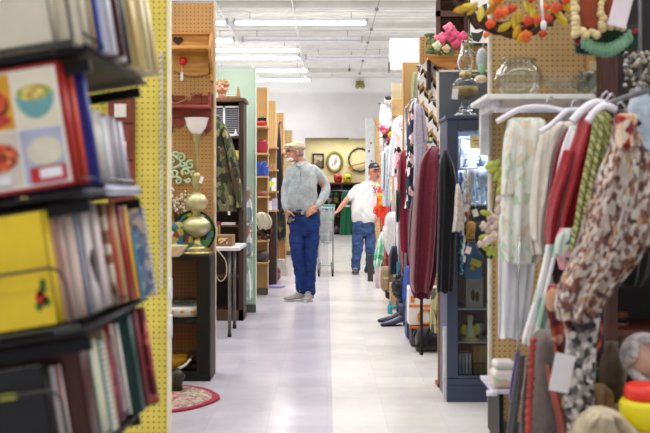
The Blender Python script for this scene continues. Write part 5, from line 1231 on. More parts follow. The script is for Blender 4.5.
x = cx_(480, 5.24); solo('silver_cup', G().lathe([(.02, 0), (.008, .02), (.03, .06), (.035, .1), (.03, .1), (0, .05)], (x, 5.26, z), 18), chrome, (x, 5.26, z), 'small silver cup beside the yellow figurine', 'cup')
z = zb+.001
for k, px in enumerate((458.8, 462.2, 465.6, 469)):
    x = cx_(px, 5.2); book(Matrix.Translation((x+.016, 5.20, z)), .015, .118, .1, plain(('#e6e4e0', '#dcd9d6', '#eceae8', '#d2cfd0')[k], .5), ('white', 'pale grey', 'bright white', 'light taupe')[k]+' slim booklet on the bottom of the display case', name='booklet', pg=plain('#b9b4ac'))
A, B = P(473.5, 342, 5.2), P(486, 0, 5.2); t = Thing('wooden_crate', ((A.x+B.x)/2, 5.25, z), 'tan wooden box standing at the bottom right of the display case', 'box')
t.part('body', G().bb(A.x, B.x+.03, 5.2, 5.33, z, A.z-.02), wood('#b98c52'), bevel=.003); t.part('lid', G().bb(A.x-.004, B.x+.034, 5.196, 5.334, A.z-.02, A.z), wood('#8a3a2a')); t.part('slat_line', G().bb(A.x, B.x+.03, 5.198, 5.2, z+.06, z+.066), wood('#7a5a30'))
# tags on case top edge
p = P(483, 131, 5.08); solo('green_tag', G().ball((p.x, 5.085, p.z), (.030, .007, .022), 14), plain('#4fae4f', .4), (p.x, 5.09, p.z), 'small green oval sticker at the top of the display case door', 'sticker')
p = P(480, 142, 5.08); t = Thing('price_card', (p.x, 5.085, p.z), 'pale yellow price card taped on the display case glass', 'card'); t.part('card', G().box((p.x, 5.092, p.z), (.11, .004, .075)), plain('#e8dfa4', .6)); t.part('writing', G().bb(p.x-.04, p.x+.03, 5.0885, 5.09, p.z+.005, p.z+.010).bb(p.x-.03, p.x+.02, 5.0885, 5.09, p.z-.012, p.z-.008), plain('#7a6a3a'))
# hanging strands of beads in front of the case
bc = (('blue', '#2f62b8', 460.5, 172, 235), ('white', '#e8e8ec', 463.5, 170, 262), ('red', '#b8322c', 466, 195, 222), ('gold', '#c9a24a', 468.5, 178, 215), ('turquoise', '#3f9ab0', 462, 240, 275))
zr = P(0, 168, 5.04).z
for k, (nm, col, px, y0, y1) in enumerate(bc):
    x = P(px, 0, 5.05).x; z1_, z0_ = zr-.002, P(0, y1, 5.05).z; g = G(); n = 14; yy = 5.035+.006*k
    g.cyl((x, yy, z1_), (x, yy, z0_), .001, n=5); z1_ = P(0, y0, 5.05).z
    for j in range(n): g.ball((x+.006*math.sin(j*1.9+k), yy, z1_+(z0_-z1_)*(j+.5)/n), (.009, .007, (z1_-z0_)/n*.55), 7)
    solo('bead_strand', g, plain(col, .25), (x, yy, zr), 'strand of %s beads hanging down the glass of the display case' % nm, 'beads')
solo('bead_rod', G().cyl((P(456, 0, 5.05).x, 5.04, zr), (P(478, 0, 5.05).x, 5.04, zr), .004).cyl((P(457, 0, 5.05).x, 5.04, zr), (P(457, 0, 5.05).x, 5.105, zr), .004), chrome, (P(467, 0, 5.05).x, 5.04, zr), 'thin rod on the case door carrying the bead strands', 'rod')
x = P(470, 0, 5.04).x; g = G(); p = P(470.5, 228, 5.04); g.cyl((x, 5.03, zr), (x, 5.03, p.z+.03), .0015, n=5); g.ball((p.x, 5.03, p.z), (.032, .025, .04), 14)
for k in range(14): a_ = 2*PI*k/14; g.tube([(p.x+.02*math.cos(a_), 5.03+.015*math.sin(a_), p.z-.02), (p.x+.03*math.cos(a_), 5.03+.02*math.sin(a_), p.z-.06)], .004, 5)
solo('straw_tassel', g, plain('#b08a45', .9, bmp=.004, scale=80), (p.x, 5.03, zr), 'straw-coloured round tassel hanging before the display case', 'tassel')
for k, (px, py) in enumerate(((466, 208), (475, 213), (468, 250))):
    p = P(px, py, 5.02); solo('price_tag', G().box((p.x, 5.01, p.z), (.03, .002, .04), (0, .3*(-1)**k, 0)).cyl((p.x, 5.01, p.z+.02), (p.x, 5.03, zr), .001, n=5), whitem, p, ('white tag among the bead strands, left', 'white tag right of the straw tassel', 'white tag below the straw tassel')[k], 'tag')
# ---- oil lamp
lx, ly, lz = P(466, 0, 5.22).x, 5.24, ZT
t = Thing('oil_lamp', (lx, ly, lz), 'clear glass oil lamp with tall chimney on top of the blue display case', 'oil lamp')
def z5_(py): return P(0, py, 5.24).z
gl = pane('#e9f0f0'); gl2 = glass('#eef4f2', .03)
t.part('foot', G().lathe([(.0, lz+.001), (.078, lz+.001), (.075, lz+.012), (.045, lz+.035), (.025, z5_(103)), (.02, z5_(99)), (.035, z5_(97)), (0, z5_(97))], (lx, ly, 0), 28), gl2)
t.part('font', G().lathe([(.02, z5_(99)), (.06, z5_(96)), (.076, z5_(90)), (.074, z5_(84)), (.055, z5_(79.5)), (.03, z5_(78)), (.0, z5_(78))], (lx, ly, 0), 28), gl2)
t.part('oil', G().lathe([(.0, z5_(97)), (.045, z5_(95)), (.055, z5_(91)), (.053, z5_(87)), (0, z5_(87))], (lx, ly, 0), 24), plain('#a89150', .2))
t.part('burner', G().lathe([(.03, z5_(78.5)), (.034, z5_(76)), (.036, z5_(74)), (.028, z5_(72)), (0, z5_(72))], (lx, ly, 0), 20), plain('#b9a878', .3, .7)); t.part('wick_knob', G().cyl((lx+.03, ly, z5_(75)), (lx+.06, ly, z5_(75)), .004).cyl((lx+.058, ly, z5_(75)), (lx+.062, ly, z5_(75)), .011), brass)
pr = [(.028, 73), (.042, 68), (.048, 62), (.040, 57), (.028, 51), (.022, 46), (.026, 41)]
t.part('chimney', G().lathe([(r_, z5_(y)) for r_, y in pr]+[(r_-.003, z5_(y)) for r_, y in pr[::-1]], (lx, ly, 0), 28), gl2)
p = P(455, 94, 5.18); t.part('tag', G().box(p, (.035, .003, .06), (0, .1, 0)).cyl(p+Vector((0, 0, .03)), (lx-.02, ly-.03, z5_(78)), .001, n=5), whitem)
# grey framed board
A, B = P(436.5, 70, 5.4), P(487, 117, 5.4)
t = Thing('framed_chalkboard', ((A.x+B.x)/2, 5.40, ZT), 'grey framed board with a cream edge standing behind the oil lamp', 'board')
t.part('panel', G().bb(A.x+.012, B.x+.3, 5.395, 5.405, ZT-.0, A.z-.01), plain('#5a6068', .5, var=.05)); g = G()
for a_ in ((A.x, A.x+.014, ZT, A.z), (A.x, B.x+.3, A.z-.012, A.z), (B.x+.29, B.x+.302, ZT, A.z)): g.bb(a_[0], a_[1], 5.39, 5.41, a_[2], a_[3])
t.part('frame', g, ivory)
# ---- flower basket on bracket shelf
A, B = P(428, 56, 6.9), P(487, 71, 6.9)
t = Thing('wooden_wall_shelf', ((A.x+B.x)/2, 7.15, B.z), 'amber wooden scoop-shaped wall shelf under the pink flowers', 'shelf')
am = wood('#b5782c', '#7a4a18', axis=0)
g = G(); N = 16; x0_, x1_ = A.x, P(470, 0, 6.9).x
poly = [(x0_, A.z)]+[(x0_+(x1_-x0_)*k/N, A.z-.015-.085*math.sin(PI*k/N)**.7) for k in range(N+1)]+[(x1_, A.z)]
g.prism(poly, 6.88, 6.9); t.part('front', g, am); t.part('shelf_board', G().bb(x0_, x1_, 6.88, 7.19, A.z-.025, A.z-.008), am)
t.part('bracket', G().bb(x0_+.0, x0_+.03, 6.95, 7.19, B.z-.13, A.z-.02), darkwood); t.part('bracket', G().bb(P(452, 0, 6.9).x, P(452, 0, 6.9).x+.02, 6.95, 7.19, B.z-.08, A.z-.02), ivory)
c0 = P(450, 50, 6.85)
t = Thing('flower_arrangement', (c0.x, 6.95, A.z-.005), 'arrangement of pink silk peonies and green leaves on the amber wall shelf', 'flowers')
def flower(c, r, col, n=12, seed=0, flat=.6):
    random.seed(seed); g = G()
    for k in range(n):
        a_ = k*2.4; rr_ = r*(.25+.75*k/n); v = Vector((math.cos(a_)*rr_*.62, -.3*r*(1-k/n), math.sin(a_)*rr_*.55))
        M_ = Matrix.Rotation(a_, 3, 'Y') @ Matrix.Rotation(.6*(k/n), 3, 'X')
        g.ball(c+v, (r*.42, r*.16, r*.34), 8, rot=M_)
    return g
for k, (px, py, r_, col) in enumerate(((452, 36, .075, '#d94a78'), (441, 39, .06, '#e0607f'), (462, 38, .06, '#cf3f6e'), (449, 28.5, .055, '#e8708f'), (456, 45, .05, '#b83a5c'), (437, 46, .045, '#d8d0a8'), (446, 49, .04, '#c9b284'))):
    t.part('peony' if k < 5 else 'cream_rose', flower(P(px, py, 6.84-.01*k), r_, col, 12, k), plain(col, .6, var=.2, scale=40))
g = G(); random.seed(12)
for k in range(34):
    c = P(random.uniform(429, 472), random.uniform(34, 56), random.uniform(6.86, 6.98)); a_ = random.uniform(0, 6.3); M_ = Matrix.Rotation(a_, 3, 'Y') @ Matrix.Rotation(random.uniform(-.6, .6), 3, 'X'); g.ball(c, (.045, .006, .016), 8, rot=M_)
t.part('leaves', g, plain('#5f7a48', .6, var=.3)); 
g = G()
for k in range(9): e = P(432+4.3*k, 40+4*(k % 2), 6.95); g.tube([Vector((c0.x, 6.98, A.z)), e], .004, 5)
t.part('stems', g, plain('#4f6a38'))
# dark shutter frame and cow picture
A, B = P(436.5, -12, 7.1), P(469, 42, 7.1)
t = Thing('dark_wooden_shutter', ((A.x+B.x)/2, 7.15, B.z), 'dark wooden louvred shutter hanging above the pink flowers', 'shutter'); g = G(); f_ = .035
for a_ in ((A.x, B.x, A.z-f_, A.z), (A.x, B.x, B.z, B.z+f_), (A.x, A.x+f_, B.z, A.z), (B.x-f_, B.x, B.z, A.z)): g.bb(a_[0], a_[1], 7.13, 7.16, a_[2], a_[3])
zm = P(0, 12.5, 7.1).z; g.bb(A.x, B.x, 7.13, 7.16, zm-.025, zm+.02)
t.part('frame', g, wood('#5a3526', '#33190f')); g = G(); n = 22
for k in range(n): g.box(((A.x+B.x)/2, 7.15, B.z+.05+(A.z-B.z-.1)*k/n), (B.x-A.x-.05, .02, .004), (.7, 0, 0))
t.part('slats', g, wood('#4a3228', '#2a1a12', axis=0)); t.part('backing', G().bb(A.x+.01, B.x-.01, 7.162, 7.168, B.z, A.z), plain('#241812'))
A, B = P(470.5, -14, 7.0), P(500, 43, 7.0)
t = Thing('cow_hide_print', ((A.x+B.x)/2, 7.05, B.z), 'white print with black patches in a dark frame at the top right of the flowers', 'picture')
t.part('frame', G().bb(A.x-.005, B.x, 7.03, 7.06, B.z-.012, A.z), plain('#1c1614')); pr_ = t.part('print', G().bb(A.x+.002, B.x-.01, 7.02, 7.03, B.z+.004, A.z-.01), plain('#ece8e4', .5, var=.02))
g = G()
for pts in ([(471, 32), (478, 33), (484, 30), (482, 37), (479, 42), (473, 40)], [(482, 5), (487, 3), (488, 20), (484, 15)], [(484, 24), (488, 22), (488, 30)]):
    q = [P(a_, b_, 7.01) for a_, b_ in pts]; g.prism([(v.x, v.z) for v in q], 7.016, 7.022)
t.part('black_patch', g, plain('#2e2e33'), parent=pr_)
# quilt with chevrons: diamond pattern
m, nt, b = nodes('quilt_diamonds')
def mth(op, a, b_=None):
    n = nt.nodes.new('ShaderNodeMath'); n.operation = op
    for i, v in enumerate((a, b_)):
        if v is None: continue
        if isinstance(v, (int, float)): n.inputs[i].default_value = v
        else: nt.links.new(v, n.inputs[i])
    return n.outputs[0]
tc_ = nt.nodes.new('ShaderNodeTexCoord'); sp = nt.nodes.new('ShaderNodeSeparateXYZ'); nt.links.new(tc_.outputs['Object'], sp.inputs[0])
colw = .034; rowh = .036
u = mth('DIVIDE', sp.outputs[0], colw); fr = mth('FRACT', u); col_i = mth('FLOOR', u)
tri = mth('ABSOLUTE', mth('SUBTRACT', mth('MULTIPLY', mth('FRACT', mth('DIVIDE', u, 2)), 2), 1))
v = mth('ADD', mth('DIVIDE', sp.outputs[2], rowh), tri)
k3 = mth('FRACT', mth('DIVIDE', mth('ADD', mth('FLOOR', v), mth('MULTIPLY', col_i, 1)), 4))
nt.links.new(ramp(nt, k3, ['#e9e4da', '#24262c', '#b98a52', '#e9e4da'], True), b.inputs['Base Color']); b.inputs['Roughness'].default_value = .9
t = Thing('patchwork_quilt', P(428, 68, 7.05), 'black white and tan chevron patchwork quilt hanging from the pegboard', 'quilt')
t.part('quilt', G().drape([(66, 418.5, 443), (75, 417.5, 444), (100, 417, 444), (130, 417.5, 443), (152, 419, 442)], 7.05, .05, 3, .25, seed=3), m)
solo('quilt_rod', G().cyl((P(416, 0, 7.05).x, 7.05, P(0, 66, 7.05).z), (P(446, 0, 7.05).x, 7.05, P(0, 66, 7.05).z), .009).cyl((P(419, 0, 7.05).x, 7.05, P(0, 66, 7.05).z), (P(419, 0, 7.05).x, 7.19, P(0, 66, 7.05).z), .006), steel, P(430, 66, 7.05), 'thin rod at the top of the chevron quilt', 'rod')
p = P(428, 66, 6.98); solo('white_paper', G().box((p.x, 6.98, p.z), (.07, .003, .08), (0, .7, 0)).cyl((p.x, 6.98, p.z), (p.x, 7.05, p.z), .002, n=5), whitem, p, 'white paper label pinned askew at the top of the quilt', 'label')
p = P(430, 140.5, 6.95); g = G(); g.ball(p, (.025, .015, .025), 10); g.box((p.x-.04, 6.95, p.z-.01), (.05, .02, .03)); g.cyl((p.x, 6.95, p.z), (p.x, 7.06, p.z), .003, n=5); solo('blue_brooch_toy', g, pattern(['#2f6ac0', '#e6d23a', '#1c1c24', '#4a9ad0'], 50, .3), p, 'small blue and yellow trinket at the bottom of the quilt', 'trinket')
# garments behind quilt: lilac shirt
def slv(*r): return list(r)
garment('lilac_grey_tee', 'heathered lilac grey t-shirt hanging in front of the quilt', 'shirt', 6.85, [(104, 416, 419), (108, 415, 423), (118, 414, 425), (138, 413.5, 427), (148, 415, 426), (165, 414, 424), (186, 413, 423)], plain('#aaa3b2', .9, var=.14, scale=90), [[(106, 418, 423), (120, 420, 426), (138, 421, 428), (141, 421, 428)]], .12, 4, .2, 0, 3, strap=(P(420, 0, 7.05).x, P(0, 68, 7.05).z))
garment('navy_floral_dress', 'navy dress with pink flowers hanging left of the lilac grey t-shirt', 'dress', 7.6, [(100, 412, 416), (108, 410, 416), (130, 407.5, 416), (160, 405.5, 417), (190, 405, 417), (204, 405.5, 416), (209, 404, 410)], pattern(['#20243c', '#20243c', '#1b1f33', '#d9a3ae', '#20243c', '#e8d8d2', '#262b47'], 30, .85, (1, 1, .8)), (), .2, 4, .25, 0, 6)
garment('crimson_cardigan', 'dark crimson cardigan hanging left of the navy floral dress', 'cardigan', 8.2, [(150, 402, 406), (156, 400, 407), (170, 399.5, 409), (195, 399, 409), (225, 399, 408), (248, 400, 407), (252, 400, 406)], cloth('#84203a'), [[(160, 398, 401), (180, 397.5, 401), (200, 397.5, 400.5)]], .2, 4, .22, 0, 7)
garment('black_skirt', 'narrow black skirt hanging beside the crimson cardigan', 'skirt', 8.0, [(190, 396, 400), (200, 395.5, 401), (216, 395.5, 400), (222, 396, 399)], cloth('#15151a'), (), .15, 3, .2, 0, 2)
rail(7.45, 8.35, P(413.5, 0, 7.6).x, P(0, 100, 7.6).z, 'chrome garment rail carrying the navy floral dress')
garment('pink_floral_blouse', 'white blouse with pink and black flowers left of the crimson cardigan', 'blouse', 9.0, [(128, 398, 401), (134, 396, 404), (150, 394, 404), (175, 394.5, 403), (200, 395, 401), (212, 395, 399)], pattern(['#ecdfe0', '#ecdfe0', '#d58a9a', '#2a2630', '#ecdfe0', '#e6c4c8'], 20, .85), (), .2, 4, .25, 0, 8)
garment('white_blouse', 'plain white blouse hanging in front of the cream pegboard', 'blouse', 9.6, [(116, 397, 402), (122, 393, 404), (138, 391, 403), (152, 389, 400), (168, 388, 398), (176, 388, 396)], plain('#e9e8ee', .85, var=.05, scale=40, bmp=.003), (), .2, 4, .25, 0, 9)
garment('green_scarf', 'sage green knotted scarf hanging on the pegboard edge above the navy dress', 'scarf', 8.52, [(72, 413, 417), (80, 411.5, 417.5), (95, 411, 416), (110, 411.5, 415), (122, 412, 414)], cloth('#9aa27a'), (), .08, 3, .3, 0, 4)
garment('light_blue_shirt', 'pale grey-blue shirt hanging right of the man in white', 'shirt', 11.2, [(146, 386, 390), (150, 383.5, 392), (165, 382.5, 393), (185, 382, 392), (198, 382, 391), (206, 383, 389)], plain('#c3cbd6', .9, var=.1, scale=40), [[(152, 381.5, 385), (175, 381, 384.5), (190, 381, 384)]], .2, 4, .25, 0, 10, strap=(.79, 1.79))
garment('patterned_white_top', 'white top with small dark and orange print hanging beside the pale shirt', 'top', 10.8, [(140, 391, 394), (150, 390, 396), (175, 390, 397), (205, 390.5, 396), (210, 391, 395)], pattern(['#e9e4e0', '#d6c7be', '#e9e4e0', '#8a6a6a', '#e8b48a', '#f2eeea'], 26), (), .2, 3, .25, 0, 11, strap=(.79, 1.79))
def or_x(t, bd):
    g = G()
    for (px, py) in ((380, 196), (382.5, 203), (383, 199)): g.ball(P(px, py, 11.9-.12), (.05, .02, .04), 10)
    t.part('yellow_print', g, plain('#e8a52a'), parent=bd)
garment('orange_tee', 'bright orange-red t-shirt with yellow print at the shoulder of the man in white', 't-shirt', 11.9, [(184, 381, 384), (188, 378.5, 385), (196, 377, 386.5), (206, 376, 387), (214, 376, 386), (218, 378, 385)], cloth('#e8401f'), [[(206, 374, 379), (211, 373, 379), (214, 374, 379)], [(214, 381, 387), (222, 381, 387), (226, 382, 386)]], .18, 3, .2, 0, 12, None, or_x, strap=(.79, 1.79))
garment('purple_scarf', 'vivid purple scarf hanging among the white shirts', 'scarf', 10.6, [(199, 391.5, 394), (205, 390, 394.5), (215, 389.5, 394), (224, 391, 393)], cloth('#5a2f9a'), (), .08, 3, .25, 0, 3, strap=(.79, 1.79))
garment('red_strip_scarf', 'thin orange-red scarf just right of the purple one', 'scarf', 10.5, [(205, 394, 395.5), (215, 393.5, 395.5), (226, 394, 395)], cloth('#d8402a'), (), .05, 2, .2, 0, 3, strap=(.79, 1.79))
garment('white_tee', 'white t-shirt with faint print hanging low left of the maroon jacket', 't-shirt', 10.0, [(212, 388, 393), (218, 385, 398), (230, 384, 400), (240, 383.5, 399), (250, 386, 398), (256, 388, 396)], plain('#e6e5ea', .9, var=.06, scale=40, bmp=.003), [[(226, 383, 388), (238, 382, 388), (244, 383, 387)]], .22, 4, .3, 0, 14)
garment('floral_skirt', 'white skirt with mint green flowers hanging lowest toward the aisle', 'skirt', 10.9, [(232, 381, 387), (240, 378, 386), (252, 375, 384), (262, 373.5, 382), (268, 374, 379)], pattern(['#e6efe8', '#7fcaa4', '#e6efe8', '#4aa88a', '#f0f0ec', '#a8d8c0'], 15), (), .16, 3, .3, 0, 15)
garment('dark_red_scarf', 'dark red skirt hanging right of the mint floral one', 'skirt', 10.4, [(240, 385, 389), (250, 384, 390), (265, 384, 389), (272, 385, 388)], cloth('#a3222e'), (), .12, 3, .25, 0, 16, strap=(.79, 1.79))
garment('navy_trousers', 'dark navy trousers hanging below the white t-shirt', 'trousers', 9.8, [(246, 390, 397), (256, 389, 399), (268, 389, 398), (274, 390, 397)], cloth('#1d2036'), (), .16, 3, .22, 0, 17, strap=(.86, 1.98))
garment('white_towel', 'white cloth hanging below the patterned top', 'cloth', 9.3, [(214, 397, 402), (225, 396, 403), (245, 397, 402), (254, 398, 401)], plain('#e2e0e6', .9), (), .14, 3, .25, 0, 18)
garment('denim_trousers', 'blue denim garment hanging behind the black ruffled bag', 'jeans', 7.9, [(266, 404, 410), (280, 403, 411), (295, 402, 411), (302, 404, 410)], plain('#2f55a8', .85, var=.25), (), .16, 3, .25, 0, 19)
garment('maroon_trousers', 'dark maroon trousers hanging below the crimson cardigan', 'trousers', 8.5, [(222, 400, 408), (235, 400, 409), (262, 400.5, 409), (282, 402, 408)], cloth('#6d1a2a'), (), .18, 3, .22, 0, 20)
# wide back clothes to fill between rails
random.seed(40)
for k, (nm, col, y0, y1, px0, px1, d_) in enumerate((('dusty pink', '#cf9fa4', 118, 210, 402, 410, 9.4), ('charcoal', '#33343a', 150, 250, 404, 414, 9.0), ('cream knitted', '#d9d2c2', 150, 235, 386, 392, 12.3), ('rust', '#9a4a2f', 205, 262, 380, 385, 12.4), ('slate', '#4a5468', 200, 290, 398, 408, 9.1))):
    garment('hanging_blouse', '%s blouse deep in the row of clothes on the right' % nm, 'blouse', d_, [(y0, px0+2, px1-2), (y0+8, px0, px1), ((y0+y1)/2, px0, px1+.5), (y1, px0+.5, px1)], cloth(col), (), .2, 4, .25, 0, 21+k)
# white decor hanging with ribbons
t = Thing('white_wall_hanging', P(385, 104, 12.6), 'white lacy wall hanging with dark red, yellow and black flowers above the man in white', 'wall hanging')
bd = t.part('panel', G().drape([(104, 381, 385), (112, 379.5, 391), (130, 379.5, 392), (150, 380, 392), (166, 381, 391)], 12.6, .10, 4, .25, seed=2), pattern(['#eceaec', '#dcd6da', '#f4f2f2', '#c9b9c4', '#eceaec'], 16, .85))
random.seed(14)
for k, (px, py, col) in enumerate(((387, 131, '#c22f3a'), (390, 134, '#e0c83a'), (385, 136, '#1f1a1e'), (388.5, 139, '#b0365a'), (391, 129, '#2a6a3a'), (384, 132, '#d96a7a'), (389, 144, '#2a1c1a'), (382, 128, '#c94a8a'))):
    t.part('ribbon_flower', flower(P(px, py, 12.48), .05, col, 8, k), plain(col, .6))
g = G()
for k in range(8): q = P(387, 135, 12.5); a_ = k*.8+.3; g.tube([q, q+Vector((.14*math.cos(a_), -.02, .16*math.sin(a_)))], [.008, .003], 5)
g.tube([P(387, 136, 12.5), P(378, 128, 12.48), P(372, 115, 12.5)], [.006, .003, .002], 5)
t.part('ribbons', g, plain('#7a2438'))
solo('decor_rail', G().cyl((P(378, 0, 12.6).x, 12.65, P(0, 103, 12.6).z), (1.6, 12.65, P(0, 103, 12.6).z), .01).cyl((1.3, 12.65, 0), (1.3, 12.65, P(0, 101, 12.6).z), .014), steel, (1.0, 12.65, 0), 'steel post and arm carrying the white wall hanging', 'rail')
t = Thing('mask_ornament', P(387, 100, 12.4), 'small cream and black mask-like ornament above the white wall hanging', 'ornament'); q = P(387.5, 101, 12.5)
t.part('face', G().ball(q, (.05, .03, .07), 12), plain('#d8d0c8')); t.part('headdress', G().ball(q+Vector((.01, -.02, .04)), (.05, .03, .03), 10), plain('#2a2624'))
# low things at the right edge of the aisle
g = G(); x = P(370.5, 0, 12.2).x; g.bb(x-.035, x+.035, 12.2, 12.3, 0, P(0, 255, 12.2).z); solo('dark_bin', g, plain('#2e2c30', .5), (x, 12.25, 0), 'narrow dark upright box on the floor beside the man in white', 'box', bevel=.004)
t = Thing('pink_cloth_bag', (P(377.5, 0, 11.4).x, 11.4, 0), 'tall pinkish bag on the floor under the mint floral skirt', 'bag'); t.part('body', G().drape([(262, 376, 380), (268, 375, 381), (282, 375, 381), (287.5, 375.5, 381)], 11.4, .18, 3, .2, seed=2), plain('#d9c4c8', .8))
t.part('handle', G().tube([P(376.5, 263, 11.38), P(377.5, 257, 11.38), P(379.5, 263, 11.38)], .006, 6), plain('#b89aa0'))
d = 9.9
t = Thing('khaki_handbag', P(386, 294, d), 'khaki handbag hanging below the navy trousers', 'handbag')
t.part('body', G().drape([(266, 383, 391), (270, 381, 393), (280, 380.5, 393), (288, 381, 392), (291, 383, 390)], d, .15, 2, .1, seed=3), plain('#9a8462', .6)); t.part('pale_label', G().box(P(386, 278, d-.09), (.05, .006, .02)), plain('#d8d0bc'))
t.part('handle', G().tube([P(384, 267, d), P(385, 258, d), P(389, 258, d), P(390, 267, d)], .007, 6), plain('#7a6444'))
g = G(); g.tube([P(386, 290, 9.7), P(386.5, 297, 9.7), P(388.5, 299, 9.7), P(389.5, 294, 9.7)], .012, 8); g.ball(P(388, 295, 9.7), (.03, .02, .035), 10); solo('black_keyring', g, blackm, P(387, 290, 9.7), 'small black hook trinket dangling under the khaki handbag', 'trinket')
# cyan stand
t = Thing('turquoise_stand', (P(399, 0, 8.6).x, 8.6, 0), 'turquoise metal rack stand behind the blue boots', 'stand'); tq = plain('#2fa3b5', .4)
for px in (398, 403): x = P(px, 0, 8.6).x; t.part('upright', G().bb(x-.012, x+.012, 8.59, 8.61, .0, P(0, 250 if px == 396 else 262, 8.6).z), tq)
x0_, x1_ = P(389, 0, 8.6).x, P(404, 0, 8.6).x
for py in (295, 307): t.part('crossbar', G().bb(x0_ if py == 307 else P(395, 0, 8.6).x, x1_, 8.57, 8.63, P(0, py, 8.6).z-.01, P(0, py, 8.6).z+.01), tq)
x = P(395, 0, 9.3).x; solo('kraft_carton', G().bb(x-.05, x+.07, 9.2, 9.4, 0, P(0, 284, 9.2).z), plain('#c2a173', .7), (x, 9.3, 0), 'tan carton on the floor behind the turquoise stand', 'box', bevel=.003)
x = P(384, 0, 10.4).x; solo('blue_bottle', G().lathe([(.02, 0), (.025, .01), (.025, .08), (.01, .1), (.01, .13), (0, .13)], (P(390, 0, 8.9).x, 8.9, .0), 14), plain('#3aa0b8', .3), (P(390, 0, 8.9).x, 8.9, 0), 'small blue bottle on the floor by the boots', 'bottle')
# black ruffled bag
g = G(); random.seed(6); c = P(401, 287, 8.3)
for k in range(60):
    v = Vector((random.gauss(0, 1), random.gauss(0, 1), random.gauss(0, 1))).normalized(); g.ball(c+Vector((v.x*.075, v.y*.07, v.z*.10)), random.uniform(.018, .032), 7)
g.ball(c, (.075, .07, .10), 14); g.tube([c+Vector((-.03, 0, .10)), c+Vector((0, 0, .20)), c+Vector((.03, 0, .10))], .006, 6)
solo('ruffled_bag', g, plain('#1b191d', .5, var=.3, bmp=.004), c, 'black ruffled bag hanging above the navy boots', 'bag')
# boots
def boot(px, dy, ang, label, name='ankle_boot'):
    x = P(px, 0, 8.2+dy).x; Mx = Matrix.Translation((x, 8.2+dy, 0)) @ Matrix.Rotation(ang, 4, 'Z') @ Matrix.Diagonal((.88, 1, 1, 1))
    t = Thing(name, (x, 8.2+dy, 0), label, 'boot', 'navy ankle boots')
    # toe = -x
    g = G().at(Mx); rs = []
    for xx, hw, h, zb_ in ((-.20, .012, .022, .006), (-.17, .026, .036, .006), (-.12, .036, .048, .006), (-.06, .038, .062, .01), (-.01, .034, .085, .022), (.04, .035, .13, .032), (.075, .034, .135, .035), (.092, .022, .10, .04)):
        rs.append([(xx, hw*math.cos(a_), zb_+(h-zb_)*(.5+.5*math.sin(a_))) for a_ in [2*PI*k/16 for k in range(16)]])
    g.rings(rs); lb = plain('#363c5c', .35, var=.15); up = t.part('upper', g, lb, bevel=0)
    g = G().at(Mx); g.rings([[(.035+.042*s_*math.cos(a_)*k_, .036*k_*math.sin(a_), z) for a_ in [2*PI*k/16 for k in range(16)]] for z, s_, k_ in ((.10, 1, .95), (.14, 1, .9), (.20, 1, 1.0))]); t.part('shaft', g, lb)
    t.part('sole', G().at(Mx).bb(-.19, .02, -.03, .03, .001, .009), blackm); t.part('heel', G().at(Mx).bb(.045, .088, -.022, .022, .001, .04), blackm)
boot(399.5, -.12, math.radians(12), 'navy blue pointed ankle boot on the floor, nearer of the pair'); boot(396.5, .12, math.radians(2), 'navy blue pointed ankle boot, farther and left of the pair')
g = G(); g.prism([(P(405, 0, 8.35).x, 0), (P(411, 0, 8.35).x, 0), (P(410, 0, 8.35).x, .26), (P(406, 0, 8.35).x, .26)], 8.33, 8.45); solo('paper_bag', g, plain('#b99f7c', .8), (P(408, 0, 8.4).x, 8.4, 0), 'brown paper bag standing behind the navy boots', 'bag')
# ---------------------------------------------------------------- right foreground
# white shelf on RP1
A, B = P(484, 96, 4.0), P(592, 0, 4.0)
SZ = P(0, 96, 4.0).z; SX0, SX1 = P(484.5, 0, 3.95).x, P(593, 0, 3.95).x
t = Thing('white_wall_shelf', ((SX0+SX1)/2, 4.15, SZ-.03), 'white wall shelf with the glass bowls above the hanging clothes', 'shelf')
t.part('shelf_board', G().bb(SX0, SX1, 3.92, 4.34, SZ-.022, SZ), plain('#e4e0dc', .4, var=.04), bevel=.004)
for px in (497, 583):
    x = P(px, 0, 4.0).x; g = G(); g.bb(x-.022, x+.022, 4.30, 4.34, P(0, 155, 4.3).z, SZ-.022); g.bb(x-.02, x+.02, 3.98, 4.34, SZ-.06, SZ-.022)
    t.part('bracket', g, plain('#dcdade', .4), bevel=.004)
# rail under the shelf, runs toward the camera at right
RZ = P(0, 104, 3.9).z
t.part('hanging_rail', G().cyl((SX0+.05, 3.97, RZ-.02), (SX1, 3.97, RZ-.02), .012), plain('#e2e2ea', .3))
for x in (SX0+.06, SX1-.02): t.part('rail_support', G().cyl((x, 3.97, RZ-.02), (x, 3.97, SZ-.02), .008), plain('#e2e2ea', .3))
# fish bowl
x = P(519, 0, 4.1).x; c = (x, 4.1, SZ)
t = Thing('fish_bowl', c, 'round clear glass fish bowl on the white shelf at left', 'bowl'); gg = pane('#f4f8f8')
pr = [(r_*.86, z*.84) for r_, z in [(.06, .002), (.085, .012), (.118, .06), (.128, .105), (.115, .15), (.085, .185), (.078, .195), (.088, .205)]]
t.part('bowl', G().lathe(pr+[(r_-.004, z+.003) for r_, z in pr[::-1]], c, 36), gg)
t.part('rim', G().tube([(x+.075*math.cos(2*PI*k/28), 4.1+.075*math.sin(2*PI*k/28), SZ+.172) for k in range(28)], .005, 7, close=True), pane('#e8eef0'))
t = Thing('glass_candy_dish', (x-.0, 4.05, SZ), 'small stemmed glass dish inside the rim line of the fish bowl front', 'dish') if False else None
x = P(566, 0, 4.1).x; c = (x, 4.1, SZ)
t = Thing('cut_glass_bowl', c, 'wide flared cut-glass bowl on the white shelf at right', 'bowl')
pr = [(.035, .001), (.05, .008), (.085, .05), (.115, .088), (.122, .095)]
N = 36; g = G(); R_ = []
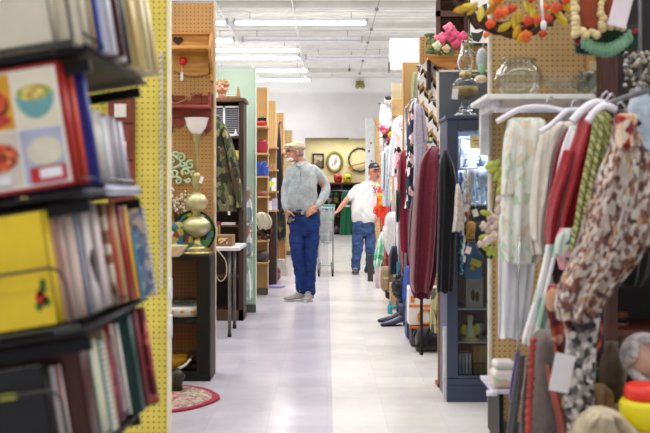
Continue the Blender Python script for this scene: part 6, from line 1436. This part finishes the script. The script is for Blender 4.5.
for r_, z in pr+[(r_-.006, z+.006) for r_, z in pr[::-1]]:
    R_.append([(x+r_*(1+.02*math.cos(12*2*PI*k/N))*math.cos(2*PI*k/N), 4.1+r_*(1+.02*math.cos(12*2*PI*k/N))*math.sin(2*PI*k/N), SZ+z) for k in range(N)])
g.rings(R_); t.part('bowl', g, pane('#f6f8f6'))
x = P(585, 0, 4.05).x; solo('glass_pitcher', G().lathe([(.03, .001), (.045, .02), (.05, .06), (.035, .09), (.04, .11), (.036, .11), (.03, .09), (.042, .055), (.0, .01)], (x, 4.0, SZ), 24).tube([(x-.04, 4.0, SZ+.09), (x-.075, 4.0, SZ+.07), (x-.07, 4.0, SZ+.04), (x-.045, 4.0, SZ+.03)], .006, 8), pane('#e2eaea'), (x, 4.0, SZ), 'small clear glass pitcher at the right end of the white shelf', 'pitcher')
# wood post right of pegboard + red-brown cabinet side
xa, xb = P(588, 0, 4.3).x, P(601, 0, 4.26).x
t = Thing('wooden_board', ((xa+xb)/2, 4.3, 0), 'pale tan wooden board edge right of the pegboard with the glass bowls', 'board'); t.part('board', G().bb(xa, xb, 4.28, 4.33, 0, 2.6), plain('#d0a867', .6, var=.05)); t.part('strip', G().bb(xa, xa+.03, 4.265, 4.28, .3, P(0, 62, 4.3).z), plain('#e0cfa6', .5))
t = Thing('tall_bookcase', (P(640, 0, 4.4).x, 4.4, 0), 'tall dark red-brown bookcase at the right edge', 'bookcase')
xa, xb = P(602, 0, 4.18).x, P(618, 0, 4.18).x
dr_ = wood('#5a2c20', '#35160f')
t.part('side_panel', G().bb(xa, xa+.05, 4.2, 4.6, 0, 2.6), dr_); t.part('face_frame', G().bb(xa, xb, 4.18, 4.2, 0, 2.6), dr_, bevel=.003)
t.part('back_panel', G().bb(xa+.05, 2.2, 4.58, 4.6, 0, 2.6), plain('#1f1512'))
for py in (262, 330, 392, 200): z = P(0, py, 4.2).z; t.part('shelf', G().bb(xa+.05, 2.2, 4.2, 4.58, z-.03, z), wood('#6a2f22', '#3d1810', axis=0))
t.part('side_panel', G().bb(2.2, 2.25, 4.2, 4.6, 0, 2.6), dr_)
zA, zB, zC, zD = [P(0, py, 4.2).z for py in (200, 262, 330, 392)]
# books on right upper shelf
random.seed(51); x = P(637, 0, 4.25).x
for k, (col, nm, w_) in enumerate((('#8aa84a', 'lime green', .02), ('#e6e2dc', 'white', .03), ('#c03a44', 'red', .025), ('#efe9e2', 'cream white', .03), ('#3a6a8a', 'steel blue', .03))):
    book(Matrix.Translation((x+w_, 4.24, zB+.001)), w_-.002, .20+.01*(k % 3), .14, plain(col, .5), '%s upright book on the second shelf of the red-brown bookcase' % nm); x += w_+.002
x = P(616, 0, 3.95).x; 
t = Thing('wooden_drum', (P(618, 0, 4.4).x, 4.4, zD), 'reddish brown wooden keg on a lower shelf of the bookcase at right', 'keg')
kr = P(629, 0, 4.4).x-P(618, 0, 4.4).x
t.part('body', G().lathe([(kr*.85, 0), (kr, .10), (kr*1.02, .18), (kr, .26), (kr*.85, .35), (0, .35)], (P(618, 0, 4.4).x, 4.4, zD), 28), wood('#7e4a28', '#4f2b16')) 
for zz_ in (.05, .30): t.part('hoop', G().lathe([(kr*.93, zz_), (kr*.99, zz_+.005), (kr*.99, zz_+.02), (kr*.93, zz_+.025)], (P(618, 0, 4.4).x, 4.4, zD), 28), blackm)
# lower: foreground low table with clutter at right bottom
tz = .44
t = Thing('low_table', (1.15, 2.9, 0), 'low tan table in the right foreground corner', 'table')
TX0, TX1, TY0, TY1 = .84, 1.8, 2.62, 3.30
t.part('tabletop', G().bb(TX0, TX1, TY0, TY1, tz-.03, tz), wood('#bfa27a', axis=0), bevel=.005)
for x in (TX0+.05, TX1-.05):
    for y in (TY0+.05, TY1-.05): t.part('leg', G().bb(x-.02, x+.02, y-.02, y+.02, 0, tz-.03), wood('#a58a62'))
d = 2.85
c = P(646, 0, d); 
t = Thing('yellow_toy_tub', (c.x, d, tz), 'yellow plastic tub with a red lid in the bottom right corner', 'tub')
z0, z1_, z2_ = P(0, 424, d).z, P(0, 400, d).z, P(0, 383, d).z
r0 = (646-620)/F*d
t.part('body', G().lathe([(r0*.96, tz+.001), (r0, tz+.012), (r0, z1_-.01), (r0*.86, z1_+.004), (0, z1_+.004)], (c.x, d, 0), 32), plain('#e0d312', .3, var=.03))
t.part('lid', G().lathe([(r0*.80, z1_), (r0*.82, z1_+.015), (r0*.78, z2_-.008), (r0*.55, z2_), (0, z2_)], (c.x, d, 0), 32), plain('#e2321c', .3, var=.03))
# white and pink doll bonnet on the red lid
c2 = Vector((P(648, 0, 3.06).x, 3.06, P(0, 359, 3.06).z))
t = Thing('cloth_doll', (c2.x, 3.06, tz), 'white bonneted cloth doll head behind the yellow tub at the right edge', 'doll')
t.part('head', G().ball(c2, (.068, .065, .068), 18), plain('#cfa898', .8)); g = G()
for k in range(20): a_ = PI*.15+PI*1.3*k/19; g.ball(c2+Vector((.070*math.cos(a_), -.02+.02*math.sin(k), .072*math.sin(a_))), (.018, .03, .018), 8)
g.ball(c2+Vector((-.01, .02, .01)), (.078, .065, .078), 16)
t.part('bonnet', g, plain('#b9b4b4', .9, var=.25, scale=30)); t.part('pink_face_print', G().ball(c2+Vector((.02, -.055, -.02)), (.035, .02, .03), 12), plain('#d8938c')); t.part('neck', G().lathe([(.07, tz+.001), (.065, tz+.06), (.03, c2.z-.08), (.03, c2.z-.04)], (c2.x, 3.06, 0), 20), plain('#dcd8d4'))
# tan and cream heap
g = G(); g.drape([(409, 596, 612), (413, 586, 620), (420, 578, 626), (434, 570, 640), (448, 566, 644)], 2.78, .16, 4, .3, seed=3); 
solo('cream_blanket', g, plain('#b7a88e', .9, var=.15, scale=30, bmp=.006), P(610, 448, 2.78), 'crumpled cream blanket on the low table, left of the yellow tub', 'blanket')
g = G(); g.drape([(368, 588, 598), (374, 584, 606), (384, 584, 608), (392, 588, 604)], 3.25, .10, 3, .3, seed=5)
solo('green_cloth', g, cloth('#2f6a4c'), P(596, 392, 3.25), 'dark green crumpled cloth above the cream blanket', 'cloth')
g = G(); g.drape([(384, 596, 604), (392, 588, 612), (402, 588, 612), (412, 592, 610)], 3.1, .10, 3, .3, seed=7)
solo('tan_pouch', g, plain('#8a6a42', .8, var=.2), P(600, 412, 3.1), 'brown pouch between the green cloth and the cream blanket', 'pouch')
x = P(608, 0, 3.2).x
solo('stoneware_jug', G().lathe([(.035, 0), (.045, .03), (.05, .10), (.035, .16), (.02, .19), (.024, .21), (0, .21)], (P(612, 0, 3.2).x, 3.2, tz), 24), plain('#5a4a38', .5, var=.2), (P(612, 0, 3.2).x, 3.2, tz), 'brown stoneware jug on the low table behind the cream blanket', 'jug')
# ---- clothes near right: rail toward the camera
RX0 = P(606, 0, 3.4).x; 
t = Thing('clothes_rack', (RX0, 3.4, 0), 'white clothes rack in the right foreground under the garments', 'garment rail')
zr2 = P(0, 104, 3.4).z
t.part('bar', G().cyl((RX0, 2.95, zr2), (RX0, 3.85, zr2), .010), plain('#6a6a70', .4)); 
for y in (3.83,): t.part('post', G().cyl((RX0+.01, y, 0), (RX0+.01, y, zr2), .013), steel)
for y in (3.83,): t.part('foot', G().bb(RX0-.2, RX0+.2, y-.02, y+.02, 0, .03), blackm)
def hanger(pts, label, col='#e6e4ee', r=.011, d=None):
    g = G(); q = [P(a_, b_, c_) for a_, b_, c_ in pts]
    g.tube(catmull([tuple(v) for v in q], 5), r, 8)
    t = Thing('clothes_hanger', q[0], label, 'hanger', 'white hangers in the right foreground'); t.part('shoulder_bar', g, plain(col, .35, var=.03))
    top = max(q, key=lambda v: v.z); hk = G(); hk.tube([(top.x, top.y, top.z), (top.x+.01, top.y, top.z+.03), (top.x+.025, top.y, top.z+.045), (top.x+.035, top.y, top.z+.03)], .004, 7); t.part('hook', hk, chrome)
hanger([(497, 122, 3.8), (508, 115, 3.8), (524, 108, 3.8), (545, 107, 3.8), (568, 112, 3.8)], 'white padded hanger of the pale floral dress, leftmost of three')
hanger([(540, 132, 3.6), (550, 126, 3.6), (560, 117, 3.6), (570, 110, 3.6), (590, 112, 3.6)], 'white hanger above the cream robe, middle of three')
hanger([(572, 122, 3.4), (580, 113, 3.4), (590, 105, 3.4), (600, 103, 3.4), (612, 108, 3.4)], 'white padded hanger of the red robe, rightmost of three', r=.016)
hanger([(588, 122, 3.25), (595, 112, 3.25), (605, 106, 3.25), (616, 110, 3.25)], 'short white hanger above the lime striped scarf', r=.014)
fl = pattern(['#dfe3d8', '#e4e8df', '#dfe3d8', '#bccdb2', '#e6e3da', '#dfcdb4', '#dfe3d8', '#e6e9e2', '#e0e4da'], 42, .9, (1, 1, .7), .03)
garment('pale_floral_dress', 'pale mint floral dress hanging leftmost in the right foreground', 'dress', 3.85, [(118, 512, 540), (124, 508, 546), (150, 504, 548), (180, 502, 547), (215, 501, 545), (248, 501, 541), (262, 502, 538)], fl, [[(120, 508, 520), (140, 504, 518), (170, 502, 514), (195, 501, 512)]], .14, 5, .28, 0, 1)
garment('white_slip', 'plain white slip hanging behind the pale floral dress, its hem lower', 'dress', 3.95, [(140, 512, 540), (180, 502, 542), (230, 499, 538), (290, 498, 532), (330, 498, 527), (337, 499, 524)], plain('#ececf0', .9, var=.03), (), .1, 6, .3, 0, 4)
garment('cream_robe', 'cream robe with wide sleeve hanging between the floral dress and the red robe', 'robe', 3.7, [(122, 552, 580), (128, 544, 580), (150, 537, 574), (190, 532, 566), (230, 530, 556), (255, 534, 550)], plain('#d9d2c4', .9, var=.07, scale=20), [[(130, 541, 553), (165, 534, 548), (210, 530, 545), (240, 531, 542)]], .15, 4, .28, 0, 5)
garment('burgundy_strip_robe', 'narrow burgundy garment showing between the cream and white robes', 'robe', 3.62, [(128, 566, 582), (150, 556, 570), (185, 549, 562), (225, 545, 556), (245, 545, 552)], cloth('#7a1420'), (), .10, 3, .25, 0, 6)
garment('white_robe', 'white garment hanging just behind the bright red robe', 'robe', 3.55, [(126, 570, 586), (150, 561, 582), (190, 553, 572), (240, 547, 563), (290, 536, 552), (335, 523, 546), (345, 523, 542)], pattern(['#e3e3e4', '#dcdfe0', '#e9e9ea', '#e3e3e4', '#a9ccb8', '#e3e3e4', '#e6c9cc'], 20, .9, (1, 1, .5), .05), (), .12, 4, .28, 0, 7)
garment('red_robe', 'bright red robe with a slanted sleeve hanging in the right foreground', 'robe', 3.4, [(117, 582, 596), (122, 579, 599), (140, 573, 597), (165, 564, 592), (190, 557, 584), (215, 552, 574), (235, 551, 566)], cloth('#98121e', var=.14), [[(150, 563, 576), (175, 556, 570), (205, 548, 561), (228, 545, 558), (243, 546, 553)]], .16, 3, .25, 0, 8)
garment('lime_striped_scarf', 'lime green and cream striped scarf hanging right of the red robe', 'scarf', 3.25, [(112, 596, 606), (120, 593, 612), (140, 590, 611), (170, 584, 606), (200, 578, 598), (230, 573, 590), (250, 568, 582)], stripes(['#94964f', '#b5b384', '#6b7034', '#9c9c5c', '#53572f'], .024, 0, rot=(0, .35, 0)), (), .10, 5, .3, 0, 9)
garment('teal_pink_scarf', 'teal and pink scarf bundle below the red robe', 'scarf', 3.3, [(228, 560, 580), (238, 556, 584), (255, 555, 580), (268, 560, 572)], pattern(['#3a8a82', '#d88a9c', '#2a6a66', '#c9d8cc', '#e2a8b0'], 22, .9, dist=.05), (), .10, 3, .25, 0, 10)
# big patterned dress: white/brown leaf print
pm = pattern(['#b9aea6', '#6d3d34', '#b3a79e', '#52302c', '#cfc5bc', '#855848', '#ada097', '#5f443e', '#b8946c', '#c4b9b0', '#7c5f56'], 68, .9, (1, 1, .65), .02)
garment('leaf_print_dress', 'brown and white leaf print dress, largest garment at the right', 'dress', 3.05, [(118, 618, 632), (128, 614, 636), (145, 612, 640), (160, 606, 650), (180, 598, 656), (205, 590, 658), (235, 581, 652), (262, 570, 636), (285, 560, 616), (305, 555, 600), (318, 558, 588)], pm, [[(150, 632, 650), (180, 638, 662), (215, 636, 660), (245, 628, 650)]], .20, 5, .28, 0, 11)
garment('red_floral_sash', 'terracotta red printed cloth hanging below the leaf print dress', 'cloth', 3.15, [(285, 548, 566), (300, 546, 590), (325, 549, 602), (345, 553, 600), (356, 556, 592)], pattern(['#a5402f', '#7d2a2a', '#c4684c', '#8a3a3c', '#c9977a', '#5d1f26'], 26, .9, dist=.04), (), .12, 4, .25, 0, 12)
p = P(625, 96, 3.05)
hg = Thing('clothes_hanger', P(625, 116, 3.05), 'dark wooden hanger of the leaf print dress', 'hanger'); hg.part('shoulder_bar', G().tube([P(612, 124, 3.05), P(618, 117, 3.05), P(625, 114, 3.05), P(633, 118, 3.05), P(640, 125, 3.05)], .01, 8), darkwood); hg.part('hook', G().tube([P(625, 114, 3.05), P(625, 106, 3.05), P(621, 102, 3.05), P(617, 104, 3.05)], .004, 6), chrome)
garment('rose_headscarf', 'cream and rose printed collar scarf above the leaf print dress', 'scarf', 3.0, [(114, 616, 633), (120, 614, 636), (135, 616, 632), (150, 618, 630)], pattern(['#a83a36', '#e0cdb4', '#c99a7a', '#7a2428', '#d9c4a8'], 34, .9), (), .12, 3, .25, 0, 13)
# grey bag with red trim at bottom
t = Thing('grey_dress', P(550, 340, 3.3), 'grey long dress with a coral ruffled trim hanging at the bottom of the rack', 'dress')
bd = t.part('body', G().drape([(330, 538, 566), (338, 532, 580), (350, 528, 592), (380, 524, 600), (420, 520, 604), (470, 516, 606)], 3.35, .16, 5, .28, seed=14), plain('#7d7470', .9, var=.1, scale=30))
g = G(); random.seed(15)
pts_ = []
for k in range(40): py = 338+k*2.9; px = 533-.42*(k*.36)+.8*math.sin(k*1.9); pts_.append(P(px, py, 3.27))
g.tube(pts_, [.011+.005*math.sin(k*2.3) for k in range(40)], 8)
t.part('ruffle', g, plain('#b8473f', .8), parent=bd, label='coral red ruffled trim')
g = G(); g.drape([(365, 545, 550), (385, 548, 556), (420, 556, 566), (460, 560, 572)], 3.25, .03, 2, .2, seed=3); t.part('coral_band', g, plain('#a65a50', .9), parent=bd)
garment('purple_strip_scarf', 'deep purple scarf edge hanging by the small bracket shelf', 'scarf', 3.75, [(352, 516, 520), (362, 514, 519), (385, 510, 516), (400, 509, 513)], cloth('#43257a'), (), .05, 2, .2, 0, 5, strap=(P(520, 0, 3.75).x, 1.0))
garment('dark_grey_strap', 'dark grey strap-like scarf hanging beside the purple one', 'scarf', 3.6, [(355, 518, 525), (380, 514, 523), (420, 508, 517), (460, 503, 512)], cloth('#4a474a'), (), .05, 2, .2, 0, 6)
# gray fringe scarf
g = G(); random.seed(18)
for k in range(16):
    x0_ = 571+random.uniform(-3, 16); pts = [P(x0_+16-k*.3, 286, 3.1), P(x0_+10+random.uniform(-3, 3), 310, 3.05), P(x0_+4+random.uniform(-4, 4), 345, 3.02), P(x0_+1+random.uniform(-5, 5), 385, 3.0), P(x0_+random.uniform(-6, 6), 430+random.uniform(-20, 20), 3.0)]
    g.tube(catmull([tuple(v) for v in pts], 4), random.uniform(.010, .018), 7)
g2 = g; solo('fringed_scarf', g2, pattern(['#8d8a88', '#3a3838', '#c9c4c0', '#5a5858', '#232224', '#a8a4a2'], 60, .9), P(588, 286, 3.1), 'grey and black fringed yarn scarf hanging below the leaf print dress', 'scarf')
# big tag
p = P(562, 373, 2.95)
t = Thing('paper_tag', p, 'large white price tag hanging in front of the grey dress', 'tag'); t.part('card', G().box((p.x, 2.95, p.z), (.066, .003, .125), (0, .20, 0)), plain('#d9d6da', .6, var=.03), bevel=.001); t.part('string', G().tube([(p.x+.012, 2.95, p.z+.06), (p.x+.03, 3.0, p.z+.12), (p.x+.03, 3.05, p.z+.16)], .0018, 5), whitem)
# bracket shelf with white box at 480-515
t = Thing('small_wall_shelf', P(500, 384, 4.25), 'small white bracket shelf low on the tan pegboard', 'shelf')
A, B = P(486, 380, 3.95), P(516, 0, 3.95); z = P(0, 386, 4.1).z
t.part('shelf_board', G().bb(P(489, 0, 4.1).x-.0, P(520, 0, 4.1).x, 4.0, 4.34, z-.014, z), plain('#cfc9dc', .4)); t.part('white_end', G().cyl((P(486, 0, 4.0).x, 3.98, z-.006), (P(496, 0, 4.0).x, 3.98, z-.006), .012), whitem); t.part('bracket', G().bb(P(493, 0, 4.2).x, P(493, 0, 4.2).x+.02, 4.05, 4.34, z-.25, z-.014), blackm)
x0_, x1_ = P(493, 0, 4.05).x, P(517, 0, 4.05).x
t = Thing('china_box', ((x0_+x1_)/2, 4.1, z), 'white china box with soft floral print on the small bracket shelf', 'box'); t.part('body', G().bb(x0_, x1_, 4.03, 4.15, z, z+.085), pattern(['#e3ddd4', '#e3ddd4', '#d6b8a0', '#b9c4a4', '#e8e2da', '#e3ddd4'], 24, .4), bevel=.02); t.part('lid', G().bb(x0_+.006, x1_-.006, 4.036, 4.144, z+.085, z+.12), plain('#e6e2dc', .4), bevel=.015)
# pink lily spray left of the clothes
t = Thing('magnolia_spray', P(490, 255, 3.95), 'spray of pale pink blossoms with lime leaves on the pegboard edge', 'flowers')
for k, (px, py, r_) in enumerate(((492, 218, .035), (497, 226, .035), (489, 229, .03), (484, 226, .028), (494, 236, .034), (487, 241, .03), (499, 210, .03), (480, 244, .02), (501, 240, .022), (499, 199, .022))): t.part('blossom', flower(P(px, py, 4.0-.01*k), r_, '#d9bcb0', 9, k), plain('#d9c0b4', .7, var=.15, scale=40))
g = G(); random.seed(25)
for k, (px, py) in enumerate(((489, 165), (493, 170), (497, 176), (502, 172), (496, 164), (501, 181), (486, 213), (484, 237), (499, 247), (490, 251), (502, 222), (486, 248), (495, 254), (502, 232), (500, 190))):
    M_ = Matrix.Rotation(random.uniform(0, 6.3), 3, 'Y') @ Matrix.Rotation(.4, 3, 'X'); g.ball(P(px, py, 3.97), (.026, .007, .014), 8, rot=M_)
t.part('leaves', g, plain('#aebd45', .6, var=.15)); g = G(); q = [P(500, 160, 4.1), P(496, 185, 4.02), P(493, 215, 4.02), P(490, 240, 4.02), P(494, 258, 4.02)]; g.tube(catmull([tuple(v) for v in q], 5), .004, 6)
t.part('stem', g, plain('#4f5a30')); t.part('dark_ribbon', G().drape([(222, 476, 484), (235, 474, 489), (248, 477, 492), (258, 484, 494)], 4.1, .06, 3, .25, seed=3), cloth('#17181c'))
solo('clip_hook', G().cyl(P(500, 160, 4.1), (P(500, 0, 4.1).x, 4.35, P(0, 160, 4.1).z), .004), steel, P(500, 160, 4.3), 'thin steel hook carrying the pink blossom spray', 'hook')
# pale items in front of edge at 483 (green/white glass)
p = P(480, 58, 4.45); t = Thing('glass_pendant', P(482, 45, 4.5), 'pale green and white glass drop ornament hanging at the pegboard edge', 'ornament'); q = P(482, 60, 4.45); t.part('upper_drop', G().ball(q, (.028, .028, .06), 14), plain('#a9b9c4', .15)); t.part('green_drop', G().ball(P(482, 68, 4.44), (.02, .02, .03), 12), plain('#8cc49a', .2)); t.part('cream_drop', G().ball(P(481, 79, 4.43), (.03, .028, .02), 12), plain('#d9c4a4', .4)); t.part('cord', G().cyl((q.x, 4.45, q.z+.05), (q.x+.03, 4.45, q.z+.18), .002, n=5), whitem)
# ---- autumn wreath at top
c = P(514, -26, 4.12); R_ = .27
t = Thing('autumn_wreath', c, 'autumn twig wreath with orange flowers and yellow leaves at the top of the right pegboard', 'wreath')
g = G(); random.seed(33)
for q in range(9):
    pts = [(c.x+(R_+random.uniform(-.035, .035))*math.cos(2*PI*k/26), 4.12+random.uniform(-.05, .04), c.z+(R_*.98+random.uniform(-.035, .035))*math.sin(2*PI*k/26)) for k in range(26)]
    g.tube(pts, .009, 6, close=True)
t.part('twig_ring', g, plain('#4a3526', .9, bmp=.003, scale=60))
def leafshape(c_, L, W_, M_):
    g = G(); g.T = Matrix.Translation(c_) @ M_.to_4x4(); N = 8; up, dn_ = [], []
    for i in range(N+1):
        u = i/N; w_ = W_*math.sin(PI*u)**.8*.5; b_ = .25*L*u*u*.5
        up.append((g.v((L*u, b_+.0015, w_)), g.v((L*u, b_+.004, 0)), g.v((L*u, b_+.0015, -w_)))); dn_.append((g.v((L*u, b_-.001, w_)), g.v((L*u, b_+.0015, 0)), g.v((L*u, b_-.001, -w_))))
    for i in range(N):
        for s_ in (0, 1): g.f([up[i][s_], up[i+1][s_], up[i+1][s_+1], up[i][s_+1]], True); g.f([dn_[i][s_+1], dn_[i+1][s_+1], dn_[i+1][s_], dn_[i][s_]], True)
        g.f([up[i][0], dn_[i][0], dn_[i+1][0], up[i+1][0]]); g.f([up[i][2], up[i+1][2], dn_[i+1][2], dn_[i][2]])
    return g
ys = [plain(x_, .5, var=.15, scale=20) for x_ in ('#e3c22c', '#d9a51f', '#f0d84a', '#c9a83a')]; os_ = [plain(x_, .6, var=.15, scale=30) for x_ in ('#e0501c', '#ee6a20', '#c93a1a')]
for k, (px, py, a_) in enumerate(((474, 4, 200), (470, 8, 190), (482, 5, 260), (520, 8, 265), (512, 22, 215), (520, 24, 250), (531, 6, 285), (536, 10, 275), (533, 3, 255), (527, 30, 235), (550, 8, 330), (548, 12, 20), (560, 6, 350), (505, 2, 180), (524, 1, 310), (541, 4, 290), (556, 14, 315), (497, 3, 230), (563, 2, 20), (478, 2, 230), (515, 12, 270))):
    M_ = Matrix.Rotation(-math.radians(a_), 3, 'Y') @ Matrix.Rotation(random.uniform(-.5, .5), 3, 'X'); t.part('leaf', leafshape(P(px, py, 3.99), .075, .034, M_), ys[k % 4])
for k, (px, py, r_) in enumerate(((499, 14, .036), (505, 12, .03), (511, 9, .03), (490, 24, .030), (486, 35, .02), (528, 21, .032), (538, 20, .03), (544, 7, .03), (546, 19, .034), (556, 8, .034), (526, 35, .03), (542, 34, .024), (526, 40, .02), (497, 0, .03), (532, -4, .04), (566, 0, .03))): t.part('orange_flower', flower(P(px, py, 3.97), r_, '#e0501c', 9, k), os_[k % 3])
g = G(); g.cyl(P(541, -5, 3.9), P(543, 20, 3.9), .006); g.ball(P(543.5, 25, 3.9), (.014, .014, .022), 10); solo('white_pendant', g, whitem, P(541, -5, 3.9), 'white tubular pendant hanging in front of the autumn wreath', 'pendant')
solo('wreath_hook', G().cyl((c.x, 4.08, c.z+R_), (c.x, 4.35, c.z+R_), .006), steel, (c.x, 4.3, c.z+R_), 'steel hook behind the autumn wreath', 'hook')
# ---- christmas stocking/gingerbread sign
d = 3.72
t = Thing('gingerbread_sign', P(605, 66, d), 'padded gingerbread and evergreen felt hanging in the top right corner', 'wall hanging')
dg_ = cloth('#1c3a2c'); A, B = P(574, 30, d), P(643, 55, d)
t.part('green_banner', G().prism([(P(575, 0, d).x, P(0, 36, d).z), (P(640, 0, d).x, P(0, 24, d).z), (P(642, 0, d).x, P(0, 44, d).z), (P(616, 0, d).x, P(0, 57, d).z), (P(576, 0, d).x, P(0, 53, d).z)], d, d+.025), dg_, bevel=.004)
g = G()
for k in range(13):
    u = k/12; px = 583+u*46; py = 41+14*math.sin(u*PI*.92+.1)*.9-5*u; g.tube([P(px, py-6, d-.01), P(px+1, py, d-.02), P(px+.5, py+6, d-.01)], [.008, .014, .010], 7); g.ball(P(px, py-6, d-.01), .010, 8)
t.part('ruched_letters', g, plain('#7fae8c', .7, var=.2), label='pale green ruched lettering-like gathers')
for (x0_, x1_, y0, y1) in ((580, 599, -12, 31), (604, 622, -12, 22)):
    q = [(x0_, y0), (x1_-3, y0), (x1_+1, (y0+y1)/2+4), (x1_-3, y1-3), ((x0_+x1_)/2, y1), (x0_+1, y1-4), (x0_-2, (y0+y1)/2)]
    t.part('gingerbread_body', G().prism([(P(a_, 0, d).x, P(0, b_, d).z) for a_, b_ in q], d-.03, d-.002), plain('#8a3c20', .9, var=.1), bevel=.006)
g = G(); random.seed(44)
tr0 = [(575, y_) for y_ in range(-6, 36, 5)]+[(x_, 33+2*math.sin(x_)) for x_ in range(578, 602, 4)]
tr = [(602, y_) for y_ in range(-6, 30, 5)]+[(x_, 26+2*math.sin(x_)) for x_ in range(604, 628, 4)]
for k, (px, py) in enumerate(tr): g.ball(P(px+random.uniform(-1.5, 1.5), py, d-.035), random.uniform(.014, .021), 9)
t.part('cream_trim', g, plain('#dcc994', .8, var=.12, scale=30)); g = G()
for px, py in tr0: g.ball(P(px+random.uniform(-1.5, 1.5), py, d-.035), random.uniform(.014, .021), 9)
t.part('cream_trim', g, plain('#dcc994', .8, var=.12, scale=30))
for px, py in ((578, 42), (634, 31)): t.part('heart_patch', G().prism([(P(px+4.5*math.sin(u)**3, 0, d).x, P(0, py-4*(13*math.cos(u)-5*math.cos(2*u)-2*math.cos(3*u)-math.cos(4*u))/16, d).z) for u in [2*PI*k/20 for k in range(20)]], d-.012, d), cloth('#8a2c34'))
p = P(623, 6, 3.62); solo('paper_tag', G().box((p.x, 3.64, p.z), (.075, .003, .16), (0, .25, 0)), plain('#e3d6dc', .6, var=.03), p, 'pale pinkish tag over the gingerbread hanging', 'tag')
solo('hanging_hook', G().cyl((P(605, 0, d).x, d+.02, 1.17+.82), (P(605, 0, d).x, 4.29, 1.17+.82), .006), steel, P(605, 10, 4.2), 'steel hook behind the gingerbread hanging', 'hook')
# ---- frosted lantern / crystal ornament at right edge
p = P(636, 90, 3.5)
t = Thing('crystal_lantern', P(640, 72, 3.5), 'pale crystal pendant lantern with a tapered frosted body at the right edge', 'lantern')
t.part('body', G().lathe([(.001, P(0, 208, 3.5).z), (.012, P(0, 200, 3.5).z), (.045, P(0, 180, 3.5).z), (.055, P(0, 150, 3.5).z), (.050, P(0, 110, 3.5).z), (.03, P(0, 92, 3.5).z), (.012, P(0, 86, 3.5).z)], (P(640, 0, 3.5).x, 3.5, 0), 24), plain('#a9b6c4', .3, var=.15, scale=30))
g = G(); random.seed(61)
for k in range(70): q = P(random.uniform(624, 652), random.uniform(52, 92), random.uniform(3.45, 3.55)); g.ball(q, random.uniform(.006, .012), 7)
t.part('crystals', g, pattern(['#a39f92', '#7d776c', '#c4c0b4', '#4f4b46', '#978d74'], 60, .2)); t.part('rod', G().cyl((P(640, 0, 3.5).x, 3.5, P(0, 90, 3.5).z), (P(640, 0, 3.5).x, 3.5, 2.3), .006), steel)
g = G(); g.cyl((P(640, 0, 3.5).x, 3.5, 2.3), (P(640, 0, 3.5).x, 3.9, 2.3), .008); solo('lantern_arm', g, steel, (P(640, 0, 3.5).x, 3.8, 2.3), 'steel arm above the frame carrying the crystal lantern', 'arm')
garment('black_velvet_coat', 'black coat hanging in the shadow behind the leaf print dress', 'coat', 3.6, [(110, 612, 634), (120, 606, 650), (170, 604, 656), (230, 604, 655), (270, 604, 648), (285, 608, 640)], cloth('#141316'), (), .12, 4, .25, 0, 31)
garment('dark_maroon_dress', 'dark plum dress hanging behind the terracotta cloth', 'dress', 3.5, [(240, 556, 600), (270, 552, 604), (320, 556, 606), (370, 560, 606), (420, 566, 606), (440, 568, 604)], cloth('#2c1a20'), (), .10, 4, .25, 0, 32)
